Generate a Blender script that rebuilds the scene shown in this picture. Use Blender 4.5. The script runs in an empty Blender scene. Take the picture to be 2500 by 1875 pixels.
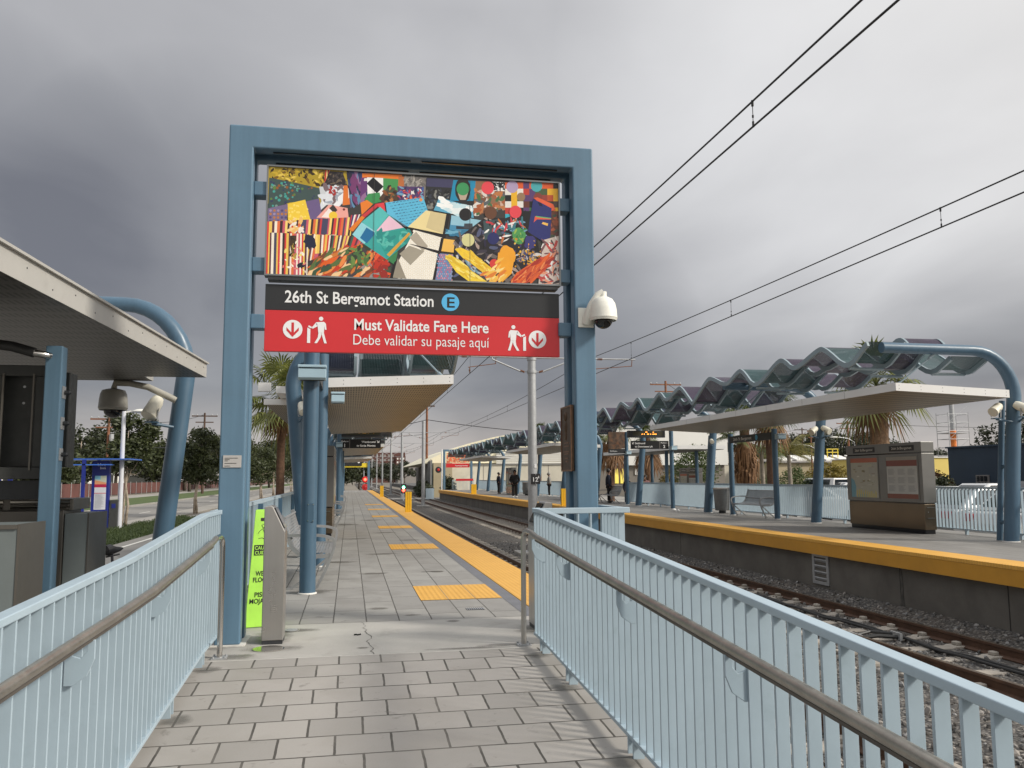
import bpy, math, random
import numpy as np
from mathutils import Vector, Matrix
R = random.Random(7)
scene = bpy.context.scene
COL = scene.collection
rad = math.radians

# ------------------------------------------------------------------ camera, sky, sun, exposure
cam_d = bpy.data.cameras.new('camera')
cam = bpy.data.objects.new('camera', cam_d); COL.objects.link(cam)
cam_d.sensor_width = 36.0
cam_d.lens = 36.0 * 2070.0 / 2500.0
cam_d.clip_start = 0.05
cam_d.clip_end = 4000.0
yaw, pitch, roll = rad(10.808), rad(6.273), rad(-0.373)
fw = Vector((math.sin(yaw) * math.cos(pitch), math.cos(yaw) * math.cos(pitch), math.sin(pitch)))
rt0 = Vector((math.cos(yaw), -math.sin(yaw), 0))
up0 = rt0.cross(fw)
rt = rt0 * math.cos(roll) + up0 * math.sin(roll)
up = -rt0 * math.sin(roll) + up0 * math.cos(roll)
cam.matrix_world = Matrix(((rt.x, up.x, -fw.x, 0), (rt.y, up.y, -fw.y, 0), (rt.z, up.z, -fw.z, 1.35), (0, 0, 0, 1)))
scene.camera = cam
SUN_EL, SUN_AZ = 33.0, 120.0                      # azimuth clockwise from +Y
sdir = Vector((math.sin(rad(SUN_AZ)) * math.cos(rad(SUN_EL)), math.cos(rad(SUN_AZ)) * math.cos(rad(SUN_EL)), math.sin(rad(SUN_EL))))
sun_d = bpy.data.lights.new('sun', 'SUN'); sun_d.energy = 2.9; sun_d.angle = rad(9); sun_d.color = (1.0, 0.94, 0.84)
sun = bpy.data.objects.new('sun', sun_d); COL.objects.link(sun)
sun.rotation_euler = (-sdir).to_track_quat('-Z', 'Y').to_euler()
scene.view_settings.view_transform = 'Standard'
scene.view_settings.look = 'None'
scene.view_settings.exposure = 0.2
scene.view_settings.gamma = 1.0
scene.cycles.max_bounces = 6
scene.cycles.diffuse_bounces = 3
scene.cycles.glossy_bounces = 3
scene.cycles.transparent_max_bounces = 24
scene.cycles.use_adaptive_sampling = True
scene.cycles.use_denoising = True


class NT:
    """small helper for node trees"""
    def __init__(s, tree):
        s.t = tree; s.n = tree.nodes; s.l = tree.links
    def new(s, typ, **kw):
        n = s.n.new(typ)
        for k, v in kw.items(): setattr(n, k, v)
        return n
    def link(s, a, b): s.l.new(a, b)
    def val(s, node, inp, v):
        if hasattr(v, 'is_output') or isinstance(v, bpy.types.NodeSocket): s.l.new(v, node.inputs[inp])
        else: node.inputs[inp].default_value = v
    def math(s, op, a, b=None, c=None, clamp=False):
        n = s.new('ShaderNodeMath', operation=op); n.use_clamp = clamp
        s.val(n, 0, a)
        if b is not None: s.val(n, 1, b)
        if c is not None: s.val(n, 2, c)
        return n.outputs[0]
    def vmath(s, op, a, b=None, scale=None):
        n = s.new('ShaderNodeVectorMath', operation=op)
        s.val(n, 0, a)
        if b is not None: s.val(n, 1, b)
        if scale is not None: s.val(n, 3, scale)
        return n.outputs['Value'] if op in ('DOT_PRODUCT', 'LENGTH', 'DISTANCE') else n.outputs[0]
    def noise(s, vec, scale, detail=4, rough=0.55, dist=0.0):
        n = s.new('ShaderNodeTexNoise'); n.inputs['Scale'].default_value = scale
        n.inputs['Detail'].default_value = detail; n.inputs['Roughness'].default_value = rough
        n.inputs['Distortion'].default_value = dist
        s.l.new(vec, n.inputs['Vector']); return n.outputs['Fac']
    def ramp(s, fac, stops):
        n = s.new('ShaderNodeValToRGB'); e = n.color_ramp.elements
        while len(e) < len(stops): e.new(0.5)
        for el, (p, c) in zip(e, stops):
            el.position = p; el.color = (*c, 1) if len(c) == 3 else c
        s.l.new(fac, n.inputs[0]); return n.outputs[0]
    def remap(s, v, a, b, c, d, clamp=True):
        n = s.new('ShaderNodeMapRange'); n.clamp = clamp
        s.val(n, 0, v)
        for i, x in enumerate((a, b, c, d)): n.inputs[i + 1].default_value = x
        return n.outputs[0]
    def mix(s, f, a, b, blend='MIX'):
        n = s.new('ShaderNodeMix', data_type='RGBA', blend_type=blend)
        s.val(n, 0, f)
        for i, x in ((6, a), (7, b)):
            if isinstance(x, (tuple, list)): n.inputs[i].default_value = (*x[:3], 1)
            else: s.l.new(x, n.inputs[i])
        return n.outputs[2]


world = bpy.data.worlds.new('World'); scene.world = world; world.use_nodes = True
W = NT(world.node_tree)
W.n.clear()
wo = W.new('ShaderNodeOutputWorld'); wb = W.new('ShaderNodeBackground')
wb.inputs['Strength'].default_value = 0.10
sky = W.new('ShaderNodeTexSky', sky_type='NISHITA'); sky.sun_disc = False
sky.sun_elevation = rad(SUN_EL); sky.sun_rotation = rad(SUN_AZ)
tc = W.new('ShaderNodeTexCoord'); gdir = tc.outputs['Generated']
sep = W.new('ShaderNodeSeparateXYZ'); W.link(gdir, sep.inputs[0])
elz = W.math('MAXIMUM', sep.outputs[2], 0.0)
inv = W.math('DIVIDE', 1.0, W.math('ADD', elz, 0.16))
plane = W.vmath('MULTIPLY', gdir, (1, 1, 0.0))
cl = W.vmath('SCALE', plane, scale=inv)
cl2 = W.vmath('MULTIPLY', cl, (1.0, 0.62, 1.0))
n1 = W.noise(cl2, 0.62, 4, 0.45, 0.2)
n2 = W.noise(W.vmath('ADD', cl2, (5.3, 2.1, 0)), 2.0, 5, 0.5, 0.3)
cov = W.math('ADD', W.math('ADD', W.math('MULTIPLY', n1, 0.52), W.math('MULTIPLY', n2, 0.20)), 0.128)


def lobe(azd, eld, width, amp):
    """a broad brighter or darker part of the sky in one direction, seen cloud and unseen fill alike"""
    d = (math.sin(rad(azd)) * math.cos(rad(eld)), math.cos(rad(azd)) * math.cos(rad(eld)), math.sin(rad(eld)))
    dt = W.vmath('DOT_PRODUCT', gdir, d)
    return W.math('MULTIPLY', W.math('SMOOTH_MIN', W.remap(dt, math.cos(rad(width)), 1.0, 0, 1), 1.0, 0.2), amp)


for l in (lobe(36, 25, 20, 0.24), lobe(-24, 13, 14, -0.19), lobe(-9, 13, 14, -0.17), lobe(42, 5, 10, -0.20), lobe(12, 8, 12, -0.20), lobe(5, 40, 34, 0.11), lobe(-95, 15, 62, -0.16)):  # last one unseen, added to cut the fill from the left
    cov = W.math('ADD', cov, l)
cloud = W.ramp(cov, [(0.22, (0.155, 0.158, 0.18)), (0.40, (0.29, 0.293, 0.312)), (0.54, (0.43, 0.43, 0.445)), (0.76, (0.70, 0.70, 0.71))])
warm = W.math('MULTIPLY', W.remap(sep.outputs[2], 0.005, 0.10, 1.0, 0.0), 0.75)
cloud = W.mix(warm, cloud, W.mix(n2, (0.42, 0.375, 0.36), (0.66, 0.585, 0.53)))
glow = W.math('POWER', W.math('MAXIMUM', W.vmath('DOT_PRODUCT', gdir, tuple(sdir)), 0.0), 2.0)
cloud = W.mix(glow, cloud, (1.3, 1.24, 1.14))
high = W.remap(sep.outputs[2], 0.50, 0.85, 0.0, 1.0)
cloud = W.mix(high, cloud, (0.95, 0.955, 0.97))
cloud10 = W.mix(1.0, cloud, (10, 10, 10), 'MULTIPLY')
skymix = W.mix(0.94, sky.outputs[0], cloud10)
W.link(skymix, wb.inputs['Color']); W.link(wb.outputs[0], wo.inputs[0])

# ------------------------------------------------------------------ materials
MATS = {}


def mat(name, base, rough=0.5, metal=0.0, var=0.10, vscale=3.0, fine=0.0, fscale=60.0, bump=0.0, bscale=80.0,
        spec=0.5, dirt=None, dscale=1.2, dthr=(0.55, 0.75), emit=None, estr=0.0, coat=0.0, rvar=0.0, streak=0.0):
    if name in MATS: return MATS[name]
    m = bpy.data.materials.new(name); m.use_nodes = True
    T = NT(m.node_tree); b = T.n['Principled BSDF']
    tcn = T.new('ShaderNodeTexCoord'); geo = T.new('ShaderNodeNewGeometry'); v = geo.outputs['Position']
    c = None
    if var > 0:
        nz = T.noise(v, vscale, 5, 0.6)
        lo = tuple(x * (1 - var) for x in base); hi = tuple(min(1, x * (1 + var)) for x in base)
        c = T.mix(T.remap(nz, 0.3, 0.7, 0, 1), lo, hi)
    if fine > 0:
        nf = T.noise(v, fscale, 3, 0.7)
        c = T.mix(T.math('MULTIPLY', T.remap(nf, 0.35, 0.65, 0, 1), fine), c if c else base, tuple(x * 0.45 for x in base))
    if dirt:
        nd = T.noise(v, dscale, 6, 0.65, 0.4)
        c = T.mix(T.remap(nd, dthr[0], dthr[1], 0, 0.8), c if c else base, dirt)
    if streak > 0:
        ns = T.noise(T.vmath('MULTIPLY', v, (14.0, 14.0, 0.55)), 1.0, 4, 0.6)  # vertical reflection streaks of the steel, darkened into the base colour
        c = T.mix(T.math('MULTIPLY', T.remap(ns, 0.35, 0.7, 0, 1), streak), c if c else base, tuple(x * 0.55 for x in base))
    if c is None: b.inputs['Base Color'].default_value = (*base, 1)
    else: T.link(c, b.inputs['Base Color'])
    b.inputs['Roughness'].default_value = rough
    if rvar > 0:
        nr = T.noise(v, vscale * 2.3, 4, 0.6)
        T.link(T.remap(nr, 0.3, 0.7, max(0.02, rough - rvar), min(1, rough + rvar)), b.inputs['Roughness'])
    b.inputs['Metallic'].default_value = metal
    b.inputs['Specular IOR Level'].default_value = spec
    b.inputs['Coat Weight'].default_value = coat
    if bump > 0:
        nb = T.noise(v, bscale, 4, 0.6); bp = T.new('ShaderNodeBump'); bp.inputs['Strength'].default_value = bump
        bp.inputs['Distance'].default_value = 0.01
        T.link(nb, bp.inputs['Height']); T.link(bp.outputs[0], b.inputs['Normal'])
    if emit:
        b.inputs['Emission Color'].default_value = (*emit, 1); b.inputs['Emission Strength'].default_value = estr
    MATS[name] = m
    return m


def mat_attr(name, rough=0.5, metal=0.0, spec=0.5, var=0.05, vscale=6.0, coat=0.0):
    """takes its base colour from the face colours of the mesh"""
    m = bpy.data.materials.new(name); m.use_nodes = True
    T = NT(m.node_tree); b = T.n['Principled BSDF']
    a = T.new('ShaderNodeVertexColor'); a.layer_name = 'Col'
    geo = T.new('ShaderNodeNewGeometry')
    nz = T.noise(geo.outputs['Position'], vscale, 5, 0.65)
    c = T.mix(1.0, a.outputs[0], T.mix(T.remap(nz, 0.3, 0.7, 0, 1), (1 - var,) * 3, (1 + var,) * 3), 'MULTIPLY')
    T.link(c, b.inputs['Base Color'])
    b.inputs['Roughness'].default_value = rough; b.inputs['Metallic'].default_value = metal
    b.inputs['Specular IOR Level'].default_value = spec; b.inputs['Coat Weight'].default_value = coat
    MATS[name] = m
    return m


def lin(r, g, b):
    f = lambda c: (c / 255 / 12.92) if c / 255 <= 0.04045 else ((c / 255 + 0.055) / 1.055) ** 2.4
    return (f(r), f(g), f(b))


GATE = mat('gate_blue_paint', (0.110, 0.200, 0.285), 0.42, var=0.05, vscale=1.5, fine=0.05, fscale=25, dirt=(0.10, 0.17, 0.23), dscale=2.2, dthr=(0.58, 0.8), bump=0.04, bscale=14, rvar=0.08, streak=0.30)
COLB = mat('column_blue_shaded', (0.064, 0.125, 0.188), 0.38, var=0.06, vscale=2.0, dirt=(0.10, 0.16, 0.21), dscale=2.5, dthr=(0.58, 0.82), bump=0.03, bscale=30, rvar=0.08, streak=0.25)  # the gate's paint, darkened for the shade under the roofs
RAILB = mat('railing_pale_blue', (0.37, 0.462, 0.525), 0.45, var=0.05, vscale=5.0, dirt=(0.28, 0.36, 0.40), dscale=6.0, dthr=(0.60, 0.85), bump=0.03, bscale=50)
BOXB = mat('lamp_box_pale_blue', (0.40, 0.55, 0.64), 0.45, var=0.04)
STEEL = mat('brushed_steel', (0.46, 0.44, 0.415), 0.33, 0.85, var=0.06, vscale=1.2, rvar=0.06, streak=0.22)
HAND = mat('weathered_handrail_steel', (0.37, 0.343, 0.30), 0.38, 0.8, var=0.16, vscale=7.0, fine=0.18, fscale=50, bump=0.03, bscale=120, rvar=0.10)
CHROME = mat('polished_steel', (0.62, 0.60, 0.57), 0.16, 1.0, var=0.05)
GALV = mat('galvanised_steel', (0.40, 0.41, 0.42), 0.48, 0.35, var=0.12, vscale=7, fine=0.10, fscale=30, rvar=0.1)
ALU = mat('white_fascia', (0.74, 0.735, 0.72), 0.40, 0.1, var=0.04, vscale=1.2, dirt=(0.55, 0.53, 0.49), dscale=2.0, dthr=(0.62, 0.85))
BENCH = mat('bench_grey_metal', (0.34, 0.345, 0.35), 0.42, 0.5, var=0.08, vscale=8)
CREAM = mat('cream_plastic', (0.72, 0.69, 0.58), 0.45, var=0.06, vscale=6, dirt=(0.5, 0.46, 0.38), dscale=9, dthr=(0.6, 0.85))
CAMW = mat('camera_white', (0.78, 0.77, 0.70), 0.40, var=0.04, vscale=9)
CAMG = mat('camera_grey', (0.30, 0.29, 0.26), 0.5, var=0.1, vscale=9)
BLACK = mat('black_gloss', (0.012, 0.012, 0.014), 0.12, var=0.0)
SMOKE = mat('smoked_dome', (0.008, 0.008, 0.010), 0.05, var=0.0, spec=0.6)
DARK = mat('black_frame', (0.03, 0.032, 0.035), 0.45, var=0.15, vscale=10)
CASE = mat('charcoal_case', (0.045, 0.047, 0.045), 0.42, var=0.2, vscale=7, rvar=0.1)
CAB = mat('cabinet_steel', (0.16, 0.148, 0.13), 0.36, 0.6, var=0.06, vscale=1.5, rvar=0.05)
CABG = mat('cabinet_grey_green', (0.17, 0.195, 0.195), 0.45, var=0.08, vscale=3)
SIGNK = mat('sign_black', (0.021, 0.022, 0.024), 0.45, var=0.05)
SIGNR = mat('sign_red', (0.60, 0.026, 0.032), 0.42, var=0.03)
WHITE = mat('sign_white', (0.82, 0.82, 0.82), 0.5, var=0.02)
YEL = mat('yellow_bollard_plastic', (0.80, 0.46, 0.02), 0.45, var=0.06, vscale=6, dirt=(0.5, 0.3, 0.05), dscale=8, dthr=(0.62, 0.85))
LIME = mat('lime_plastic', (0.42, 0.80, 0.095), 0.42, var=0.06, vscale=5, dirt=(0.30, 0.52, 0.09), dscale=6, dthr=(0.58, 0.85))
INK = mat('black_ink', (0.015, 0.017, 0.012), 0.5, var=0.0)
GREENINK = mat('dark_green_ink', (0.03, 0.07, 0.01), 0.5, var=0.0)
BRONZE = mat('bronze', (0.10, 0.062, 0.038), 0.42, 0.6, var=0.25, vscale=20, bump=0.2, bscale=60)
CONC = mat('concrete_plain', (0.40, 0.385, 0.36), 0.85, var=0.10, vscale=2.0, fine=0.14, fscale=90, bump=0.10, bscale=160, dirt=(0.26, 0.245, 0.22), dscale=1.8, dthr=(0.56, 0.80))
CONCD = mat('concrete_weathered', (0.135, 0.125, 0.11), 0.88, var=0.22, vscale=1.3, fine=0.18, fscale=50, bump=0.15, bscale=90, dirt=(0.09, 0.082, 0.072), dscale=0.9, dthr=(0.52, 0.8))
CONCW = mat('concrete_pale_wall', (0.60, 0.56, 0.46), 0.85, var=0.12, vscale=0.35, dirt=(0.42, 0.40, 0.34), dscale=0.5, dthr=(0.55, 0.8))
GREYSTONE = mat('dark_grey_granite', (0.165, 0.168, 0.185), 0.7, var=0.12, vscale=5, fine=0.25, fscale=140, bump=0.05)
ASPH = mat('asphalt', (0.23, 0.22, 0.205), 0.9, var=0.12, vscale=0.5, fine=0.12, fscale=30, bump=0.1, bscale=60, dirt=(0.15, 0.14, 0.13), dscale=0.35, dthr=(0.5, 0.75))
LOT = mat('parking_asphalt', (0.10, 0.098, 0.095), 0.9, var=0.2, vscale=0.6, fine=0.1, fscale=20)
EARTH = mat('bare_ground', (0.21, 0.185, 0.15), 0.95, var=0.25, vscale=0.4, fine=0.2, fscale=8)
WALK = mat('sidewalk_concrete', (0.30, 0.285, 0.26), 0.9, var=0.1, vscale=0.7)
ROADW = mat('road_marking', (0.68, 0.67, 0.62), 0.7, var=0.1, vscale=4)
RUST = mat('rail_rust', (0.105, 0.055, 0.034), 0.62, 0.25, var=0.3, vscale=5, fine=0.25, fscale=40)
RAILTOP = mat('rail_head', (0.19, 0.155, 0.125), 0.35, 0.75, var=0.2, vscale=6)
TIE = mat('concrete_tie', (0.36, 0.325, 0.28), 0.85, var=0.2, vscale=4, fine=0.15, fscale=50)
CABLE = mat('black_cable', (0.02, 0.02, 0.02), 0.5, var=0.0)
WIRE = mat('dark_wire', (0.018, 0.018, 0.020), 0.5, 0.2, var=0.0)
WOOD = mat('pole_wood', (0.20, 0.085, 0.045), 0.8, var=0.3, vscale=3)
WOODD = mat('pole_wood_dark', (0.085, 0.05, 0.035), 0.85, var=0.3, vscale=3)
GLASSD = mat('dark_window', (0.02, 0.025, 0.03), 0.08, var=0.0, spec=0.7)
BUSB = mat('bus_stop_blue', (0.010, 0.022, 0.20), 0.4, var=0.08, vscale=2)
BUSC = mat('bus_canopy_blue', (0.04, 0.14, 0.52), 0.35, var=0.06)
BRICKR = mat('red_fence_cloth', (0.125, 0.048, 0.040), 0.8, var=0.25, vscale=0.6)
NAVY = mat('navy_wall', (0.024, 0.043, 0.068), 0.7, var=0.12, vscale=0.5)
WALLW = mat('white_wall', (0.74, 0.73, 0.69), 0.8, var=0.05, vscale=0.3)
WALLY = mat('yellow_wall', (0.72, 0.56, 0.16), 0.8, var=0.06, vscale=0.4)
WALLT = mat('tan_wall', (0.40, 0.335, 0.22), 0.85, var=0.12, vscale=0.3)
WALLB = mat('brown_brick', (0.105, 0.046, 0.038), 0.85, var=0.15, vscale=0.3)
WALLG = mat('grey_wall', (0.27, 0.25, 0.235), 0.85, var=0.12, vscale=0.2)
ORANGE = mat('orange_wrap', (0.85, 0.24, 0.045), 0.6, var=0.12, vscale=2)
FENCEG = mat('grey_green_panel_fence', (0.15, 0.18, 0.175), 0.8, var=0.15, vscale=0.6)
ATTR = mat_attr('printed_sheet', 0.32, spec=0.5)
ATTRM = mat_attr('matte_print', 0.55)
CLOTHK = mat('black_cloth', (0.012, 0.012, 0.014), 0.9, var=0.2, vscale=12)
RUBBER = mat('tyre_rubber', (0.02, 0.02, 0.02), 0.8, var=0.1)

# ------------------------------------------------------------------ special materials


def brick_mat(name, bw, rh, ox, oy, c1, c2, mortar, msize, rot=False, off=0.5, slope=False, stain=(0.2, 0.19, 0.17), dom=0.3):
    """square concrete pavers with dark joints, each a little different in tone, with stains"""
    m = bpy.data.materials.new(name); m.use_nodes = True
    T = NT(m.node_tree); b = T.n['Principled BSDF']
    geo = T.new('ShaderNodeNewGeometry'); pos = geo.outputs['Position']
    sp = T.new('ShaderNodeSeparateXYZ'); T.link(pos, sp.inputs[0])
    cb = T.new('ShaderNodeCombineXYZ')
    T.link(sp.outputs[1 if rot else 0], cb.inputs[0]); T.link(sp.outputs[0 if rot else 1], cb.inputs[1])
    wob = T.new('ShaderNodeTexNoise'); wob.inputs['Scale'].default_value = 9.0; wob.inputs['Detail'].default_value = 3
    T.link(pos, wob.inputs['Vector'])
    v = T.vmath('ADD', cb.outputs[0], (ox + 50 * bw, oy + 50 * 2 * rh, 0))
    v = T.vmath('ADD', v, T.vmath('SCALE', T.vmath('SUBTRACT', wob.outputs['Color'], (0.5, 0.5, 0.5)), scale=0.010))
    br = T.new('ShaderNodeTexBrick'); br.offset = off; br.offset_frequency = 2; br.squash = 1.0
    br.inputs['Scale'].default_value = 1.0; br.inputs['Mortar Size'].default_value = msize
    br.inputs['Mortar Smooth'].default_value = 0.15; br.inputs['Bias'].default_value = 0.0
    br.inputs['Brick Width'].default_value = bw; br.inputs['Row Height'].default_value = rh
    br.inputs['Color1'].default_value = (*c1, 1); br.inputs['Color2'].default_value = (*c2, 1); br.inputs['Mortar'].default_value = (*mortar, 1)
    T.link(v, br.inputs['Vector'])
    nz = T.noise(pos, 2.1, 6, 0.62, 0.3)
    ng = T.noise(pos, 120, 3, 0.7)
    c = T.mix(T.remap(nz, 0.46, 0.74, 0, 0.55), br.outputs['Color'], stain)
    nblot = T.noise(pos, 9.0, 5, 0.6, 0.5)
    c = T.mix(T.remap(nblot, 0.62, 0.74, 0, 0.50), c, tuple(x * 0.45 for x in stain))
    c = T.mix(T.math('MULTIPLY', T.remap(ng, 0.3, 0.7, 0, 1), 0.16), c, tuple(x * 0.5 for x in c1))
    T.link(c, b.inputs['Base Color'])
    T.link(T.remap(nz, 0.4, 0.8, 0.78, 0.5), b.inputs['Roughness'])
    bp = T.new('ShaderNodeBump'); bp.inputs['Strength'].default_value = 0.5; bp.inputs['Distance'].default_value = 0.006
    hgt = T.math('ADD', T.math('MULTIPLY', br.outputs['Fac'], -1.0), T.math('MULTIPLY', ng, 0.12))
    T.link(hgt, bp.inputs['Height']); T.link(bp.outputs[0], b.inputs['Normal'])
    MATS[name] = m
    return m


PAVER = brick_mat('ramp_pavers', 0.308, 0.295, 0.06, -5.04, (0.39, 0.368, 0.342), (0.305, 0.29, 0.27), (0.060, 0.055, 0.047), 0.0075, stain=(0.27, 0.25, 0.22))
DECK = brick_mat('platform_pavers', 0.93, 0.309, 0.3, -0.175, (0.335, 0.325, 0.305), (0.275, 0.265, 0.25), (0.065, 0.06, 0.053), 0.0065, rot=True, off=0.37, stain=(0.165, 0.155, 0.14))
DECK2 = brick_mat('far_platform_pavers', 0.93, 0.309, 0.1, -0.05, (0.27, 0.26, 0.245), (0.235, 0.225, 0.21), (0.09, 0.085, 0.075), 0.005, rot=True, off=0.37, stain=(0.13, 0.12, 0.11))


def tactile_mat():
    """yellow warning tile with rows of truncated domes"""
    m = bpy.data.materials.new('tactile_yellow'); m.use_nodes = True
    T = NT(m.node_tree); b = T.n['Principled BSDF']
    geo = T.new('ShaderNodeNewGeometry'); pos = geo.outputs['Position']
    f = T.new('ShaderNodeVectorMath', operation='FRACTION')
    T.link(T.vmath('SCALE', T.vmath('ADD', pos, (20, 20, 20)), scale=1 / 0.058), f.inputs[0])
    d = T.vmath('SUBTRACT', f.outputs[0], (0.5, 0.5, 0.5))
    dd = T.vmath('LENGTH', T.vmath('MULTIPLY', d, (1, 1, 0)))
    h = T.remap(dd, 0.22, 0.36, 1, 0)
    nz = T.noise(pos, 2.5, 5, 0.65)
    nf = T.noise(pos, 40, 3, 0.6)
    c = T.mix(T.remap(nz, 0.35, 0.7, 0, 1), (0.80, 0.435, 0.075), (0.73, 0.385, 0.060))
    c = T.mix(T.math('MULTIPLY', T.remap(nf, 0.4, 0.7, 0, 1), 0.25), c, (0.55, 0.28, 0.05))
    c = T.mix(T.math('MULTIPLY', T.math('SUBTRACT', 1.0, h), 0.25), c, (0.50, 0.26, 0.05))
    T.link(c, b.inputs['Base Color']); b.inputs['Roughness'].default_value = 0.55
    bp = T.new('ShaderNodeBump'); bp.inputs['Strength'].default_value = 0.8; bp.inputs['Distance'].default_value = 0.005
    T.link(h, bp.inputs['Height']); T.link(bp.outputs[0], b.inputs['Normal'])
    return m


TACT = tactile_mat()
NOSE = mat('tactile_edge_yellow', (0.56, 0.27, 0.025), 0.55, var=0.08, vscale=2)


def ballast_mat():
    m = bpy.data.materials.new('ballast'); m.use_nodes = True
    T = NT(m.node_tree); b = T.n['Principled BSDF']
    geo = T.new('ShaderNodeNewGeometry'); pos = geo.outputs['Position']
    vo = T.new('ShaderNodeTexVoronoi'); vo.inputs['Scale'].default_value = 21.0; T.link(pos, vo.inputs['Vector'])
    sepc = T.new('ShaderNodeSeparateColor'); T.link(vo.outputs['Color'], sepc.inputs[0])
    c = T.ramp(sepc.outputs[0], [(0.0, (0.075, 0.07, 0.068)), (0.45, (0.15, 0.142, 0.135)), (0.8, (0.235, 0.22, 0.20)), (1.0, (0.35, 0.32, 0.28))])
    c = T.mix(T.remap(vo.outputs['Distance'], 0.25, 0.65, 0, 0.8), c, (0.03, 0.028, 0.026))
    nz = T.noise(pos, 0.7, 4, 0.6)
    c = T.mix(T.remap(nz, 0.45, 0.75, 0, 0.5), c, (0.12, 0.09, 0.065))
    T.link(c, b.inputs['Base Color']); b.inputs['Roughness'].default_value = 0.9
    bp = T.new('ShaderNodeBump'); bp.inputs['Strength'].default_value = 1.0; bp.inputs['Distance'].default_value = 0.04; bp.invert = True
    T.link(vo.outputs['Distance'], bp.inputs['Height']); T.link(bp.outputs[0], b.inputs['Normal'])
    return m


BALLAST = ballast_mat()
STONE = mat_attr('crushed_stone', 0.9, var=0.12, vscale=40)


def grass_mat(name, a, bcol):
    m = bpy.data.materials.new(name); m.use_nodes = True
    T = NT(m.node_tree); b = T.n['Principled BSDF']
    geo = T.new('ShaderNodeNewGeometry'); pos = geo.outputs['Position']
    c = T.mix(T.remap(T.noise(pos, 0.5, 6, 0.7), 0.3, 0.7, 0, 1), a, bcol)
    c = T.mix(T.remap(T.noise(pos, 14, 3, 0.7), 0.4, 0.7, 0, 0.6), c, tuple(x * 0.45 for x in a))
    T.link(c, b.inputs['Base Color']); b.inputs['Roughness'].default_value = 0.95
    return m


LAWN = grass_mat('lawn_grass', (0.05, 0.095, 0.02), (0.10, 0.125, 0.035))


def leaf_mat(name, c1, c2, scale=1.2, rough=0.5, trans=0.25):
    m = bpy.data.materials.new(name); m.use_nodes = True
    T = NT(m.node_tree); b = T.n['Principled BSDF']
    geo = T.new('ShaderNodeNewGeometry')
    rnd = geo.outputs['Random Per Island']
    nz = T.noise(geo.outputs['Position'], scale, 4, 0.6)
    f = T.math('ADD', T.math('MULTIPLY', rnd, 0.55), T.math('MULTIPLY', T.remap(nz, 0.3, 0.7, 0, 1), 0.45))
    c = T.mix(f, c1, c2)
    T.link(c, b.inputs['Base Color']); b.inputs['Roughness'].default_value = rough
    tl = T.new('ShaderNodeBsdfTranslucent'); T.link(c, tl.inputs[0])
    mx = T.new('ShaderNodeMixShader'); mx.inputs[0].default_value = trans
    T.link(b.outputs[0], mx.inputs[1]); T.link(tl.outputs[0], mx.inputs[2])
    T.link(mx.outputs[0], T.n['Material Output'].inputs[0])
    MATS[name] = m
    return m


LEAF_STREET = leaf_mat('street_tree_leaves', (0.022, 0.032, 0.012), (0.085, 0.10, 0.035))
LEAF_DARK = leaf_mat('dark_evergreen_leaves', (0.016, 0.024, 0.010), (0.062, 0.072, 0.028), 0.5)
LEAF_EUC = leaf_mat('eucalyptus_leaves', (0.018, 0.026, 0.014), (0.070, 0.078, 0.044), 0.4)
LEAF_BUSH = leaf_mat('hedge_leaves', (0.030, 0.052, 0.012), (0.125, 0.165, 0.045), 2.0)
LEAF_YEL = leaf_mat('yellowing_leaves', (0.12, 0.11, 0.02), (0.34, 0.25, 0.05), 1.5)
LEAF_RED = leaf_mat('russet_leaves', (0.05, 0.028, 0.015), (0.15, 0.07, 0.03), 1.5)
PALM = leaf_mat('palm_leaves', (0.035, 0.058, 0.014), (0.16, 0.19, 0.05), 2.0, 0.42)
PALML = leaf_mat('light_palm_leaves', (0.06, 0.085, 0.018), (0.27, 0.28, 0.075), 2.0, 0.42)
PALMY = leaf_mat('palm_leaves_yellow_green', (0.10, 0.105, 0.02), (0.34, 0.29, 0.07), 2.0, 0.42)
PALMD = leaf_mat('dead_palm_leaves', (0.12, 0.06, 0.028), (0.34, 0.19, 0.09), 3.0, 0.7)
PTRUNK = mat('palm_trunk', (0.135, 0.072, 0.042), 0.9, var=0.35, vscale=6, fine=0.4, fscale=20, bump=0.5, bscale=18)
PBOOT = mat('palm_boots', (0.30, 0.19, 0.115), 0.9, var=0.5, vscale=9, fine=0.5, fscale=16, bump=0.7, bscale=14)
PTRUNKG = mat('grey_palm_trunk', (0.30, 0.26, 0.21), 0.9, var=0.3, vscale=4, fine=0.3, fscale=12)
BARK = mat('pale_bark', (0.36, 0.30, 0.235), 0.9, var=0.3, vscale=5, dirt=(0.16, 0.12, 0.09), dscale=4)
BARKD = mat('dark_bark', (0.085, 0.068, 0.052), 0.9, var=0.3, vscale=5)
STRAPGRASS = leaf_mat('ornamental_grass', (0.025, 0.045, 0.014), (0.09, 0.12, 0.04), 1.5)


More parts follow.
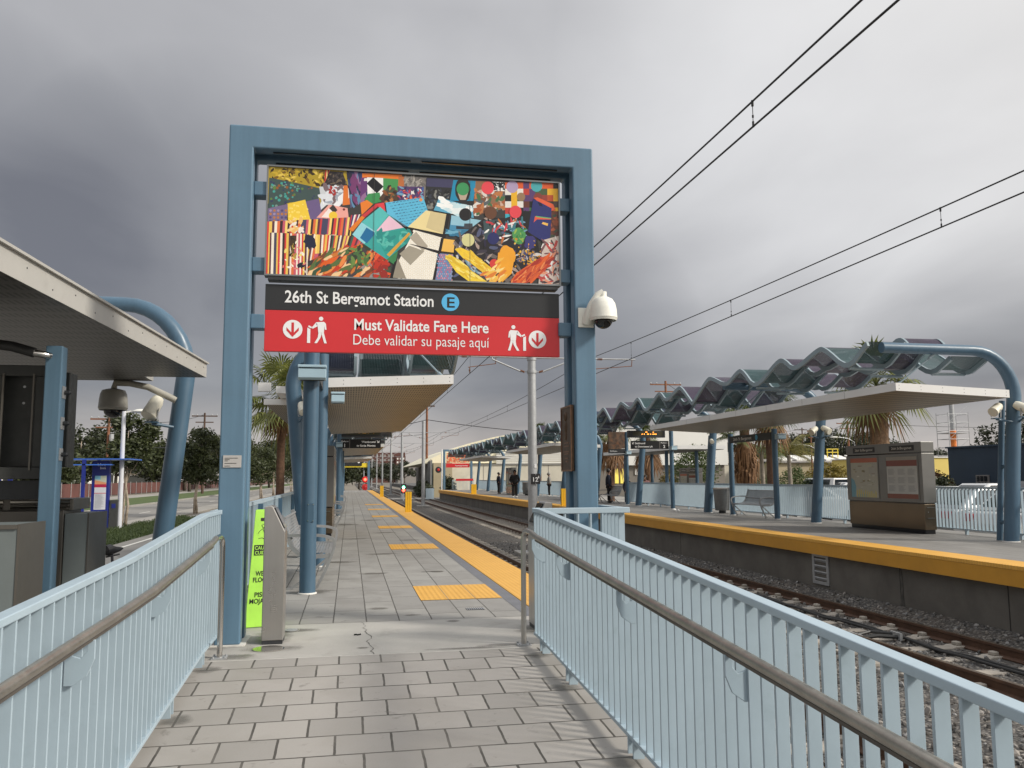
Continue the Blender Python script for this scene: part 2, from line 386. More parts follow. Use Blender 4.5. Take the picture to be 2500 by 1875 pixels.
def perf_mat(name, base, pitch, hole, metal=0.0, rough=0.42, plane='xy', alpha_far=True):
    """sheet metal punched with round holes one can see through"""
    m = bpy.data.materials.new(name); m.use_nodes = True
    T = NT(m.node_tree); b = T.n['Principled BSDF']
    uv = T.new('ShaderNodeUVMap'); uv.uv_map = 'UVMap'
    f = T.new('ShaderNodeVectorMath', operation='FRACTION')
    T.link(T.vmath('SCALE', uv.outputs[0], scale=1 / pitch), f.inputs[0])
    d = T.vmath('LENGTH', T.vmath('MULTIPLY', T.vmath('SUBTRACT', f.outputs[0], (0.5, 0.5, 0.5)), (1, 1, 0)))
    isin = T.math('LESS_THAN', d, hole)
    geo = T.new('ShaderNodeNewGeometry')
    nz = T.noise(geo.outputs['Position'], 2.0, 4, 0.6)
    c = T.mix(T.remap(nz, 0.3, 0.7, 0, 1), tuple(x * 0.8 for x in base), tuple(x * 1.25 for x in base))
    T.link(c, b.inputs['Base Color']); b.inputs['Metallic'].default_value = metal; b.inputs['Roughness'].default_value = rough; b.inputs['Specular IOR Level'].default_value = 0.3
    tr = T.new('ShaderNodeBsdfTransparent'); mx = T.new('ShaderNodeMixShader')
    T.link(isin, mx.inputs[0]); T.link(b.outputs[0], mx.inputs[1]); T.link(tr.outputs[0], mx.inputs[2])
    T.link(mx.outputs[0], T.n['Material Output'].inputs[0])
    MATS[name] = m
    return m


WTEAL = perf_mat('perforated_teal', (0.020, 0.054, 0.058), 0.030, 0.20)
WPURP = perf_mat('perforated_purple', (0.036, 0.024, 0.048), 0.030, 0.20)
WBLUE = perf_mat('perforated_blue', (0.016, 0.024, 0.052), 0.030, 0.20)
WBAR = mat('wave_frame_paint', (0.235, 0.30, 0.335), 0.42, var=0.06, vscale=3)
BENCHP = perf_mat('perforated_bench_sheet', (0.32, 0.325, 0.33), 0.035, 0.20, 0.5, 0.42)


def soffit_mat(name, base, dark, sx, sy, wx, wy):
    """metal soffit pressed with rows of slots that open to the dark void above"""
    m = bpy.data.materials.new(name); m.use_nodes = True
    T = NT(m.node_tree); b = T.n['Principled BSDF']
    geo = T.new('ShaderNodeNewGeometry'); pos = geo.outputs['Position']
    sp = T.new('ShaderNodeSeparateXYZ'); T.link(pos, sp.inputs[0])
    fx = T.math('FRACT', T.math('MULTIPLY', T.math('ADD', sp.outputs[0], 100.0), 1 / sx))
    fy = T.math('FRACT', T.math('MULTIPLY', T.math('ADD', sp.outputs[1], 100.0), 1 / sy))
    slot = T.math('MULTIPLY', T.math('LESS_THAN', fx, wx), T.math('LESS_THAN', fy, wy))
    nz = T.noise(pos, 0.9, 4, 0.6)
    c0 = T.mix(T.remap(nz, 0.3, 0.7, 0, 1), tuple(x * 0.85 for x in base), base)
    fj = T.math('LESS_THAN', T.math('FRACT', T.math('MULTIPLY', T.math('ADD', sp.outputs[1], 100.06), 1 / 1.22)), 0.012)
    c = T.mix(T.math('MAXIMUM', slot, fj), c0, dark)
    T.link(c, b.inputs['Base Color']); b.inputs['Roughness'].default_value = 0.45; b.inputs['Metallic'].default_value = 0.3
    MATS[name] = m
    return m


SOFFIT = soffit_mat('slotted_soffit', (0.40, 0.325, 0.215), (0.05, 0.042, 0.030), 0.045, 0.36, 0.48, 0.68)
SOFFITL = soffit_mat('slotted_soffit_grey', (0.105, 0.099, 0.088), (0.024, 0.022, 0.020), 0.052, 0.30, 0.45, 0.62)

def stain_shade_mat(name, col, dens):
    """a damp mark and painted contact shade with a ragged fading rim"""
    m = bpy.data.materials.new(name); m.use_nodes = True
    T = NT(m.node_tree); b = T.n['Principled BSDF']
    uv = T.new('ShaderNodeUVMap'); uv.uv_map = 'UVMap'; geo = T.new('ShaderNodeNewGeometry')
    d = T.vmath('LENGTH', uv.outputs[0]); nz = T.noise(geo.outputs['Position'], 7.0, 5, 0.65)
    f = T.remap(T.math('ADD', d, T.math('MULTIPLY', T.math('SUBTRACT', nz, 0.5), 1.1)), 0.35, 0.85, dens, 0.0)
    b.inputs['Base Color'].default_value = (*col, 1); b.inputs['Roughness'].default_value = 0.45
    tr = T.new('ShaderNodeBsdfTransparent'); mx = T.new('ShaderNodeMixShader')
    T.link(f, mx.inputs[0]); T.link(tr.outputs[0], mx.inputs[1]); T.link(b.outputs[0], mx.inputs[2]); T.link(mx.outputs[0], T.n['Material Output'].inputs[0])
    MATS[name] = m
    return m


STAIN_SHADE = stain_shade_mat('damp_stain_shade', (0.15, 0.14, 0.12), 0.50)
# ------------------------------------------------------------------ mesh builder


class MB:
    def __init__(s):
        s.v = []; s.f = []; s.c = []; s.mi = []; s.uv = {}
    def face(s, pts, col=None, mi=0, uv=None):
        i = len(s.v); s.v.extend([tuple(p) for p in pts]); s.f.append(tuple(range(i, i + len(pts))))
        s.c.append(col); s.mi.append(mi)
        if uv: s.uv[len(s.f) - 1] = uv
    def add(s, verts, faces, col=None, mi=0):
        i = len(s.v); s.v.extend([tuple(p) for p in verts])
        for f in faces:
            s.f.append(tuple(i + k for k in f)); s.c.append(col); s.mi.append(mi)
    def box(s, x0, x1, y0, y1, z0, z1, col=None, mi=0):
        vs = [(x, y, z) for x in (x0, x1) for y in (y0, y1) for z in (z0, z1)]
        s.add(vs, [(0, 1, 3, 2), (4, 6, 7, 5), (0, 4, 5, 1), (2, 3, 7, 6), (0, 2, 6, 4), (1, 5, 7, 3)], col, mi)
    def obox(s, c, ax, ay, az, col=None, mi=0):
        """box from centre and three half-extent vectors"""
        c, ax, ay, az = Vector(c), Vector(ax), Vector(ay), Vector(az)
        vs = [c + i * ax + j * ay + k * az for i in (-1, 1) for j in (-1, 1) for k in (-1, 1)]
        s.add(vs, [(0, 1, 3, 2), (4, 6, 7, 5), (0, 4, 5, 1), (2, 3, 7, 6), (0, 2, 6, 4), (1, 5, 7, 3)], col, mi)
    def prism(s, poly, d, col=None, mi=0):
        """closed polygon (3D, in order) extruded by vector d"""
        n = len(poly); d = Vector(d); a = [Vector(p) for p in poly]
        vs = a + [p + d for p in a]
        s.add(vs, [tuple(range(n))[::-1], tuple(range(n, 2 * n))] + [(i, (i + 1) % n, n + (i + 1) % n, n + i) for i in range(n)], col, mi)
    def tube(s, pts, r, n=12, caps=True, col=None, mi=0):
        pts = [Vector(p) for p in pts]; m = len(pts)
        rs = r if isinstance(r, (list, tuple)) else [r] * m
        tang = []
        for i in range(m):
            a = pts[max(0, i - 1)]; b = pts[min(m - 1, i + 1)]; tang.append((b - a).normalized())
        t = tang[0]; ref = Vector((0, 0, 1)) if abs(t.z) < 0.9 else Vector((1, 0, 0))
        u = t.cross(ref).normalized(); base = len(s.v)
        for i in range(m):
            t = tang[i]; u = (u - t * u.dot(t)).normalized(); w = t.cross(u)
            for k in range(n):
                an = 2 * math.pi * k / n
                s.v.append(tuple(pts[i] + (u * math.cos(an) + w * math.sin(an)) * rs[i]))
        for i in range(m - 1):
            for k in range(n):
                s.f.append((base + i * n + k, base + i * n + (k + 1) % n, base + (i + 1) * n + (k + 1) % n, base + (i + 1) * n + k)); s.c.append(col); s.mi.append(mi)
        if caps:
            s.f.append(tuple(base + k for k in range(n))[::-1]); s.c.append(col); s.mi.append(mi)
            s.f.append(tuple(base + (m - 1) * n + k for k in range(n))); s.c.append(col); s.mi.append(mi)
    def ribbon(s, pts, w, h, side, col=None, mi=0):
        """flat bar of width w along 'side' and depth h in the path plane, swept along pts"""
        pts = [Vector(p) for p in pts]; side = Vector(side).normalized(); m = len(pts); base = len(s.v)
        for i in range(m):
            t = (pts[min(m - 1, i + 1)] - pts[max(0, i - 1)]).normalized(); nrm = side.cross(t).normalized()
            for a, b in ((-1, -1), (1, -1), (1, 1), (-1, 1)):
                s.v.append(tuple(pts[i] + side * (a * w / 2) + nrm * (b * h / 2)))
        for i in range(m - 1):
            for k in range(4):
                s.f.append((base + i * 4 + k, base + i * 4 + (k + 1) % 4, base + (i + 1) * 4 + (k + 1) % 4, base + (i + 1) * 4 + k)); s.c.append(col); s.mi.append(mi)
        s.f.append((base, base + 1, base + 2, base + 3)); s.c.append(col); s.mi.append(mi)
        e = base + (m - 1) * 4; s.f.append((e + 3, e + 2, e + 1, e)); s.c.append(col); s.mi.append(mi)
    def lathe(s, prof, c, axis=(0, 0, 1), n=20, col=None, mi=0, cap=True):
        """profile [(radius, height)] turned about axis through c"""
        ax = Vector(axis).normalized(); ref = Vector((1, 0, 0)) if abs(ax.x) < 0.9 else Vector((0, 1, 0))
        u = ax.cross(ref).normalized(); w = ax.cross(u); c = Vector(c); base = len(s.v); m = len(prof)
        for r, h in prof:
            for k in range(n):
                an = 2 * math.pi * k / n
                s.v.append(tuple(c + ax * h + (u * math.cos(an) + w * math.sin(an)) * r))
        for i in range(m - 1):
            for k in range(n):
                s.f.append((base + i * n + k, base + i * n + (k + 1) % n, base + (i + 1) * n + (k + 1) % n, base + (i + 1) * n + k)); s.c.append(col); s.mi.append(mi)
        if cap:
            s.f.append(tuple(base + k for k in range(n))[::-1]); s.c.append(col); s.mi.append(mi)
            s.f.append(tuple(base + (m - 1) * n + k for k in range(n))); s.c.append(col); s.mi.append(mi)
    def disc(s, c, r, ux, uy, n=24, col=None, mi=0):
        c, ux, uy = Vector(c), Vector(ux), Vector(uy)
        s.face([c + ux * (r * math.cos(2 * math.pi * k / n)) + uy * (r * math.sin(2 * math.pi * k / n)) for k in range(n)], col, mi)
    def sphere(s, c, r, n=14, m=9, sc=(1, 1, 1), col=None, mi=0):
        c = Vector(c); base = len(s.v)
        for i in range(m + 1):
            th = math.pi * i / m
            for k in range(n):
                ph = 2 * math.pi * k / n
                s.v.append((c.x + r * sc[0] * math.sin(th) * math.cos(ph), c.y + r * sc[1] * math.sin(th) * math.sin(ph), c.z + r * sc[2] * math.cos(th)))
        for i in range(m):
            for k in range(n):
                s.f.append((base + i * n + k, base + (i + 1) * n + k, base + (i + 1) * n + (k + 1) % n, base + i * n + (k + 1) % n)); s.c.append(col); s.mi.append(mi)
    def build(s, name, m, parent=None, smooth=False, bevel=0.0, seg=2, loc=None):
        me = bpy.data.meshes.new(name)
        vs = s.v
        me.from_pydata(vs, [], s.f)
        ms = m if isinstance(m, (list, tuple)) else [m]
        for x in ms: me.materials.append(x)
        if len(ms) > 1: me.polygons.foreach_set('material_index', s.mi)
        if any(c is not None for c in s.c):
            at = me.color_attributes.new('Col', 'FLOAT_COLOR', 'CORNER')
            arr = np.ones((len(me.loops), 4), np.float32); k = 0
            for f, c in zip(s.f, s.c):
                if c is not None: arr[k:k + len(f), :3] = c
                k += len(f)
            at.data.foreach_set('color', arr.ravel())
        if s.uv:
            ul = me.uv_layers.new(name='UVMap')
            for fi, uvs in s.uv.items():
                ls = me.polygons[fi].loop_start
                for j, q in enumerate(uvs): ul.data[ls + j].uv = q
        if smooth:
            me.polygons.foreach_set('use_smooth', [True] * len(me.polygons))
            if smooth != 'all':
                try: me.set_sharp_from_angle(angle=rad(38))
                except Exception: pass
        me.update()
        o = bpy.data.objects.new(name, me); COL.objects.link(o)
        if parent is not None:
            o.parent = parent
            o.matrix_parent_inverse = parent.matrix_basis.inverted()
        if bevel > 0:
            bm_ = o.modifiers.new('bevel', 'BEVEL'); bm_.width = bevel; bm_.segments = seg; bm_.limit_method = 'ANGLE'; bm_.angle_limit = rad(40)
        return o


def tag(o, label, cat, group=None):
    o['label'] = label; o['category'] = cat
    if group: o['group'] = group
    return o


def thing(name, label, cat, loc=(0, 0, 0), rotz=0.0, group=None):
    o = bpy.data.objects.new(name, None); COL.objects.link(o)
    o.location = loc; o.rotation_euler = (0, 0, rotz); o.empty_display_size = 0.2
    return tag(o, label, cat, group)


def struct(o, kind='structure'):
    o['kind'] = kind
    return o


def dup(root, loc=None, rotz=None, label=None, group=None):
    r = root.copy(); COL.objects.link(r)
    if loc is not None: r.location = loc
    if rotz is not None: r.rotation_euler = (0, 0, rotz)
    if label: r['label'] = label
    if group: r['group'] = group
    for ch in list(root.children):
        c = ch.copy(); COL.objects.link(c); c.parent = r
        for g in list(ch.children):
            d = g.copy(); COL.objects.link(d); d.parent = c
    return r


def sheet(name, pts, m, kind='structure'):
    b = MB(); b.face(pts); return struct(b.build(name, m), kind)


TXT = {}


def text_geo(s, bold=0.0, align='LEFT'):
    """letters of the built-in font as flat filled polygons: unit cap size about 0.7"""
    key = (s, bold, align)
    if key in TXT: return TXT[key]
    cu = bpy.data.curves.new('lettering_source', 'FONT'); cu.body = s; cu.size = 1.0; cu.align_x = align; cu.offset = bold
    cu.fill_mode = 'FRONT'; cu.resolution_u = 4
    ob = bpy.data.objects.new('lettering_source', cu); COL.objects.link(ob)
    bpy.context.view_layer.update()
    me = bpy.data.meshes.new_from_object(ob.evaluated_get(bpy.context.evaluated_depsgraph_get()))
    vs = [tuple(v.co) for v in me.vertices]; fs = [tuple(p.vertices) for p in me.polygons]
    bpy.data.objects.remove(ob); bpy.data.curves.remove(cu); bpy.data.meshes.remove(me)
    TXT[key] = (vs, fs)
    return vs, fs


def put_text(mb, s, o, ux, uz, size, bold=0.0, width=None, align='LEFT', col=None, mi=0, xs=1.0):
    """lay a line of letters on a plane: o = baseline start, ux/uz = unit right/up; width squeezes the line to fit"""
    vs, fs = text_geo(s, bold, align)
    o, ux, uz = Vector(o), Vector(ux), Vector(uz)
    sx = size * xs
    if width:
        w = max(v[0] for v in vs) - min(v[0] for v in vs); sx = width / w
    mb.add([o + ux * (v[0] * sx) + uz * (v[1] * size) for v in vs], fs, col, mi)

# ------------------------------------------------------------------ the setting: ground, track bed, platforms, street
RZ = -1.00                                           # top of the rails


def gz(y):
    """height of the ramp at y"""
    return 0.0 if y >= 6.65 else -0.055 * (6.65 - y)


b = MB(); b.face([(-900, -300, -1.35), (1200, -300, -1.35), (1200, 1800, -1.35), (-900, 1800, -1.35)])
struct(b.build('ground', EARTH), 'structure')
# street side (left)
sheet('plaza_paving', [(-8.8, -12, -0.46), (-1.9, -12, -0.46), (-1.9, 22, -0.50), (-5.4, 22, -0.50), (-8.2, 30, -0.56), (-8.8, 30, -0.56)], WALK)
b = MB(); b.box(-9.6, -1.9, -14, 420, -1.30, -0.64); struct(b.build('roadside_bank', EARTH))
sheet('verge_path', [(-8.5, 22, -0.622), (-1.9, 22, -0.622), (-1.9, 420, -0.622), (-8.5, 420, -0.622)], ASPH)
sheet('path_edge_line', [(-6.58, 18, -0.612), (-6.46, 18, -0.612), (-6.46, 400, -0.612), (-6.58, 400, -0.612)], ROADW)
b = MB(); b.box(-10.4, -9.0, 18, 420, -1.3, -0.60); struct(b.build('sidewalk_slab', WALK))
b = MB(); b.box(-16.3, -9.6, -40, 600, -1.3, -0.72); struct(b.build('road', ASPH))
b = MB(); b.box(-9.60, -9.35, -40, 18, -1.3, -0.60); b.box(-16.5, -16.3, -40, 600, -1.3, -0.585); struct(b.build('kerb', WALK))
b = MB()
for i in range(40): b.face([(-12.75, 20 + i * 9, -0.714), (-12.63, 20 + i * 9, -0.714), (-12.63, 23 + i * 9, -0.714), (-12.75, 23 + i * 9, -0.714)])
struct(b.build('road_lane_marking', ROADW))
b = MB(); b.box(-22.6, -16.5, -40, 600, -1.3, -0.57); struct(b.build('lawn', LAWN))
b = MB(); b.box(-26.4, -22.6, -40, 600, -1.3, -0.56); struct(b.build('far_sidewalk', WALK))
b = MB(); b.box(-90, -26.4, -40, 600, -1.3, -0.55); struct(b.build('dirt_strip', EARTH))
# track bed with a bank of stone against the far platform wall
b = MB(); xs = [2.3, 2.9, 5.2, 6.0, 6.8, 9.0, 9.35, 9.73]; zs = [-1.16, -1.18, -1.18, -1.14, -1.18, -1.17, -1.06, -0.985]
ys = [-14 + i * 2.0 for i in range(60)] + [106 + i * 40 for i in range(9)]
for i in range(len(xs) - 1):
    for j in range(len(ys) - 1):
        b.face([(xs[i], ys[j], zs[i]), (xs[i + 1], ys[j], zs[i + 1]), (xs[i + 1], ys[j + 1], zs[i + 1]), (xs[i], ys[j + 1], zs[i])])
struct(b.build('track_bed', BALLAST, smooth='all'))
b = MB(); b.box(-2, 16, 96.5, 104, -1.3, -1.04); struct(b.build('level_crossing', ASPH))
# loose stones lying on the bed, thickest in the foreground
ico = [(0, 0, 1), (0.89, 0, 0.45), (0.28, 0.85, 0.45), (-0.72, 0.53, 0.45), (-0.72, -0.53, 0.45), (0.28, -0.85, 0.45),
       (0.72, 0.53, -0.45), (-0.28, 0.85, -0.45), (-0.89, 0, -0.45), (-0.28, -0.85, -0.45), (0.72, -0.53, -0.45), (0, 0, -1)]
icf = [(0, 1, 2), (0, 2, 3), (0, 3, 4), (0, 4, 5), (0, 5, 1), (1, 6, 2), (2, 7, 3), (3, 8, 4), (4, 9, 5), (5, 10, 1),
       (6, 7, 2), (7, 8, 3), (8, 9, 4), (9, 10, 5), (10, 6, 1), (11, 7, 6), (11, 8, 7), (11, 9, 8), (11, 10, 9), (11, 6, 10)]
rng = np.random.default_rng(3)
b = MB(); base = np.array(ico)
for i in range(15000):
    y = 1.0 + 32 * (rng.random() ** 1.7); x = 2.4 + rng.random() * 7.3
    z = float(np.interp(x, xs, zs)) + rng.normal(0, 0.012)
    s = 0.016 + 0.022 * rng.random()
    sc = s * (0.7 + 0.6 * rng.random(3)); v = base * sc * (0.8 + 0.4 * rng.random((12, 1)))
    a = rng.random() * 6.28; ca, sa = math.cos(a), math.sin(a)
    tl = rng.normal(0, 0.4)
    vx = v[:, 0] * ca - v[:, 1] * sa; vy = v[:, 0] * sa + v[:, 1] * ca; vz = v[:, 2] + vx * tl
    g = 0.07 + 0.26 * rng.random() ** 1.6; wv = rng.random() * 0.12
    b.add(np.stack([vx + x, vy + y, vz + z], 1).tolist(), icf, (g * (1 + wv), g, g * (1 - wv)))
struct(b.build('ballast_stones', STONE), 'stuff')


def far_rail(x):
    """rail with foot, web and head"""
    b = MB(); prof = [(-0.07, -0.165), (0.07, -0.165), (0.07, -0.15), (0.012, -0.125), (0.012, -0.04), (0.037, -0.03), (0.037, 0.0), (-0.037, 0.0), (-0.037, -0.03), (-0.012, -0.04), (-0.012, -0.125), (-0.07, -0.15)]
    b.prism([(x + p, -14, RZ + q) for p, q in prof], (0, 430, 0))
    return b


TR1, TR2 = (3.18, 4.66), (7.40, 8.88)
for x, lab in ((3.18, 'steel rail nearest the left platform edge'), (4.66, 'steel rail of the left track, second from left platform'), (7.40, 'steel rail of the right track, beside the pole row'), (8.88, 'steel rail nearest the grey wall of the right platform')):
    r = tag(far_rail(x).build('rail', RUST), lab, 'rail', 'rails of the two tracks')
    hb = MB(); hb.box(x - 0.030, x + 0.030, -14, 416, RZ + 0.0, RZ + 0.003); hb.build('rail_head', RAILTOP, r)
tb = MB(); tb.prism([(-1.28, 0, -1.33), (1.28, 0, -1.33), (1.28, 0, -1.172), (0.55, 0, -1.172), (0.5, 0, -1.19), (-0.5, 0, -1.19), (-0.55, 0, -1.172), (-1.28, 0, -1.172)], (0, 0.235, 0))
for xo in (-0.74, 0.74):
    for sgn in (-1, 1): tb.box(xo + sgn * 0.10 - 0.045, xo + sgn * 0.10 + 0.045, 0.06, 0.175, -1.172, -1.120)
tie0 = None
for tx, lab in ((8.14, 'concrete sleeper under the right track'), (3.92, 'concrete sleeper under the left track')):
    for i in range(66):
        y = 0.6 + i * 0.76 + R.uniform(-0.02, 0.02)
        if tie0 is None: tie0 = tb.build('sleeper', TIE, bevel=0.012); o = tie0
        else: o = tie0.copy(); COL.objects.link(o)
        o.location = (tx, y, 0.034); tag(o, lab, 'sleeper', 'concrete sleepers under the ' + ('right' if tx > 6 else 'left') + ' track')
tb = MB()
for tx in (3.92, 8.14):
    for i in range(200): tb.box(tx - 1.28, tx + 1.28, 50.9 + i * 0.76, 51.13 + i * 0.76, -1.33, -1.17)
struct(tag(tb.build('far_sleepers', TIE), 'rows of distant concrete sleepers under both tracks', 'sleepers'), 'stuff')
# cables lying between the rails of the right track
for k, (dx, lab) in enumerate(((0.0, 'black power cable lying along the sleepers, right strand'), (-0.07, 'black power cable lying along the sleepers, left strand'))):
    pts = [(8.35 + dx + 0.05 * math.sin(i * 0.9 + k), 8.5 + i * 0.5, -1.125 + 0.012 * math.sin(i * 2.1)) for i in range(22)]
    pts += [(8.35 + dx - 0.25, 19.6, -1.12), (8.0 + dx, 20.0, -1.13), (7.55 + dx, 20.2, -1.14)]
    b = MB(); b.tube(pts, 0.022, 8); tag(b.build('track_cable', CABLE, smooth=True), lab, 'cable', 'cables on the track bed')
b = MB(); b.tube([(8.30, 11.9, -1.11), (7.95, 12.0, -1.09), (7.65, 12.05, -1.12)], 0.03, 8); b.tube([(8.30, 12.0, -1.08), (7.98, 12.25, -1.07), (7.62, 12.2, -1.12)], 0.025, 8)
c = tag(b.build('cable_junction', CABLE, smooth=True), 'looped black cable tails with pale clamps beside the right track', 'cable')
b = MB(); b.box(8.22, 8.26, 11.85, 12.1, -1.15, -1.04); b.box(7.62, 7.66, 11.95, 12.3, -1.16, -1.06); b.build('clamp', GALV, c)

# ---- near ramp and left platform
b = MB(); b.prism([(-1.75, -6, gz(-6)), (-1.75, 6.65, 0), (-1.75, 6.65, -1.32), (-1.75, -6, -1.32)], (3.38, 0, 0))
struct(b.build('ramp_base', CONC))
b = MB(); b.face([(-1.24, -6, gz(-6) + 0.005), (1.585, -6, gz(-6) + 0.005), (1.585, 6.65, 0.005), (-1.24, 6.65, 0.005)]); b.face([(-1.24, 6.65, 0.005), (1.585, 6.65, 0.005), (1.585, 6.765, 0.005), (-1.24, 6.765, 0.005)]); struct(b.build('ramp_paving', PAVER))
b = MB(); b.prism([(1.586, -6, gz(-6) + 0.02), (1.586, 6.34, gz(6.34) + 0.02), (1.586, 6.34, -1.3), (1.586, -6, -1.3)], (0.05, 0, 0)); struct(b.build('ramp_kerb', CONC, bevel=0.006))
b = MB(); b.box(-1.60, 2.44, 6.65, 96.0, -1.32, -0.001); struct(b.build('platform_base', CONC, bevel=0.01))
b = MB(); b.box(1.63, 2.44, 6.35, 6.65, -1.32, -0.001); struct(b.build('platform_corner', CONC))
sheet('concrete_landing', [(-1.60, 6.77, 0.004), (2.42, 6.77, 0.004), (2.42, 8.29, 0.004), (-1.60, 8.29, 0.004)], CONC)
sheet('platform_paving', [(-1.60, 8.30, 0.004), (1.700, 8.30, 0.004), (1.700, 95.9, 0.004), (-1.60, 95.9, 0.004)], DECK)
sheet('granite_strip', [(1.704, 8.30, 0.004), (1.855, 8.30, 0.004), (1.855, 95.9, 0.004), (1.704, 95.9, 0.004)], GREYSTONE)
b = MB(); b.box(1.862, 2.475, 8.30, 95.9, -0.06, 0.008); struct(b.build('tactile_strip', TACT, bevel=0.004))
for y in (9.56, 16.38, 23.2, 30.0, 36.8, 43.6): sheet('tactile_paving', [(0.79, y, 0.009), (1.698, y, 0.009), (1.698, y + 1.26, 0.009), (0.79, y + 1.26, 0.009)], TACT)
b = MB()
for x in (1.095, 1.398):
    for y in (9.56, 16.38, 23.2, 30.0): b.face([(x - 0.003, y, 0.0105), (x + 0.003, y, 0.0105), (x + 0.003, y + 1.26, 0.0105), (x - 0.003, y + 1.26, 0.0105)])
struct(b.build('tactile_joint', GREYSTONE))
# crack running across the landing
b = MB(); pts = []; x = 0.22
for i in range(26):
    x += R.uniform(-0.022, 0.026); pts.append((x, 6.79 + i * 0.0592))
for (x0, y0), (x1, y1) in zip(pts[:-1], pts[1:]):
    w = R.uniform(0.0015, 0.0055); b.face([(x0 - w, y0, 0.0055), (x0 + w, y0, 0.0055), (x1 + w, y1, 0.0055), (x1 - w, y1, 0.0055)])
struct(b.build('landing_crack', mat('crack_dirt', (0.12, 0.115, 0.105), 0.9)))
b = MB(); b.face([(-1.2, 6.764, 0.0062), (1.5, 6.764, 0.0062), (1.5, 6.776, 0.0062), (-1.2, 6.776, 0.0062)]); struct(b.build('landing_joint', mat('pale_grout', (0.60, 0.58, 0.54), 0.9, var=0.2, vscale=9)))

def stain(x, y, rx, ry, z=0.0065, slope=False):  # damp marks that also paint contact shade around posts and bases
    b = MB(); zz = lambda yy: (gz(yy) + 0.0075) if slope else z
    b.face([(x - rx, y - ry, zz(y - ry)), (x + rx, y - ry, zz(y - ry)), (x + rx, y + ry, zz(y + ry)), (x - rx, y + ry, zz(y + ry))], None, 0, [(-1, -1), (1, -1), (1, 1), (-1, 1)]); struct(b.build('damp_stain_shade', STAIN_SHADE))


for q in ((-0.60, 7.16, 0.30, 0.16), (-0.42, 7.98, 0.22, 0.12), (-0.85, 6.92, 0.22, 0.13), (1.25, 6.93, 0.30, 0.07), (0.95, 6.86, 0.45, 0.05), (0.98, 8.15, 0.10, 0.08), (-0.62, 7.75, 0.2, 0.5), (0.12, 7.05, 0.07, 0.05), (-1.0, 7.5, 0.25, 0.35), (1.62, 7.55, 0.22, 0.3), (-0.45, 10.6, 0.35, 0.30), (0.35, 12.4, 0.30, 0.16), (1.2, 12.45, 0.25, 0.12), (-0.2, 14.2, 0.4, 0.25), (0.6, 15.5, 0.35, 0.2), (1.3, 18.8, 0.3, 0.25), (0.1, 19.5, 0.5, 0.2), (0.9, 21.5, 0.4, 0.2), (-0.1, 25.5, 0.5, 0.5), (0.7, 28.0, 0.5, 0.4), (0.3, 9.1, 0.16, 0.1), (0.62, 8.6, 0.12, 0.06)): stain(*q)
for q in ((-0.98, 6.52, 0.16, 0.14), (-0.98, 5.45, 0.17, 0.15), (-0.98, 4.22, 0.17, 0.15), (1.43, 6.50, 0.16, 0.13), (1.43, 5.68, 0.16, 0.14), (1.42, 4.38, 0.18, 0.16)): stain(q[0], q[1], q[2] * 0.8, q[3] * 0.8, slope=True)  # damp look and contact shade painted at the railing feet

# ---- far platform
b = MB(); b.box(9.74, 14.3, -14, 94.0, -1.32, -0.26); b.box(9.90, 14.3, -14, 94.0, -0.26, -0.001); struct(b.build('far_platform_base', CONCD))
b = MB()
for y in (11.38, 13.95, 24.3, 31.0, 37.8, 44.6, 51.4, 58.2, 65, 72, 79): b.box(9.734, 9.745, y - 0.008, y + 0.008, -1.0, -0.26)
struct(b.build('wall_joint', mat('joint_shadow', (0.035, 0.032, 0.03), 0.9)))
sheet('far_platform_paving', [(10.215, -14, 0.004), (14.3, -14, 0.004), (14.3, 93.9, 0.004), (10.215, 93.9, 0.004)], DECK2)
b = MB(); b.box(9.62, 10.21, -14, 94.0, -0.055, 0.008); struct(b.build('far_tactile_strip', TACT, bevel=0.004))
b = MB(); b.box(9.625, 9.95, -14, 93.99, -0.30, -0.057); struct(b.build('far_platform_edge', NOSE))
b = MB(); b.prism([(9.732, 13.90, -0.34), (9.732, 13.93, -0.33), (9.732, 13.945, -0.5), (9.732, 13.935, -0.7), (9.732, 13.96, -0.85), (9.732, 13.975, -1.0), (9.732, 13.85, -1.0), (9.732, 13.875, -0.8), (9.732, 13.868, -0.6), (9.732, 13.885, -0.45)], (0.004, 0, 0)); struct(b.build('wall_stain', mat('dark_stain', (0.075, 0.07, 0.062), 0.85, var=0.4, vscale=8)))
v = thing('wall_vent', 'grey louvred vent in the concrete wall under right platform', 'vent', (9.73, 16.57, -0.9))
b = MB(); b.box(9.715, 9.742, 16.26, 16.34, -0.92, -0.30); b.box(9.715, 9.742, 16.80, 16.88, -0.92, -0.30); b.box(9.715, 9.742, 16.34, 16.80, -0.36, -0.30); b.box(9.715, 9.742, 16.34, 16.80, -0.92, -0.86); b.build('frame', GALV, v)
b = MB()
for i in range(4): b.obox((9.728, 16.57, -0.43 - i * 0.125), (0.004, 0, 0.012), (0, 0.228, 0), (0.012, 0, -0.02))
b.build('louvre', GALV, v)
b = MB(); b.box(9.7425, 9.7455, 16.34, 16.80, -0.86, -0.36); b.build('opening', BLACK, v)
b = MB(); b.box(14.3, 120, -60, 300, -1.3, -0.46); struct(b.build('parking_lot', LOT))
b = MB(); b.box(14.3, 22, 38, 120, -0.46, -0.30); struct(b.build('entry_plaza', WALK))

# ------------------------------------------------------------------ railings beside the ramp
BT = 0.012


def baluster_mesh():
    b = MB(); b.box(-0.0245, 0.0245, -BT / 2, BT / 2, 0.095, 1.066)
    return b


bal0 = None


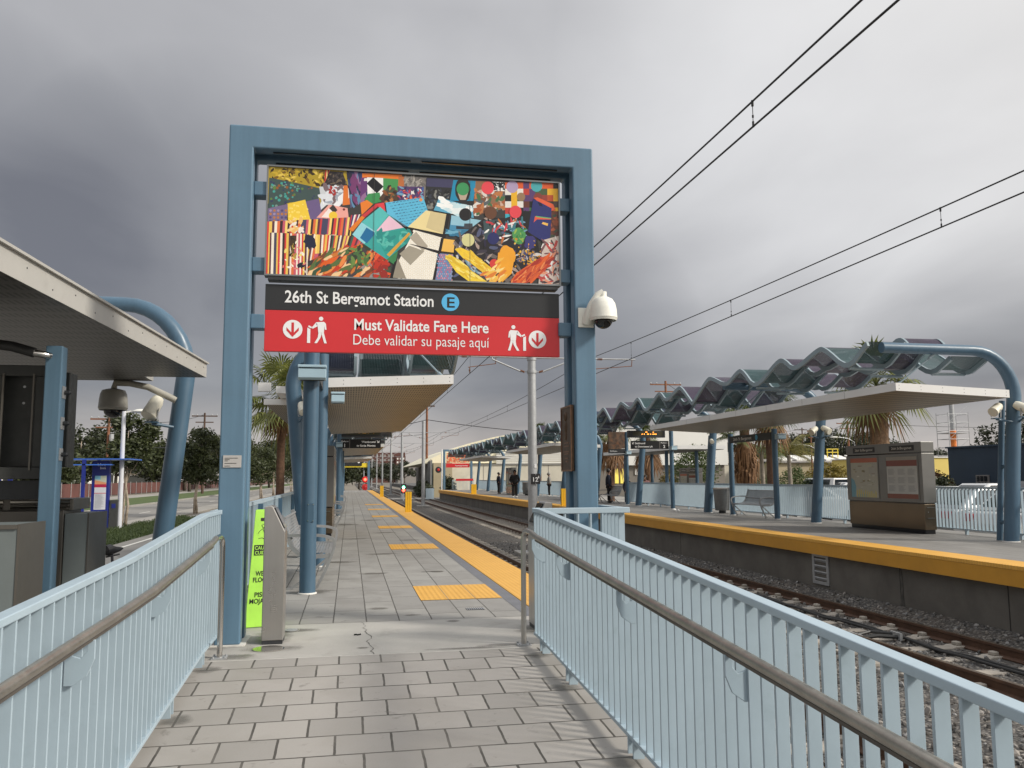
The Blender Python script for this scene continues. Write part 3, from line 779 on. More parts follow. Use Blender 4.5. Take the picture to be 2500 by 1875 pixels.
def ramp_railing(x_, y0, y1, sgn, label, ret=False):
    """flat bar balusters standing square to the walk, a channel top rail and a tubular handrail on curved plates"""
    global bal0
    X = lambda y: x_ - (max(0.0, 4.5 - y) * 0.06 if sgn < 0 else 0.0)      # the left railing flares out a little
    x = x_
    t = thing('railing', label, 'railing', (x, y1, 0))
    ysk = [y0, 1.0, 3.0, 4.0, 4.5, 5.2, 6.65, y1]
    b = MB()
    b.ribbon([(X(y), y, gz(y) + 1.080) for y in ysk], 0.058, 0.030, (1, 0, 0))
    b.build('top_rail', RAILB, t, bevel=0.004)
    b = MB(); b.ribbon([(X(y), y, gz(y) + 0.095) for y in ysk], 0.055, 0.022, (1, 0, 0)); b.build('bottom_rail', RAILB, t, bevel=0.002)
    n = int((y1 - y0) / 0.105)
    for i in range(n + 1):
        y = y1 - 0.02 - i * 0.105
        if bal0 is None:
            bal0 = baluster_mesh().build('baluster', RAILB, t, bevel=0.0015, seg=1); o = bal0
        else:
            o = bal0.copy(); COL.objects.link(o); o.parent = t
        o.matrix_parent_inverse = t.matrix_basis.inverted()
        o.location = (X(y), y, gz(y))
    b = MB(); y = y1 - 0.17
    k = 0
    posts = [6.55, 5.74, 4.42, 3.1, 1.78, 0.5, -0.8] if sgn > 0 else [6.60, 5.50, 4.25, 3.0, 1.75, 0.5, -0.8]
    for y in posts:
        for q_ in (-0.008, 0.075):
            pb = MB(); x = X(y); pb.box(x - 0.03, x + 0.03, y + q_, y + q_ + 0.016, gz(y), gz(y) + 0.1); pb.build('foot', RAILB, t)
    x = x_
    hx = x - sgn * 0.095
    HX = lambda y: X(y) - sgn * 0.095
    hb = MB()
    yp = 6.89
    pts = [(HX(yy), yy, gz(yy) + 0.905) for yy in (y0, 1.5, 3.0, 4.0, 4.6, 5.6, 6.45)]
    pts += [(hx, 6.62, 0.914), (hx, 6.78, 0.918), (hx - sgn * 0.004, 6.85, 0.905), (hx - sgn * 0.008, 6.883, 0.878), (hx - sgn * 0.010, yp, 0.83), (hx - sgn * 0.012, yp, 0.012)]
    hb.tube(pts[:8], 0.0215, 14)
    h = hb.build('handrail', HAND, t, smooth=True)
    hb = MB(); hb.tube(pts[7:], 0.0212, 14); hb.build('handrail_post', CHROME if sgn < 0 else STEEL, t, smooth=True)
    hb = MB(); hb.box(hx - sgn * 0.012 - 0.055, hx - sgn * 0.012 + 0.055, yp - 0.055, yp + 0.055, 0.004, 0.014)
    for i, j in ((-1, -1), (1, -1), (1, 1), (-1, 1)): hb.lathe([(0.008, 0), (0.008, 0.012)], (hx - sgn * 0.012 + i * 0.042, yp + j * 0.042, 0.014), n=8)
    hb.build('base_plate', GALV, t)
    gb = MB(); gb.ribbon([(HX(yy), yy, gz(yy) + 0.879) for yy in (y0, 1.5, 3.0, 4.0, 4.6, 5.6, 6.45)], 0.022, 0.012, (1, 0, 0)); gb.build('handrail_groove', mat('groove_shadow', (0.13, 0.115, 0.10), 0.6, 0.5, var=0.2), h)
    for y in ([6.55, 5.74, 4.42, 3.1, 1.78, 0.5] if sgn > 0 else [6.3, 5.0, 3.75, 2.5, 1.2]):
        z = gz(y); q = MB(); s_ = -sgn; x = X(y)
        prof = [(0.0, 0.70), (0.035, 0.70), (0.085, 0.735), (0.112, 0.80), (0.112, 0.875), (0.082, 0.875), (0.082, 0.83), (0.06, 0.805), (0.03, 0.815), (0.0, 0.86)]
        q.prism([(x + s_ * p, y - 0.02 - 0.006, z + w) for p, w in prof], (0, 0.012, 0)); q.build('handrail_bracket', RAILB, t, bevel=0.002)
    x = x_
    if ret:
        b = MB(); b.box(x + 0.031, 2.30, y1 - 0.031, y1 + 0.031, 1.049, 1.095); b.build('return_rail', RAILB, t, bevel=0.004)
        b = MB(); b.box(x + 0.031, 2.27, y1 - 0.02, y1 + 0.02, 0.085, 0.105); b.build('return_bottom_rail', RAILB, t)
        for xx in (1.63, 1.746, 1.858, 1.965, 2.066):
            q = MB(); q.box(xx - 0.006, xx + 0.006, y1 - 0.026, y1 + 0.026, 0.106, 1.048); q.build('return_bar', RAILB, t)
        for k in range(6):
            yy = y1 + 0.05 + k * 0.105; q = MB(); q.box(2.225, 2.277, yy - 0.006, yy + 0.006, 0.09, 1.06); q.build('return_bar', RAILB, t)
        b = MB(); b.box(2.222, 2.282, y1 + 0.032, y1 + 0.66, 1.050, 1.094); b.build('side_rail', RAILB, t)
    return t


ramp_railing(1.506, -2.0, 6.87, 1, 'pale blue baluster railing along the right side of the ramp', True)
ramp_railing(-1.055, -2.0, 7.34, -1, 'pale blue baluster railing along the left side of the ramp')

# ------------------------------------------------------------------ the blue gateway
g = thing('entrance_gate', 'blue steel portal frame spanning the platform entrance', 'gateway', (0.56, 7.57, 0))
GX0, GX1, GZ1 = -1.062, 2.185, 4.40


def portal(y, d, q):
    u = [(GX0 + q, 0.012), (-0.857 - q, 0.012), (-0.857 - q, 4.2 + q), (1.989 + q, 4.2 + q), (1.989 + q, 0.012), (GX1 - q, 0.012), (GX1 - q, GZ1 - q), (GX0 + q, GZ1 - q)]
    b = MB(); b.prism([(x, y, z) for x, z in u], (0, d, 0)); return b


portal(7.36, 0.135, 0).build('front_frame', GATE, g, bevel=0.014, seg=3)
portal(7.645, 0.135, 0).build('rear_frame', GATE, g, bevel=0.014, seg=3)
portal(7.4955, 0.149, 0.045).build('web', GATE, g)
b = MB()
for xa, xb in ((GX0 + 0.02, -0.857 - 0.02), (1.989 + 0.02, GX1 - 0.02)): b.box(xa - 0.06, xb + 0.06, 7.33, 7.81, 0.002, 0.014)
b.build('grout_pad', mat('white_grout', (0.66, 0.64, 0.60), 0.9, var=0.15, vscale=8), g)
for x0, x1 in ((-0.856, -0.74), (1.868, 1.988)):
    for z in (3.88, 3.20, 2.70):
        b = MB(); b.box(x0, x1, 7.47, 7.62, z - 0.062, z + 0.062); b.build('sign_bracket', GATE, g, bevel=0.006)
b = MB()
for xa, xb in ((-0.70, 0.50), (0.60, 1.86)):
    b.box(xa, xb, 7.43, 7.45, 4.190, 4.1985)
    b.box(xa, xb, 7.70, 7.72, 4.190, 4.1985)
b.build('light_slot', BLACK, g)
b = MB(); b.box(-1.03, -0.885, 7.352, 7.3595, 1.445, 1.545); pq = b.build('artist_plaque', mat('plaque_aluminium', (0.52, 0.50, 0.48), 0.45, 0.3, var=0.05), g)
b = MB()
for z, w in ((1.522, 0.105), (1.510, 0.04), (1.499, 0.025), (1.479, 0.095), (1.457, 0.045)): b.face([(-1.018, 7.3505, z - 0.0022), (-1.018 + w, 7.3505, z - 0.0022), (-1.018 + w, 7.3505, z + 0.0022), (-1.018, 7.3505, z + 0.0022)])
b.build('plaque_lettering', INK, pq)

# bronze plaque on the inner face of the right hand column
t = thing('bronze_plaque', 'dark bronze memorial plaque on the right column of the portal', 'plaque', (1.975, 7.62, 1.35))
b = MB(); b.box(1.962, 1.985, 7.42, 7.80, 1.40, 2.00); b.build('plate', BRONZE, t, bevel=0.004)
b = MB()
for a in ((7.42, 7.80, 1.985, 2.0), (7.42, 7.80, 1.40, 1.415), (7.42, 7.435, 1.415, 1.985), (7.785, 7.80, 1.415, 1.985)): b.box(1.955, 1.9615, a[0], a[1], a[2], a[3])
b.build('border', mat('bronze_edge', (0.24, 0.125, 0.07), 0.4, 0.6, var=0.2, vscale=20), t)
b = MB(); b.sphere((1.962, 7.63, 1.905), 0.045, sc=(0.5, 0.72, 1.0)); b.sphere((1.962, 7.625, 1.80), 0.06, sc=(0.3, 0.5, 1.0)); b.sphere((1.962, 7.62, 1.73), 0.05, sc=(0.25, 0.4, 1)); b.build('relief', BRONZE, t, smooth='all')
b = MB()
for z, w in ((1.66, 0.15), (1.63, 0.18), (1.58, 0.2), (1.56, 0.16), (1.52, 0.1), (1.49, 0.08)):
    b.box(1.958, 1.9615, 7.61 - w / 2, 7.61 + w / 2, z - 0.006, z + 0.006)
b.build('raised_lettering', mat('bronze_edge', (0.24, 0.125, 0.07)), t)


# ------------------------------------------------------------------ station name board
SX0, SX1, SY = -0.743, 1.880, 7.500
SB = 2.445; SM = 2.806; ST = 3.035
t = thing('station_sign', 'wide black and red station name and fare sign on portal', 'sign', (0.57, 7.52, 2.44))
b = MB(); b.box(SX0, SX1, SY, SY + 0.05, SB, SM - 0.0005); b.build('red_panel', SIGNR, t, bevel=0.003)
b = MB(); b.box(SX0, SX1, SY, SY + 0.05, SM + 0.0005, ST); b.build('black_panel', SIGNK, t, bevel=0.003)
UX, UZ = (1, 0, 0), (0, 0, 1)
yl = SY - 0.0025
# placement helper: fractions of the board, u to the right, w up in metres from SB


def sx(u): return SX0 + (SX1 - SX0) * u


for s_, u_, z_, sz_, bo_, wd_ in (('26th St Bergamot Station', 0.062, SM + 0.072, 0.150, 0.014, 0.494), ('Must Validate Fare Here', 0.2885, SB + 0.206, 0.140, 0.018, 0.4565), ('Debe validar su pasaje aqu\u00ed', 0.285, SB + 0.073, 0.135, -0.004, 0.461)):
    b = MB(); put_text(b, s_, (sx(u_), yl, z_), UX, UZ, sz_, bo_, width=(SX1 - SX0) * wd_); b.build('lettering', WHITE, t)
ec = Vector((sx(0.615), yl, (SM + ST) / 2 + 0.003))
b = MB(); b.disc(ec, 0.080, UX, UZ, 40); line = b.build('line_disc', mat('line_blue', (0.095, 0.47, 0.80), 0.45, var=0.02), t)
b = MB(); put_text(b, 'E', ec + Vector((-0.040, -0.001, -0.0475)), UX, UZ, 0.134, 0.014, width=0.070); b.build('line_letter', INK, line)


def arrow_disc(c):
    """white disc with a down arrow cut in the red of the board"""
    b = MB(); b.disc(c, 0.0825, UX, UZ, 40); d = b.build('arrow_disc', WHITE, t)
    b = MB(); y = c.y - 0.001; x, z = c.x, c.z
    b.face([(x - 0.011, y, z + 0.060), (x - 0.011, y, z - 0.04), (x + 0.011, y, z - 0.04), (x + 0.011, y, z + 0.060)])
    for s in (-1, 1): b.face([(x, y - 0.0004, z - 0.068), (x + s * 0.052, y - 0.0004, z - 0.010), (x + s * 0.052, y - 0.0004, z + 0.017), (x, y - 0.0004, z - 0.040)][::s])
    b.build('arrow', SIGNR, d)


arrow_disc(Vector((sx(0.0905), yl, SB + 0.195)))
arrow_disc(Vector((sx(0.9205), yl, SB + 0.158)))


def walker(x, z, s):
    """walking figure touching a card to a fare post, s = +1 walking left / -1 right"""
    b = MB(); y = yl
    def P(pts): b.face([(x + s * px, y, z + pz) for px, pz in pts][::(1 if s > 0 else -1)])
    b.disc((x + s * 0.010, y, z + 0.2165), 0.0185, UX, UZ, 20)
    P([(-0.028, 0.185), (0.036, 0.190), (0.052, 0.172), (0.058, 0.120), (0.044, 0.120), (0.040, 0.155), (0.036, 0.092), (-0.012, 0.092), (-0.018, 0.150), (-0.030, 0.165)])
    P([(-0.030, 0.186), (-0.018, 0.150), (-0.062, 0.125), (-0.066, 0.140)])
    P([(-0.010, 0.0915), (0.018, 0.0915), (0.008, 0.050), (-0.022, 0.0), (-0.044, 0.0), (-0.016, 0.050)])
    P([(0.018, 0.0915), (0.036, 0.0915), (0.048, 0.045), (0.062, 0.0), (0.040, 0.0), (0.028, 0.042), (0.012, 0.0905)])
    P([(-0.106, 0.0), (-0.080, 0.0), (-0.080, 0.122), (-0.106, 0.136)])
    P([(-0.100, 0.143), (-0.072, 0.128), (-0.066, 0.141), (-0.094, 0.156)])
    b.build('walker_symbol', WHITE, t)


walker(sx(0.178), SB + 0.078, 1)
walker(sx(0.839), SB + 0.050, -1)

# ------------------------------------------------------------------ collage panel over the sign
t = thing('artwork_panel', 'framed collage of bright painted scraps above the station sign', 'artwork', (0.57, 7.53, 3.10))
AX0, AX1, AZ0, AZ1 = -0.752, 1.890, 3.100, 4.092
b = MB(); b.box(AX0, AX1, 7.47, 7.56, AZ0, AZ1); b.build('backing', mat('panel_back', (0.10, 0.115, 0.125), 0.5, var=0.1), t)
b = MB(); fwid = 0.014
b.box(AX0, AX1, 7.452, 7.4695, AZ1 - fwid, AZ1); b.box(AX0, AX1, 7.452, 7.4695, AZ0, AZ0 + fwid); b.box(AX0, AX0 + fwid, 7.452, 7.4695, AZ0 + fwid, AZ1 - fwid); b.box(AX1 - fwid, AX1, 7.452, 7.4695, AZ0 + fwid, AZ1 - fwid)
b.build('frame', mat('frame_grey', (0.22, 0.23, 0.235), 0.4, 0.5, var=0.1), t)
b = MB(); b.box(AX0 + 0.03, AX1 - 0.03, 7.46, 7.58, AZ0 - 0.035, AZ0 - 0.001); b.build('drip_tray', DARK, t)
art = MB(); layer = [0]
ax0, ax1, az0, az1 = AX0 + fwid, AX1 - fwid, AZ0 + fwid, AZ1 - fwid


def uv2(X, Y):
    """collage coordinates (read off the photograph) to the panel"""
    u = (X - 50) / 2100.0; yt = 30 + 120 * u; yb = 805 + 75 * u
    return min(1, max(0, u)), min(1, max(0, 1 - (Y - yt) / (yb - yt)))


def clip(poly):
    for ax_, val, keep in ((0, 0.0, 1), (0, 1.0, -1), (1, 0.0, 1), (1, 1.0, -1)):
        out = []
        for i in range(len(poly)):
            a, c = poly[i - 1], poly[i]; ia = (a[ax_] - val) * keep >= 0; ic = (c[ax_] - val) * keep >= 0
            if ia != ic:
                k = (val - a[ax_]) / (c[ax_] - a[ax_]); out.append((a[0] + k * (c[0] - a[0]), a[1] + k * (c[1] - a[1])))
            if ic: out.append(c)
        poly = out
        if len(poly) < 3: return []
    return poly


def scrap(pts, c, raw=False):
    layer[0] += 1
    q = []
    for X, Y in pts:
        u = (X - 50) / 2100.0; yt = 30 + 120 * u; yb = 805 + 75 * u; q.append((u, 1 - (Y - yt) / (yb - yt)))
    q = clip(q)
    if not q: return
    y = 7.4695 - layer[0] * 0.0000035
    pp = [(ax0 + (ax1 - ax0) * u, y, az0 + (az1 - az0) * w) for u, w in q]
    ar = sum(pp[i - 1][0] * pp[i][2] - pp[i][0] * pp[i - 1][2] for i in range(len(pp)))
    if ar < 0: pp = pp[::-1]
    art.face(pp, c if raw else lin(*c))


def dot(X, Y, r, c, n=20): scrap([(X + r * math.cos(2 * math.pi * k / n), Y + r * math.sin(2 * math.pi * k / n)) for k in range(n)], c)


def blob(X, Y, rx, ry, c, jag=0.3, n=16, rot=0.0):
    pts = []
    for k in range(n):
        a = 2 * math.pi * k / n; q = 1 + R.uniform(-jag, jag); px, py = rx * q * math.cos(a), ry * q * math.sin(a)
        pts.append((X + px * math.cos(rot) - py * math.sin(rot), Y + px * math.sin(rot) + py * math.cos(rot)))
    scrap(pts, c)


def inside(poly, X, Y):
    r = False
    for i in range(len(poly)):
        (x1, y1), (x2, y2) = poly[i - 1], poly[i]
        if (y1 > Y) != (y2 > Y) and X < (x2 - x1) * (Y - y1) / (y2 - y1) + x1: r = not r
    return r


def dabs(poly, cols, n, s0, s1, rot=None, asp=2.2):
    """short brush marks scattered inside a polygon"""
    xs_ = [p[0] for p in poly]; ys_ = [p[1] for p in poly]; k = 0; tries = 0
    while k < n and tries < n * 6:
        tries += 1; X, Y = R.uniform(min(xs_), max(xs_)), R.uniform(min(ys_), max(ys_))
        if not inside(poly, X, Y): continue
        s = R.uniform(s0, s1); blob(X, Y, s * asp, s, R.choice(cols), 0.35, 8, R.uniform(0, 3.1) if rot is None else rot + R.uniform(-0.35, 0.35)); k += 1


def stripes(poly, cols, w0, w1, slant=0.0):
    """vertical stripes cut to a four-sided scrap: poly = TL, TR, BR, BL"""
    (x0, y0), (x1, y1), (x2, y2), (x3, y3) = poly; f = 0.0; i = 0; L_ = x1 - x0
    while f < 1:
        g_ = min(1.0, f + R.uniform(w0, w1) / L_); c = cols[i % len(cols)] if R.random() < 0.7 else R.choice(cols); i += 1
        scrap([(x0 + L_ * f, y0 + (y1 - y0) * f), (x0 + L_ * g_, y0 + (y1 - y0) * g_), (x3 + (x2 - x3) * g_, y3 + (y2 - y3) * g_), (x3 + (x2 - x3) * f, y3 + (y2 - y3) * f)], c); f = g_


scrap([(0, 0), (2200, 0), (2200, 900), (0, 900)], (60, 58, 56))
scrap([(50, 30), (600, 50), (620, 300), (50, 300)], (176, 150, 40))                                     # ochre painted corner
dabs([(60, 40), (440, 55), (420, 170), (70, 120)], [(60, 45, 20), (205, 172, 50), (120, 90, 30), (230, 200, 90), (40, 30, 18)], 75, 4, 11)
stripes([(440, 50), (480, 52), (480, 160), (435, 150)], [(196, 60, 52), (240, 200, 130), (90, 50, 40)], 6, 11)
scrap([(470, 60), (560, 65), (600, 175), (430, 165)], (45, 38, 40)); dabs([(470, 65), (560, 70), (595, 170), (440, 160)], [(25, 22, 24), (75, 66, 64), (110, 96, 80)], 30, 3, 8)
scrap([(55, 110), (250, 150), (420, 190), (390, 280), (200, 290), (52, 340)], (63, 82, 80))
for i in range(90):
    X, Y = R.uniform(60, 390), R.uniform(135, 320)
    if inside([(55, 118), (250, 158), (415, 192), (385, 275), (200, 285), (52, 335)], X, Y): dot(X, Y, R.uniform(6, 11), R.choice([(96, 128, 62), (70, 160, 150), (150, 88, 40), (52, 60, 92), (118, 150, 140)]), 10)
scrap([(400, 175), (600, 165), (575, 300), (420, 310)], (206, 210, 214)); dabs([(410, 180), (590, 172), (570, 300), (430, 300)], [(240, 240, 244), (160, 168, 182), (120, 100, 104), (222, 226, 232)], 34, 8, 22); dabs([(470, 178), (520, 178), (515, 240), (480, 240)], [(170, 40, 36)], 12, 4, 8)
scrap([(570, 165), (620, 165), (640, 300), (565, 310)], (226, 120, 44)); scrap([(600, 170), (626, 172), (624, 230), (606, 262)], (245, 235, 225))
scrap([(590, 60), (740, 75), (750, 250), (620, 330)], (84, 84, 120)); dabs([(595, 66), (735, 80), (745, 250), (630, 320)], [(44, 60, 104), (120, 60, 110), (96, 140, 176), (40, 36, 60), (150, 110, 150)], 70, 6, 16, 1.4, 3.5)
scrap([(700, 75), (985, 85), (985, 125), (700, 110)], (232, 122, 40)); scrap([(690, 108), (760, 104), (742, 200), (690, 245)], (104, 56, 116)); scrap([(715, 112), (765, 108), (760, 130), (712, 132)], (235, 232, 230))
scrap([(735, 105), (860, 110), (850, 250), (740, 240)], (246, 246, 244)); scrap([(850, 110), (965, 118), (975, 250), (850, 195)], (72, 150, 84))
scrap([(778, 104), (853, 172), (805, 222), (732, 150)], (18, 18, 22)); scrap([(960, 95), (1000, 98), (1000, 170), (955, 200)], (190, 110, 60))
scrap([(745, 225), (825, 215), (840, 280), (770, 302), (718, 268)], (62, 146, 84)); scrap([(690, 290), (735, 270), (780, 300), (700, 380)], (236, 130, 44)); scrap([(790, 300), (858, 288), (870, 360)], (226, 66, 74))
scrap([(890, 165), (955, 205), (950, 275), (870, 300), (820, 262)], (84, 60, 44)); dabs([(890, 170), (950, 205), (945, 270), (870, 292), (830, 262)], [(50, 36, 28), (140, 84, 44), (66, 84, 60), (180, 120, 70)], 28, 5, 12)
scrap([(1000, 95), (1165, 105), (1160, 270), (1000, 200)], (128, 122, 118)); dabs([(1005, 100), (1160, 110), (1155, 180), (1005, 180)], [(150, 146, 142), (104, 100, 98), (170, 164, 156)], 60, 3, 8)
scrap([(950, 170), (1140, 172), (1145, 265), (965, 272)], (84, 58, 106)); dabs([(960, 178), (1135, 180), (1138, 260), (970, 266)], [(236, 230, 226), (230, 110, 60), (60, 90, 160), (190, 60, 80), (40, 44, 84), (120, 160, 190)], 44, 4, 11)
scrap([(1160, 110), (1370, 118), (1340, 330), (1150, 330)], (42, 42, 44)); scrap([(1165, 108), (1365, 118), (1350, 180), (1160, 170)], (66, 64, 96)); dabs([(1155, 190), (1340, 190), (1320, 330), (1155, 330)], [(24, 24, 26), (90, 92, 90), (130, 130, 124), (54, 58, 70)], 60, 4, 10)
scrap([(1360, 122), (1530, 130), (1500, 320), (1335, 270)], (30, 140, 180)); blob(1430, 195, 58, 92, (40, 36, 32), 0.06); scrap([(1350, 275), (1510, 275), (1505, 325), (1380, 305)], (38, 36, 34)); scrap([(1392, 215), (1468, 215), (1450, 268), (1410, 268)], (190, 170, 150)); dot(1430, 188, 47, (62, 150, 92))
scrap([(1525, 130), (1750, 140), (1750, 330), (1505, 380)], (146, 104, 76)); dabs([(1525, 200), (1745, 180), (1740, 330), (1515, 375)], [(190, 120, 70), (120, 80, 60), (206, 170, 150), (90, 96, 100), (170, 90, 50), (220, 214, 206), (70, 110, 70)], 90, 6, 17)
scrap([(1650, 135), (1760, 140), (1755, 205), (1655, 200)], (240, 240, 238)); dabs([(1655, 138), (1755, 143), (1750, 200), (1660, 196)], [(20, 20, 22)], 46, 3, 6, None, 3.0)
dot(1615, 180, 47, (232, 74, 84))
gcols = [(236, 180, 40), (20, 20, 24), (220, 90, 40), (60, 170, 190), (100, 50, 40), (230, 226, 220), (60, 110, 60), (190, 60, 50), (90, 60, 110), (240, 210, 60)]
for i in range(9):
    for j in range(8):
        x0 = 1745 + i * 46; y0 = 140 + j * 46
        if x0 < 1930 or j < 3 or x0 > 2070: scrap([(x0, y0), (x0 + 46, y0), (x0 + 46, y0 + 46), (x0, y0 + 46)], R.choice(gcols if x0 < 1950 else [(110, 60, 40), (190, 80, 40), (70, 90, 60), (60, 40, 50), (150, 60, 50), (90, 70, 60)] + gcols[:3]))
scrap([(2060, 350), (2160, 350), (2160, 640), (2060, 640)], (110, 62, 46)); dabs([(2065, 350), (2150, 350), (2150, 560), (2065, 560)], [(70, 80, 62), (150, 80, 50), (90, 50, 44), (180, 90, 60)], 26, 10, 22, 0, 1.2)
dot(1800, 172, 45, (176, 156, 190)); dot(1985, 165, 44, (74, 170, 176)); dot(1866, 246, 32, (150, 120, 90)); dot(1995, 250, 34, (130, 60, 50))
# dotted patch with a plain yellow scrap and pink fold-out
scrap([(52, 335), (190, 300), (180, 440), (52, 440)], (120, 106, 140))
for i in range(5):
    for j in range(4): dot(70 + i * 26, 350 + j * 25, 9, R.choice([(160, 140, 176), (84, 72, 120), (190, 120, 60)]), 10)
scrap([(300, 285), (400, 262), (430, 420), (340, 430)], (110, 92, 136)); scrap([(185, 300), (305, 270), (345, 420), (190, 425)], (242, 204, 64))
for i in range(24): dot(R.uniform(195, 325), R.uniform(300, 415), R.uniform(5, 9), (250, 222, 110), 10)
scrap([(385, 400), (470, 305), (600, 330), (612, 420)], (240, 168, 156)); scrap([(450, 352), (500, 305), (530, 345), (500, 375)], (60, 50, 48)); scrap([(420, 395), (470, 330), (500, 360), (470, 400)], (246, 232, 226)); dot(500, 385, 30, (240, 200, 60)); dot(575, 340, 9, (120, 40, 40), 10)
scol = [(214, 62, 60), (236, 196, 90), (96, 52, 66), (244, 232, 214), (226, 110, 64), (72, 70, 96), (200, 90, 110), (250, 214, 120), (60, 40, 44)]
stripes([(50, 430), (640, 395), (625, 530), (50, 510)], scol, 10, 22)
dabs([(200, 410), (300, 410), (290, 500), (210, 500)], [(246, 210, 150), (240, 230, 220), (240, 190, 110)], 26, 5, 12)
stripes([(625, 380), (690, 375), (655, 470), (610, 480)], [(190, 60, 70), (60, 60, 110), (240, 230, 220)], 9, 14)
stripes([(46, 508), (560, 525), (520, 650), (46, 810)], scol, 9, 20)
stripes([(46, 508), (330, 518), (330, 812), (46, 806)], scol, 9, 18)
stripes([(380, 522), (740, 535), (700, 620), (380, 660)], scol + [(60, 96, 80)], 9, 18)
scrap([(205, 530), (250, 530), (245, 600), (225, 690), (208, 600)], (70, 52, 30)); dabs([(200, 530), (255, 530), (250, 690), (205, 690)], [(180, 150, 60), (40, 34, 24), (110, 84, 40)], 18, 4, 9)
blob(340, 575, 38, 52, (28, 34, 58), 0.35); blob(290, 740, 26, 24, (26, 30, 44), 0.35); dabs([(130, 560), (330, 560), (320, 800), (140, 800)], [(240, 214, 120), (230, 130, 120), (250, 240, 220)], 24, 3, 8)
pf = [(330, 800), (380, 690), (470, 650), (830, 580), (915, 830), (600, 830)]
scrap(pf, (176, 84, 40)); dabs(pf, [(226, 96, 30), (196, 60, 30), (120, 66, 40), (90, 110, 60), (236, 140, 70), (150, 144, 140), (70, 60, 66), (206, 120, 50), (60, 84, 60), (240, 200, 150)], 190, 7, 20, -0.7, 3.2)
dabs([(600, 620), (760, 600), (760, 720), (620, 760)], [(74, 110, 60), (110, 140, 70), (50, 60, 44)], 34, 7, 16); dabs([(780, 600), (840, 590), (905, 820), (800, 820)], [(190, 50, 30), (150, 40, 30), (230, 90, 50)], 34, 7, 17)
# teal folded sheets and writing paper
scrap([(610, 485), (700, 385), (725, 395), (640, 500)], (232, 128, 40)); scrap([(700, 385), (800, 300), (820, 312), (722, 398)], (206, 60, 66))
tq = [(830, 320), (1080, 540), (880, 700), (720, 590), (635, 520)]
scrap(tq, (56, 164, 158)); scrap([(830, 320), (890, 380), (800, 500), (700, 430)], (88, 190, 186)); scrap([(895, 385), (1000, 470), (790, 512)], (238, 196, 214)); scrap([(700, 432), (800, 500), (720, 588), (636, 522)], (150, 214, 224)); scrap([(735, 470), (800, 510), (740, 585), (690, 545)], (30, 110, 160)); scrap([(800, 515), (1010, 480), (1078, 540), (880, 690)], (46, 156, 144)); dabs([(800, 515), (1010, 485), (1070, 540), (880, 680)], [(60, 172, 160), (40, 140, 134), (90, 186, 172)], 40, 8, 20)
scrap([(1035, 505), (1050, 515), (900, 680), (880, 665)], (214, 160, 60)); scrap([(880, 700), (960, 640), (940, 740)], (60, 130, 80))
scrap([(910, 390), (1000, 395), (1060, 450), (1010, 465)], (96, 110, 124))
lp = [(868, 290), (1140, 250), (1190, 400), (1030, 465), (880, 370)]
scrap(lp, (96, 188, 222))
for k in range(9):
    y0 = 295 + k * 19; x0 = 890 + k * 12
    for j in range(9): scrap([(x0 + j * 26, y0 - j * 4.5), (x0 + j * 26 + 18, y0 - j * 4.5 - 4 + R.uniform(-4, 4)), (x0 + j * 26 + 19, y0 - j * 4.5 + 1), (x0 + j * 26 + 1, y0 - j * 4.5 + 4)], (60, 110, 150))
dot(1122, 268, 13, (226, 150, 90), 8)
scrap([(1030, 465), (1160, 345), (1320, 375), (1300, 520)], (240, 220, 160)); scrap([(1195, 350), (1315, 378), (1300, 520), (1160, 470)], (214, 196, 148))
wq = [(1080, 485), (1290, 540), (1260, 640), (1215, 850), (920, 830), (970, 700)]
scrap(wq, (244, 238, 226))
for i in range(16):
    for j in range(18):
        X = 955 + i * 30 + (j % 2) * 15; Y = 495 + j * 26
        if inside(wq, X, Y): dot(X, Y, 10.5, (226, 210, 178), 10); dot(X, Y, 8.3, (246, 242, 232), 10)
scrap([(1040, 540), (1090, 500), (1175, 605), (1140, 640)], (176, 166, 150)); scrap([(970, 660), (1040, 600), (1150, 640), (1050, 740)], (164, 156, 140)); scrap([(960, 690), (1020, 835), (920, 830)], (150, 142, 126))
for q in ([(985, 462), (1005, 462), (1295, 522), (1290, 545)], [(1310, 365), (1335, 370), (1300, 560), (1275, 560)], [(1040, 588), (1060, 590), (1270, 640), (1265, 662)], [(1270, 545), (1296, 545), (1232, 850), (1208, 850)], [(935, 720), (955, 700), (925, 830), (905, 830)]): scrap(q, (28, 24, 26))
scrap([(1290, 550), (1370, 560), (1362, 650), (1272, 640)], (244, 190, 90)); scrap([(1262, 655), (1360, 665), (1345, 855), (1228, 850)], (120, 130, 170))
for i in range(8):
    for j in range(13):
        X, Y = 1244 + i * 15 + (j % 2) * 7, 668 + j * 15
        if X < 1352: dot(X, Y, 6, R.choice([(196, 110, 140), (90, 150, 190), (150, 160, 196), (214, 150, 160)]), 8)
# postcard with sky and water
scrap([(1255, 250), (1500, 320), (1510, 400), (1215, 345)], (96, 170, 200)); dabs([(1265, 262), (1480, 325), (1480, 390), (1235, 340)], [(232, 240, 240), (200, 226, 232), (246, 248, 246)], 24, 9, 20, 0.2, 2.5)
scrap([(1345, 380), (1580, 420), (1555, 560), (1325, 520)], (70, 140, 176)); scrap([(1345, 380), (1580, 420), (1572, 470), (1340, 450)], (150, 196, 214)); scrap([(1380, 458), (1560, 472), (1560, 488), (1380, 480)], (44, 50, 60)); scrap([(1440, 440), (1500, 440), (1505, 480), (1435, 476)], (64, 70, 78)); dabs([(1335, 490), (1555, 500), (1545, 555), (1340, 520)], [(50, 116, 150), (110, 170, 196)], 24, 5, 12, 0.1, 4)
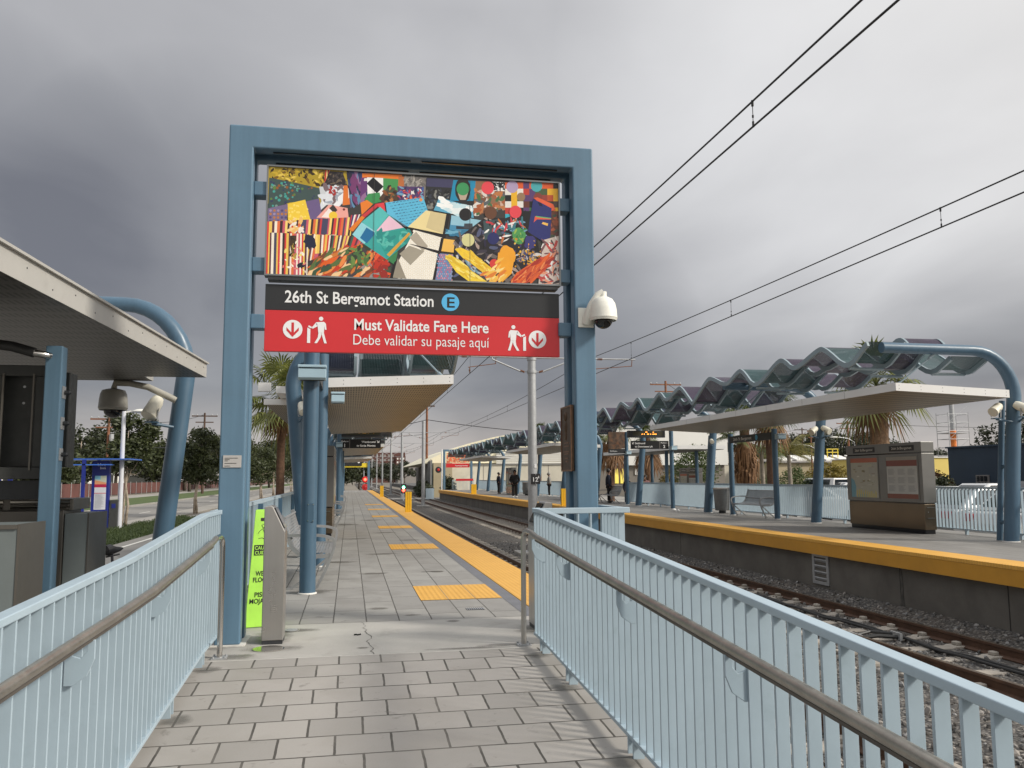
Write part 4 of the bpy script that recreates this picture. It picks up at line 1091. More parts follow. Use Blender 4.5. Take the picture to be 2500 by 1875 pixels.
# dark painted mass
dk = [(1370, 560), (1590, 400), (1750, 400), (1900, 345), (1960, 540), (2020, 680), (1900, 860), (1360, 860)]
scrap(dk, (34, 30, 34)); dabs(dk, [(20, 18, 22), (60, 54, 66), (110, 100, 96), (210, 206, 204), (84, 90, 120), (40, 34, 60), (170, 150, 140)], 150, 5, 13, None, 3.2)
scrap([(1850, 350), (1950, 350), (2000, 640), (1900, 620)], (22, 20, 22))
scrap([(1580, 420), (1690, 410), (1720, 520), (1590, 560)], (60, 80, 84)); dabs([(1585, 425), (1900, 420), (1890, 560), (1600, 560)], [(236, 234, 230), (60, 120, 130), (190, 110, 60), (24, 22, 26), (120, 160, 190), (200, 60, 70)], 70, 4, 10, None, 4)
scrap([(1960, 255), (1990, 250), (2110, 300), (2130, 345), (2090, 350)], (228, 96, 60)); scrap([(1958, 260), (2098, 330), (2085, 540), (2030, 572), (1915, 500)], (40, 46, 110)); scrap([(1990, 285), (2020, 290), (2030, 318), (2005, 312)], (20, 22, 60)); scrap([(1970, 388), (2095, 402), (2090, 412), (1985, 410), (1960, 432)], (226, 90, 60)); scrap([(1975, 385), (2095, 400), (2092, 407), (1978, 394)], (110, 170, 110)); scrap([(2030, 430), (2070, 440), (2065, 458), (2020, 442)], (244, 190, 90)); dot(2040, 545, 30, (40, 46, 110))
dot(1448, 375, 46, (28, 26, 28)); dot(1636, 363, 46, (104, 66, 44)); dot(1822, 356, 46, (228, 72, 82)); dot(1468, 560, 47, (212, 208, 150)); dot(1654, 548, 44, (40, 44, 100))
blob(1845, 530, 50, 62, (78, 150, 84), 0.1); dabs([(1805, 480), (1890, 480), (1885, 580), (1810, 580)], [(150, 180, 80), (60, 130, 70)], 16, 4, 9); blob(1930, 580, 40, 46, (58, 54, 118), 0.25)
for i in range(75): blob(R.gauss(1895, 52), R.gauss(680, 46), R.uniform(3, 9), R.uniform(3, 9), R.choice([(226, 160, 40), (60, 54, 110), (200, 140, 40), (240, 190, 70)]), 0.3, 7)
# big brush strokes
scrap([(1370, 625), (1410, 612), (1500, 650), (1640, 760), (1690, 850), (1640, 862), (1540, 790), (1440, 700)], (244, 206, 56)); scrap([(1300, 680), (1330, 662), (1400, 700), (1480, 770), (1640, 860), (1480, 862), (1380, 790)], (242, 208, 62)); dabs([(1380, 625), (1500, 655), (1640, 770), (1660, 850), (1500, 740)], [(250, 226, 110), (228, 180, 40), (236, 196, 60)], 40, 4, 10, 0.65, 5); dabs([(1305, 685), (1400, 705), (1600, 850), (1450, 830)], [(250, 228, 120), (226, 186, 50)], 34, 4, 10, 0.6, 5)
scrap([(1430, 690), (1480, 720), (1650, 850), (1610, 860), (1480, 770)], (70, 66, 70)); dabs([(1440, 700), (1490, 735), (1640, 850), (1490, 770)], [(110, 150, 170), (190, 90, 110), (30, 28, 32), (170, 180, 190)], 30, 4, 9, 0.7, 3)
dot(1660, 730, 34, (216, 66, 60)); blob(1755, 680, 62, 84, (242, 166, 42), 0.12); scrap([(1690, 650), (1820, 650), (1790, 800), (1720, 862), (1680, 760)], (242, 166, 42)); dabs([(1560, 790), (1700, 700), (1730, 850), (1620, 862)], [(226, 130, 50), (246, 190, 80), (250, 220, 140)], 26, 5, 12, -0.6, 4)
scrap([(2030, 560), (2150, 530), (2150, 880), (1990, 880)], (206, 190, 180)); dabs([(2030, 565), (2150, 540), (2150, 870), (2000, 870)], [(236, 232, 228), (190, 70, 66), (120, 80, 84), (226, 150, 120), (70, 60, 64)], 70, 4, 10, None, 4)
scrap([(2070, 665), (2090, 700), (2060, 760), (1960, 850), (1880, 875), (1780, 850), (1850, 780), (1980, 700)], (206, 82, 40)); dabs([(2060, 675), (2080, 705), (2040, 770), (1950, 845), (1880, 868), (1800, 845), (1860, 785), (1990, 705)], [(226, 100, 40), (190, 60, 36), (236, 140, 80), (170, 50, 36), (210, 90, 50)], 80, 5, 12, -0.75, 5)
for X in (785, 1480): scrap([(X, 0), (X + 3, 0), (X + 3, 900), (X, 900)], (70, 66, 62))
art.build('collage', ATTR, t)

# ------------------------------------------------------------------ dome cameras and horn speakers


def dome_camera(c, s, wall, shell, label, arm=True):
    """pendant dome camera: c = centre of the shell rim, wall = point on the mount"""
    t = thing('dome_camera', label, 'security camera', wall)
    c = Vector(c); b = MB()
    b.lathe([(0.128, -0.028), (0.125, 0.0), (0.122, 0.05), (0.110, 0.105), (0.085, 0.145), (0.05, 0.165), (0.034, 0.168), (0.034, 0.215), (0.001, 0.222)] if s == 1 else [(x * s, y * s) for x, y in [(0.128, -0.028), (0.125, 0.0), (0.122, 0.05), (0.115, 0.10), (0.10, 0.135), (0.05, 0.15), (0.001, 0.152)]], c, n=28)
    sh = b.build('shell', shell, t, smooth=True)
    b = MB(); b.lathe([(0.118 * s, -0.050 * s), (0.126 * s, -0.030 * s), (0.1285 * s, -0.026 * s)], c, n=28, cap=False); b.build('rim', CAMW if shell == CAMW else CAMG, t, smooth=True)
    b = MB(); r = 0.082 * s; b.lathe([(r * math.cos(a) if a < 1.55 else 0.001, -0.045 * s - r * 0.95 * math.sin(a)) for a in [i * math.pi / 16 for i in range(9)]], c, n=24); b.build('dome', SMOKE, t, smooth='all')
    w = Vector(wall)
    return t, c, w


t, c, w = dome_camera((2.225, 7.245, 2.795), 1, (2.12, 7.36, 2.76), CAMW, 'white dome security camera on the right column of the portal')
b = MB(); b.box(2.02, 2.165, 7.345, 7.3595, 2.70, 2.88); b.build('mount_plate', CAMW, t, bevel=0.004)
b = MB(); b.tube([(2.10, 7.35, 2.75), (2.105, 7.30, 2.80), (2.13, 7.27, 2.90), (2.18, 7.25, 2.985), (2.225, 7.245, 3.005)], [0.05, 0.045, 0.036, 0.032, 0.034], 14); b.build('arm', CAMW, t, smooth=True)


def horn_speaker(c, d, label, post, group='cream speakers under the shelters', s=1.0):
    """cylindrical speaker on a bent strap: c = centre, d = facing direction"""
    t = thing('speaker', label, 'loudspeaker', post, 0, group); c = Vector(c); d = Vector(d).normalized()
    b = MB(); b.lathe([(0.03 * s, -0.15 * s), (0.055 * s, -0.145 * s), (0.068 * s, -0.10 * s), (0.076 * s, 0.05 * s), (0.078 * s, 0.085 * s), (0.072 * s, 0.09 * s)], c, d, n=22); b.build('body', CREAM, t, smooth=True)
    b = MB(); u = d.cross(Vector((0, 0, 1))).normalized()
    base = Vector((c.x, c.y, c.z - 0.13 * s)) - d * 0.02
    b.ribbon([c + u * 0.085 * s, base + u * 0.07 * s, base + u * 0.05 * s + Vector((0, 0, -0.01)), base - u * 0.05 * s + Vector((0, 0, -0.01)), base - u * 0.07 * s, c - u * 0.085 * s], 0.025 * s, 0.006, d); b.build('strap', GALV, t)
    b = MB(); p = Vector(post); b.tube([base, (base.x, base.y, base.z - 0.035), p], 0.016 * s, 8)
    b.obox((base.x, base.y, base.z - 0.02), (0.06 * s, 0, 0), (0, 0.05 * s, 0), (0, 0, 0.008)); b.build('bracket', COLB, t, smooth=True)
    return t


# ------------------------------------------------------------------ fare validators, wet floor sign, floor covers


def validator(x, y, s, label):
    """stainless fare post with a sloping reader top; s = direction the top slopes down"""
    t = thing('fare_validator', label, 'ticket validator', (x, y + 0.14, 0), 0, 'fare validators by the portal')
    w = 0.085
    prof = [(-w, 0.035), (w, 0.035), (w, 0.914), (-w + 0.07, 1.118), (-w + 0.05, 1.128), (-w, 1.118)]
    b = MB(); b.prism([(x + s * px, y, pz) for px, pz in prof][::s], (0, 0.27, 0)); b.build('housing', STEEL, t, bevel=0.006)
    b = MB(); b.box(x - w + 0.004, x + w - 0.004, y + 0.005, y + 0.265, 0.004, 0.034); b.build('plinth', DARK, t)
    a = Vector((x + s * (w - 0.006), y + 0.135, 0.930)); e = Vector((x + s * (-w + 0.075), y + 0.135, 1.115)); dv = (e - a) / 2; nrm = Vector((s * dv.z, 0, -s * dv.x * s)).normalized()
    nrm = Vector((s * abs(dv.z), 0, abs(dv.x))).normalized()
    b = MB(); b.obox((a + e) / 2 + nrm * 0.004, dv * 0.92, (0, 0.115, 0), nrm * 0.004); b.build('reader_screen', GLASSD, t)
    b = MB()
    for k in range(4): b.box(x - 0.012, x + 0.032, y - 0.004, y + 0.002, 0.262 + k * 0.016, 0.270 + k * 0.016)
    b.build('vent', CHROME, t)
    return t


validator(-0.606, 7.36, 1, 'stainless fare validator post in front of lime green wet floor sign')
validator(1.715, 7.52, -1, 'stainless fare validator post behind the end of right railing')
t = thing('wet_floor_sign', 'lime green folding wet floor sign behind the left validator', 'floor sign', (-0.80, 8.3, 0))
for k, (y0, y1) in enumerate(((8.17, 8.33), (8.52, 8.38))):
    b = MB(); ux = Vector((1, 0.22, 0)).normalized(); uz = Vector((0, y1 - y0, 1.06)).normalized(); nn = ux.cross(uz)
    o = Vector((-0.915, y0, 0.012))
    q = [o + uz * 0.0, o + ux * 0.30, o + ux * 0.245 + uz * 1.06, o + ux * 0.055 + uz * 1.06]
    b.prism(q, nn * -0.012 * (1 if k == 0 else -1)); pn = b.build('panel', LIME, t, bevel=0.004)
    if k == 0:
        b = MB(); q = o - nn * -0.002; f = lambda u, w: o + ux * u + uz * w + nn * 0.0025
        b.face([f(0.055, 0.64), f(0.245, 0.64), f(0.245, 0.735), f(0.055, 0.735)]); b.face([f(0.105, 0.955), f(0.17, 0.955), f(0.17, 0.985), f(0.105, 0.985)])
        put_text(b, 'WET', f(0.078, 0.455), ux, uz, 0.060, 0.02, width=0.10); put_text(b, 'FLOOR', f(0.054, 0.398), ux, uz, 0.060, 0.02, width=0.15)
        put_text(b, 'PISO', f(0.072, 0.265), ux, uz, 0.060, 0.02, width=0.115); put_text(b, 'MOJADO', f(0.030, 0.208), ux, uz, 0.060, 0.02, width=0.205)
        ln = [(0.10, 0.79), (0.135, 0.83), (0.15, 0.875), (0.185, 0.86), (0.19, 0.89)]
        for seq in ([(0.09, 0.795), (0.125, 0.80), (0.16, 0.775), (0.20, 0.785)], [(0.115, 0.915), (0.14, 0.93), (0.15, 0.905), (0.13, 0.89), (0.115, 0.915)], [(0.135, 0.89), (0.10, 0.865), (0.085, 0.84)], [(0.145, 0.89), (0.17, 0.925)], [(0.13, 0.88), (0.14, 0.845), (0.18, 0.815), (0.205, 0.845)], [(0.15, 0.885), (0.165, 0.85), (0.20, 0.82)]):
            for (a0, a1), (c0, c1) in zip(seq[:-1], seq[1:]):
                pa, pc = f(a0, a1), f(c0, c1); dr = (pc - pa).normalized(); pr = dr.cross(nn) * 0.0022; b.face([pa - pr, pc - pr, pc + pr, pa + pr])
        ob = b.build('print', INK, pn)
        b = MB(); f2 = lambda u, w: o + ux * u + uz * w + nn * 0.0040
        put_text(b, 'CAUTION', f2(0.06, 0.693), ux, uz, 0.045, 0.015, width=0.176); put_text(b, 'CUIDADO', f2(0.062, 0.648), ux, uz, 0.045, 0.015, width=0.176); b.build('reversed_print', LIME, pn)


def floor_cover(x, y, r, label, m):
    t = thing('floor_cover', label, 'floor cover', (x, y, 0.005)); b = MB(); b.lathe([(r, 0), (r, 0.006), (r * 0.9, 0.007)], (x, y, 0.005), n=32); b.build('ring', m, t)
    b = MB(); b.lathe([(r * 0.88, 0.0), (r * 0.88, 0.0078), (0.001, 0.0080)], (x, y, 0.005), n=32); b.build('lid', CHROME if r > 0.1 else GALV, t)


floor_cover(-0.614, 7.165, 0.122, 'shiny round steel floor cover in front of left validator', CHROME)
floor_cover(-0.50, 7.99, 0.062, 'small round steel floor cover behind the left validator', GALV)
b = MB(); b.lathe([(0.085, 0), (0.085, 0.004), (0.001, 0.0045)], (1.257, 12.43, 0.005), n=24); tag(b.build('drain_cover', CONCD), 'round dark drain cover sunk in the left platform paving', 'drain cover')
t = thing('floor_grate', 'small rectangular grate set in paving beyond the landing', 'grate', (1.286, 8.84, 0.005)); b = MB()
for k in range(9): b.box(1.20 + k * 0.021, 1.209 + k * 0.021, 8.78, 8.90, 0.0075, 0.010)
b.build('bars', GALV, t); b = MB(); b.box(1.195, 1.379, 8.775, 8.905, 0.0045, 0.0072); b.build('pit', BLACK, t)
b = MB()
for k in range(5): b.sphere((0.06 + 0.012 * k, 7.62 + 0.01 * math.sin(k * 2), 0.010), 0.008, 8, 5)
tag(b.build('litter', BLACK), 'black scrap of litter lying on the concrete landing', 'litter')

# ------------------------------------------------------------------ shelters on both platforms


def fillet(pts, n=3, k=0.28):
    """cut the corners of a polyline a few times"""
    for _ in range(n):
        out = [pts[0]]
        for a, c in zip(pts[:-1], pts[1:]):
            a, c = Vector(a), Vector(c); out += [a.lerp(c, k), a.lerp(c, 1 - k)]
        out.append(pts[-1]); pts = out; k = 0.25
    return [Vector(p) for p in pts]


def hook_column(x, y, s, z0, label, group, top=3.85, reach=2.95, r=0.135, lean=0.10, thin=True):
    """leaning tube that bends over the roof towards the track (s = direction of the bend in x)"""
    t = thing('hook_column', label, 'column', (x, y, z0), 0, group)
    pts = [(x, y, z0)]; xo = x - s * lean * (2.95 - z0); pts.append((xo, y, 2.95))
    Rr = 0.90; cx = xo + s * Rr; cz = 2.95
    for i in range(1, 10):
        a = math.pi / 2 * i / 9; pts.append((cx - s * Rr * math.cos(a), y, cz + (top - cz) * math.sin(a)))
    pts.append((x - s * lean * 3 + s * reach, y, top + 0.015))
    rr = [r * 1.06, r] + [r - (r - 0.108) * i / 9 for i in range(1, 10)] + [0.107]
    b = MB(); b.tube(pts, rr, 22); b.build('tube', COLB, t, smooth=True)
    b = MB(); b.lathe([(r * 1.22, 0), (r * 1.2, 0.012), (r * 1.08, 0.02)], (x, y, z0 + 0.002), n=22); b.build('base_ring', MATS['white_grout'], t)
    if thin:
        b = MB(); b.tube([(x + 0.04, y + 0.36, z0), (x + 0.04 - s * lean * 2.8, y + 0.36, 2.86)], 0.058, 14); b.build('brace_post', COLB, t, smooth=True)
        for z in (0.38, 1.5):
            b = MB(); xc = x - s * lean * z; b.tube([(xc, y, z), (xc + 0.04, y + 0.36, z)], 0.04, 8); b.build('link', COLB, t, smooth=True)
    return t


def shelter_roof(xa, za, xb, zb, y0, y1, label, group, soffit=None):
    """thin roof slab from the track edge (xa, za) to the back (xb, zb): fascia all round, slotted soffit below"""
    t = thing('shelter_roof', label, 'shelter roof', ((xa + xb) / 2, (y0 + y1) / 2, za), 0, group)
    d = 0.155
    b = MB()
    b.face([(xa, y0, za), (xb, y0, zb), (xb, y1, zb), (xa, y1, za)])
    for (p, q) in (((xa, y0, za), (xb, y0, zb)), ((xb, y0, zb), (xb, y1, zb)), ((xb, y1, zb), (xa, y1, za)), ((xa, y1, za), (xa, y0, za))):
        b.face([(p[0], p[1], p[2] - d), (q[0], q[1], q[2] - d), q, p])
    b.build('fascia', ALU, t)
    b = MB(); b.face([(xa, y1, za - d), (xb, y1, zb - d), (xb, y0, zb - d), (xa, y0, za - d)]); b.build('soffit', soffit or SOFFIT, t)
    b = MB(); n = int(abs(xb - xa) / 0.42)
    for i in range(n + 1):
        f = (i + 0.15) / (n + 0.3); xx = xa + (xb - xa) * f; zz = za + (zb - za) * f
        for dz in (0.045, 0.11): b.lathe([(0.007, 0), (0.006, 0.004)], (xx, y0, zz - dz), (0, -1, 0), 6)
    sg = -1 if xa < xb else 1
    for i in range(1, int((y1 - y0) / 1.75)):
        yy = y0 + i * 1.75; xe = xa + sg * 0.0012; b.face([(xe, yy, za - d), (xe, yy + 0.008, za - d), (xe, yy + 0.008, za), (xe, yy, za)])
    b.build('rivets', DARK, t)
    return t


PER = 8.19
HUMPS = [(0.0, 3.52), (0.85, 4.10), (1.12, 4.10), (2.15, 3.77), (2.64, 4.10), (2.95, 4.08), (4.11, 3.54), (4.82, 4.12), (5.1, 4.1), (5.8, 3.8), (6.75, 4.14), (7.05, 4.12)]


def wave_profile(y0, nper, dz, start):
    """jagged line of humps along the platform, with its own near end"""
    pts = [(p, q + dz) for p, q in start]
    for k in range(nper): pts += [(y0 + k * PER + yy, zz + dz) for yy, zz in HUMPS]
    return pts


def wave_bay(xa, xb, prof, label, group, cols, dz_=0.0):
    """one bay of the wavy screen: two bent edge bars, coloured perforated sheets between, tubes across"""
    y_mid = (prof[0][0] + prof[-1][0]) / 2
    t = thing('wave_screen', label, 'sunshade', ((xa + xb) / 2, y_mid, prof[0][1]), 0, group)
    for x in (xa, xb):
        b = MB(); b.ribbon(fillet([(x, p[0], p[1]) for p in prof], 2, 0.22), 0.050, 0.105, (1, 0, 0)); b.build('edge_bar', WBAR, t)
    fl = fillet([(0, p[0], p[1]) for p in prof], 2, 0.22); lo, hi = min(xa, xb) + 0.02, max(xa, xb) - 0.02
    n = len(fl) - 1; parts = 4; s_ = 0.0
    for k in range(parts):
        b = MB()
        for i in range(k * n // parts, (k + 1) * n // parts):
            p, q = fl[i], fl[i + 1]; ln = (q - p).length; lift = 0.045
            b.face([(lo, p.y, p.z + lift), (hi, p.y, p.z + lift), (hi, q.y, q.z + lift), (lo, q.y, q.z + lift)], None, 0, [(lo, s_), (hi, s_), (hi, s_ + ln), (lo, s_ + ln)]); s_ += ln
        b.build('perforated_panel', cols[k % len(cols)], t, smooth='all')
    for (yy, zz) in prof:
        if zz < 3.60 + dz_:
            b = MB(); b.tube([(lo, yy, zz + 0.03), (hi, yy, zz + 0.03)], 0.032, 8); b.build('cross_tube', WBAR, t, smooth=True)
    return t


def rod(p, q, label, group):
    b = MB(); b.tube([p, q], 0.016, 8); v = (Vector(q) - Vector(p)).normalized() * 0.12
    b.tube([Vector(p), Vector(p) + v], 0.032, 8); b.tube([Vector(q) - v, Vector(q)], 0.032, 8)
    return tag(b.build('hanger_rod', WBAR, smooth=True), label, 'hanger rod', group)


ORD = ['nearest', 'second', 'third', 'fourth', 'fifth', 'sixth', 'seventh', 'eighth', 'ninth', 'tenth', 'eleventh']
hooks_y = [15.0, 22.26, 29.66, 37.4, 44.25, 51.6, 58.9, 66.2, 73.5, 80.8, 88.0]
for i, y in enumerate(hooks_y):
    hook_column(12.99, y, -1, 0.0, '%s leaning blue hook column on right platform, bent over towards the tracks' % ORD[i], 'hook columns of the right platform', thin=(i in (0, 2, 3, 4)))
for i, y in enumerate([15.2] + hooks_y[1:]):
    hook_column(-0.70, y, 1, 0.0, '%s leaning blue hook column on left platform, bent over towards the tracks' % ORD[i], 'hook columns of the left platform', thin=False, reach=2.75)
for i, (y0, y1) in enumerate(((14.7, 28.5), (43.0, 57.0), (68.0, 82.0))):
    shelter_roof(10.40, 3.13, 12.92, 3.02, y0, y1, '%s thin white shelter roof slab on the right platform' % ORD[i], 'shelter roofs of the right platform')
    ya, yb = (14.0, 28.8) if i == 0 else (y0, y1)
    shelter_roof(1.68, 3.06, -0.62, 2.965, ya, yb, '%s thin white shelter roof slab on the left platform' % ORD[i], 'shelter roofs of the left platform')
# short white side roof left of the first hook column
t = thing('side_roof', 'small white roof edge pieces behind left platform hook column', 'roof edge', (-1.3, 16.3, 2.9))
b = MB(); b.box(-1.66, -1.44, 15.9, 16.0, 2.93, 3.09); b.build('end_block', ALU, t, bevel=0.005)
b = MB(); b.box(-1.36, -0.93, 16.1, 28, 2.92, 3.05); b.build('upper_fascia', ALU, t)
b = MB(); b.box(-1.68, -0.95, 17.2, 17.3, 2.80, 2.91); b.build('lower_fascia', ALU, t)
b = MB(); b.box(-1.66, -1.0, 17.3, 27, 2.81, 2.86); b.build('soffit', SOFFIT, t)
# wave screens: three rows over each platform, ten bays long
pal = [[WTEAL, WPURP, WTEAL, WPURP], [WPURP, WPURP, WTEAL, WTEAL], [WTEAL, WTEAL, WPURP, WBLUE]]
for side, rows in (('right', ((10.15, 10.98, 15.88, 0.0, [(15.15, 3.96), (15.26, 3.91)]), (11.07, 11.90, 16.55, -0.06, [(15.14, 3.95), (15.36, 4.16), (15.6, 4.14)]), (11.98, 12.80, 15.75, -0.10, [(15.13, 3.80), (15.24, 3.74)]))), ('left', ((1.10, 1.93, 16.4, -0.22, [(15.3, 3.95), (15.5, 3.90)]), (0.17, 1.00, 17.0, -0.30, [(14.8, 3.75), (15.3, 4.1), (15.7, 4.1)]), (-0.76, 0.07, 15.5, -0.34, [(14.7, 3.82), (14.9, 3.74)])))):
    for row, (xa, xb, ys_, dz, st_) in enumerate(rows):
        allp = wave_profile(ys_, 10, dz, st_); ns_ = len(st_)
        for k in range(9):
            seg = allp[0:13 + ns_] if k == 0 else allp[ns_ + k * 12:ns_ + (k + 1) * 12 + 1]
            cols = [pal[(row + k) % 3][(j + k) % 4] for j in range(4)] if side == 'right' else [[WTEAL, WBLUE, WTEAL, WPURP], [WTEAL, WTEAL, WBLUE, WPURP], [WBLUE, WPURP, WTEAL, WTEAL]][row]
            wave_bay(xa, xb, seg, 'wavy perforated screen over %s platform, %s bay, %s row from tracks' % (side, ORD[k], ('front', 'middle', 'back')[row]), 'wavy screens over the %s platform' % side, cols, dz)
for i, y in enumerate((15.0, 22.26, 29.3)):
    if i < 2: rod((11.5, y, 3.75), (10.75, y + 0.2, 3.12), '%s hanger rod between hook tube and right platform roof' % ORD[i], 'roof hanger rods')
rod((1.05, 15.2, 3.75), (1.52, 14.3, 3.06), 'slim hanger rod holding up the front of the left platform roof', 'roof hanger rods')


# ------------------------------------------------------------------ sign posts, signs, light boxes
def post(x, y, h, label, group, r=0.092, lean=0.0, hatch=False):
    t = thing('sign_post', label, 'post', (x, y, 0), 0, group)
    b = MB(); b.tube([(x, y, 0.0), (x + lean * h, y, h)], r, 22); b.build('tube', COLB, t, smooth=True)
    b = MB(); b.lathe([(r * 1.2, 0), (r * 1.18, 0.010), (r * 1.05, 0.016)], (x, y, 0.0055), n=22); b.build('base_ring', MATS['white_grout'], t)
    if hatch:
        b = MB(); b.box(x - 0.012, x + 0.062, y - r - 0.001, y - r + 0.02, 0.84, 1.06); b.build('access_hatch', COLB, t, bevel=0.002)
        b = MB()
        for dx in (-0.004, 0.054):
            for dz in (0.855, 1.045): b.lathe([(0.006, 0), (0.005, 0.004)], (x + dx, y - r - 0.001, dz), (0, -1, 0), 8)
        b.build('screw', CHROME, t)
    return t


def light_box(x0, x1, y, z, label, s=1, depth=0.22):
    """small pale blue up-light housing with a sloping face on a post"""
    t = thing('light_box', label, 'light fixture', ((x0 + x1) / 2, y, z), 0, 'pale blue light boxes on the posts')
    b = MB(); b.prism([(x0, y - depth, z + 0.125), (x0, y - depth, z + 0.02), (x0, y - depth + 0.06, z), (x0, y + 0.02, z), (x0, y + 0.02, z + 0.14)], (x1 - x0, 0, 0)); b.build('housing', BOXB, t, bevel=0.004)
    b = MB(); b.box(x0 - 0.006, x1 + 0.006, y - depth - 0.012, y + 0.02, z + 0.141, z + 0.172); b.build('lid', BOXB, t, bevel=0.006)
    b = MB(); b.box(x0 + 0.02, x1 - 0.02, y - depth + 0.075, y - 0.01, z - 0.006, z - 0.001); b.build('lens', DARK, t)
    return t


post(-0.472, 10.45, 3.30, 'thick blue post in front of bench on left platform, with inspection hatch', 'sign posts of the left platform', 0.094, hatch=True)
post(-0.445, 13.60, 3.30, 'blue post just behind the bench on the left platform', 'sign posts of the left platform', 0.094)
light_box(-0.615, -0.295, 10.36, 2.515, 'pale blue light box on the front post of left platform', depth=0.16)
light_box(-0.30, -0.10, 13.56, 2.52, 'pale blue light box on the post behind the bench', depth=0.12)
t = thing('name_board', 'dark name board carried edge on between two posts on left platform', 'sign', (-0.46, 12.0, 2.7))
b = MB(); b.box(-0.475, -0.430, 10.56, 13.50, 2.72, 3.02); b.build('board', SIGNK, t); b = MB()
put_text(b, '26th St/Bergamot', (-0.4295, 10.9, 2.80), (0, 1, 0), (0, 0, 1), 0.2, 0.01, width=1.9); b.build('lettering', WHITE, t)
for i, (y, lab) in enumerate(((24.49, 'near post of the black name board on right platform'), (27.61, 'far post of the black name board on right platform'), (33.58, 'blue post beside the Platform 2 sign on right platform'), (39.44, 'blue post carrying the brown picture panel on right platform'), (47.0, 'blue post under the second shelter of right platform, nearer one'), (50.1, 'blue post under the second shelter of right platform, farther one'))):
    post(13.0 if i < 2 else 13.16, y, 2.80 if i < 2 else 3.5 if i < 4 else 2.75, lab, 'sign posts of the right platform', 0.088)
for i, (y, lab) in enumerate(((31.05, 'blue post carrying the Platform 1 sign'), (38.0, 'second far blue post on left platform'), (47.0, 'third far blue post on left platform'))):
    post(-0.39, y, 3.3, lab, 'sign posts of the left platform', 0.075)
light_box(-0.49, -0.27, 31.0, 2.45, 'pale blue light box on the Platform 1 sign post')
light_box(13.06, 13.30, 33.5, 2.42, 'pale blue light box on the Platform 2 sign post')
light_box(13.06, 13.30, 39.35, 2.40, 'pale blue light box below the brown picture panel')
light_box(12.92, 13.18, 24.3, 2.46, 'pale blue light box beside near end of the black name board')
t = thing('name_board', 'long black name board on two posts under right platform roof', 'sign', (13.0, 26, 2.58))
b = MB(); b.box(12.93, 12.99, 24.58, 27.52, 2.47, 2.70); b.build('board', SIGNK, t)
b = MB(); put_text(b, '26th St Bergamot', (12.927, 27.25, 2.54), (0, -1, 0), (0, 0, 1), 0.14, 0.008, width=1.35); b.build('lettering', WHITE, t)
dsc = MB(); dsc.disc((12.927, 25.55, 2.585), 0.085, (0, -1, 0), (0, 0, 1), 24); dd = dsc.build('line_disc', MATS['line_blue'], t)
b = MB(); put_text(b, 'E', (12.925, 25.585, 2.54), (0, -1, 0), (0, 0, 1), 0.12, 0.01); b.build('line_letter', INK, dd)
LED = mat('led_amber', (0.9, 0.4, 0.05), 0.5, var=0, emit=(1.0, 0.33, 0.04), estr=3.5)
LEDOFF = mat('led_panel', (0.045, 0.042, 0.022), 0.35, var=0.1, vscale=20)


def plat_sign(x0, x1, y, z0, z1, num, lines, right, label):
    t = thing('platform_sign', label, 'sign', ((x0 + x1) / 2, y, z0)); W_ = x1 - x0; h = z1 - z0
    b = MB(); b.box(x0, x1, y, y + 0.10, z0, z1); b.build('board', mat('sign_gloss_black', (0.008, 0.008, 0.009), 0.3, var=0.0), t)
    f = 0.24 if not right else 0.76; b = MB(); xd = x0 + W_ * f
    b.box(xd - 0.006, xd + 0.006, y - 0.003, y - 0.0005, z0, z1); b.build('divider', WALLG, t)
    b = MB(); yy = y - 0.002
    nx0, nx1 = (x0, xd) if not right else (xd, x1)
    put_text(b, 'Platform', (nx0 + 0.045, yy, z0 + h * 0.68), UX, UZ, h * 0.22, 0.0, width=(nx1 - nx0) * 0.72)
    put_text(b, num, ((nx0 + nx1) / 2, yy, z0 + h * 0.13), UX, UZ, h * 0.52, 0.015, align='CENTER')
    if not right:
        put_text(b, lines[0], (x1 - 0.19, yy, z0 + h * 0.60), UX, UZ, h * 0.31, 0.014, align='RIGHT', xs=1.02); put_text(b, lines[1], (x1 - 0.19, yy, z0 + h * 0.19), UX, UZ, h * 0.31, 0.014, align='RIGHT', xs=1.02)
        a0, a1, sg = (x1 - 0.145, z0 + h * 0.85), (x1 - 0.055, z0 + h * 0.60), 1
    else:
        put_text(b, lines[0], (x0 + 0.16, yy, z0 + h * 0.60), UX, UZ, h * 0.31, 0.014, xs=1.02); put_text(b, lines[1], (x0 + 0.16, yy, z0 + h * 0.19), UX, UZ, h * 0.31, 0.014, xs=1.02)
        a0, a1, sg = (x0 + 0.12, z0 + h * 0.85), (x0 + 0.035, z0 + h * 0.60), -1
    p, q = Vector((a0[0], yy, a0[1])), Vector((a1[0], yy, a1[1])); dr = (q - p).normalized(); pr = Vector((dr.z, 0, -dr.x)) * 0.009
    b.face([p - pr, q - pr, q + pr, p + pr]); b.face([(q.x - sg * 0.075, yy, q.z), (q.x, yy, q.z), (q.x, yy, q.z + 0.018), (q.x - sg * 0.075, yy, q.z + 0.018)]); b.face([(q.x, yy, q.z), (q.x, yy, q.z + 0.075), (q.x - sg * 0.018, yy, q.z + 0.075), (q.x - sg * 0.018, yy, q.z)])
    b.build('lettering', WHITE, t)
    return t


plat_sign(-0.37, 1.085, 31, 2.42, 2.745, '1', ('Westbound', 'to Santa Monica'), False, 'black Platform 1 sign pointing to Westbound trains')
plat_sign(11.42, 13.05, 33.6, 2.48, 2.815, '2', ('Eastbound', 'to Downtown LA'), True, 'black Platform 2 sign pointing to Eastbound trains')


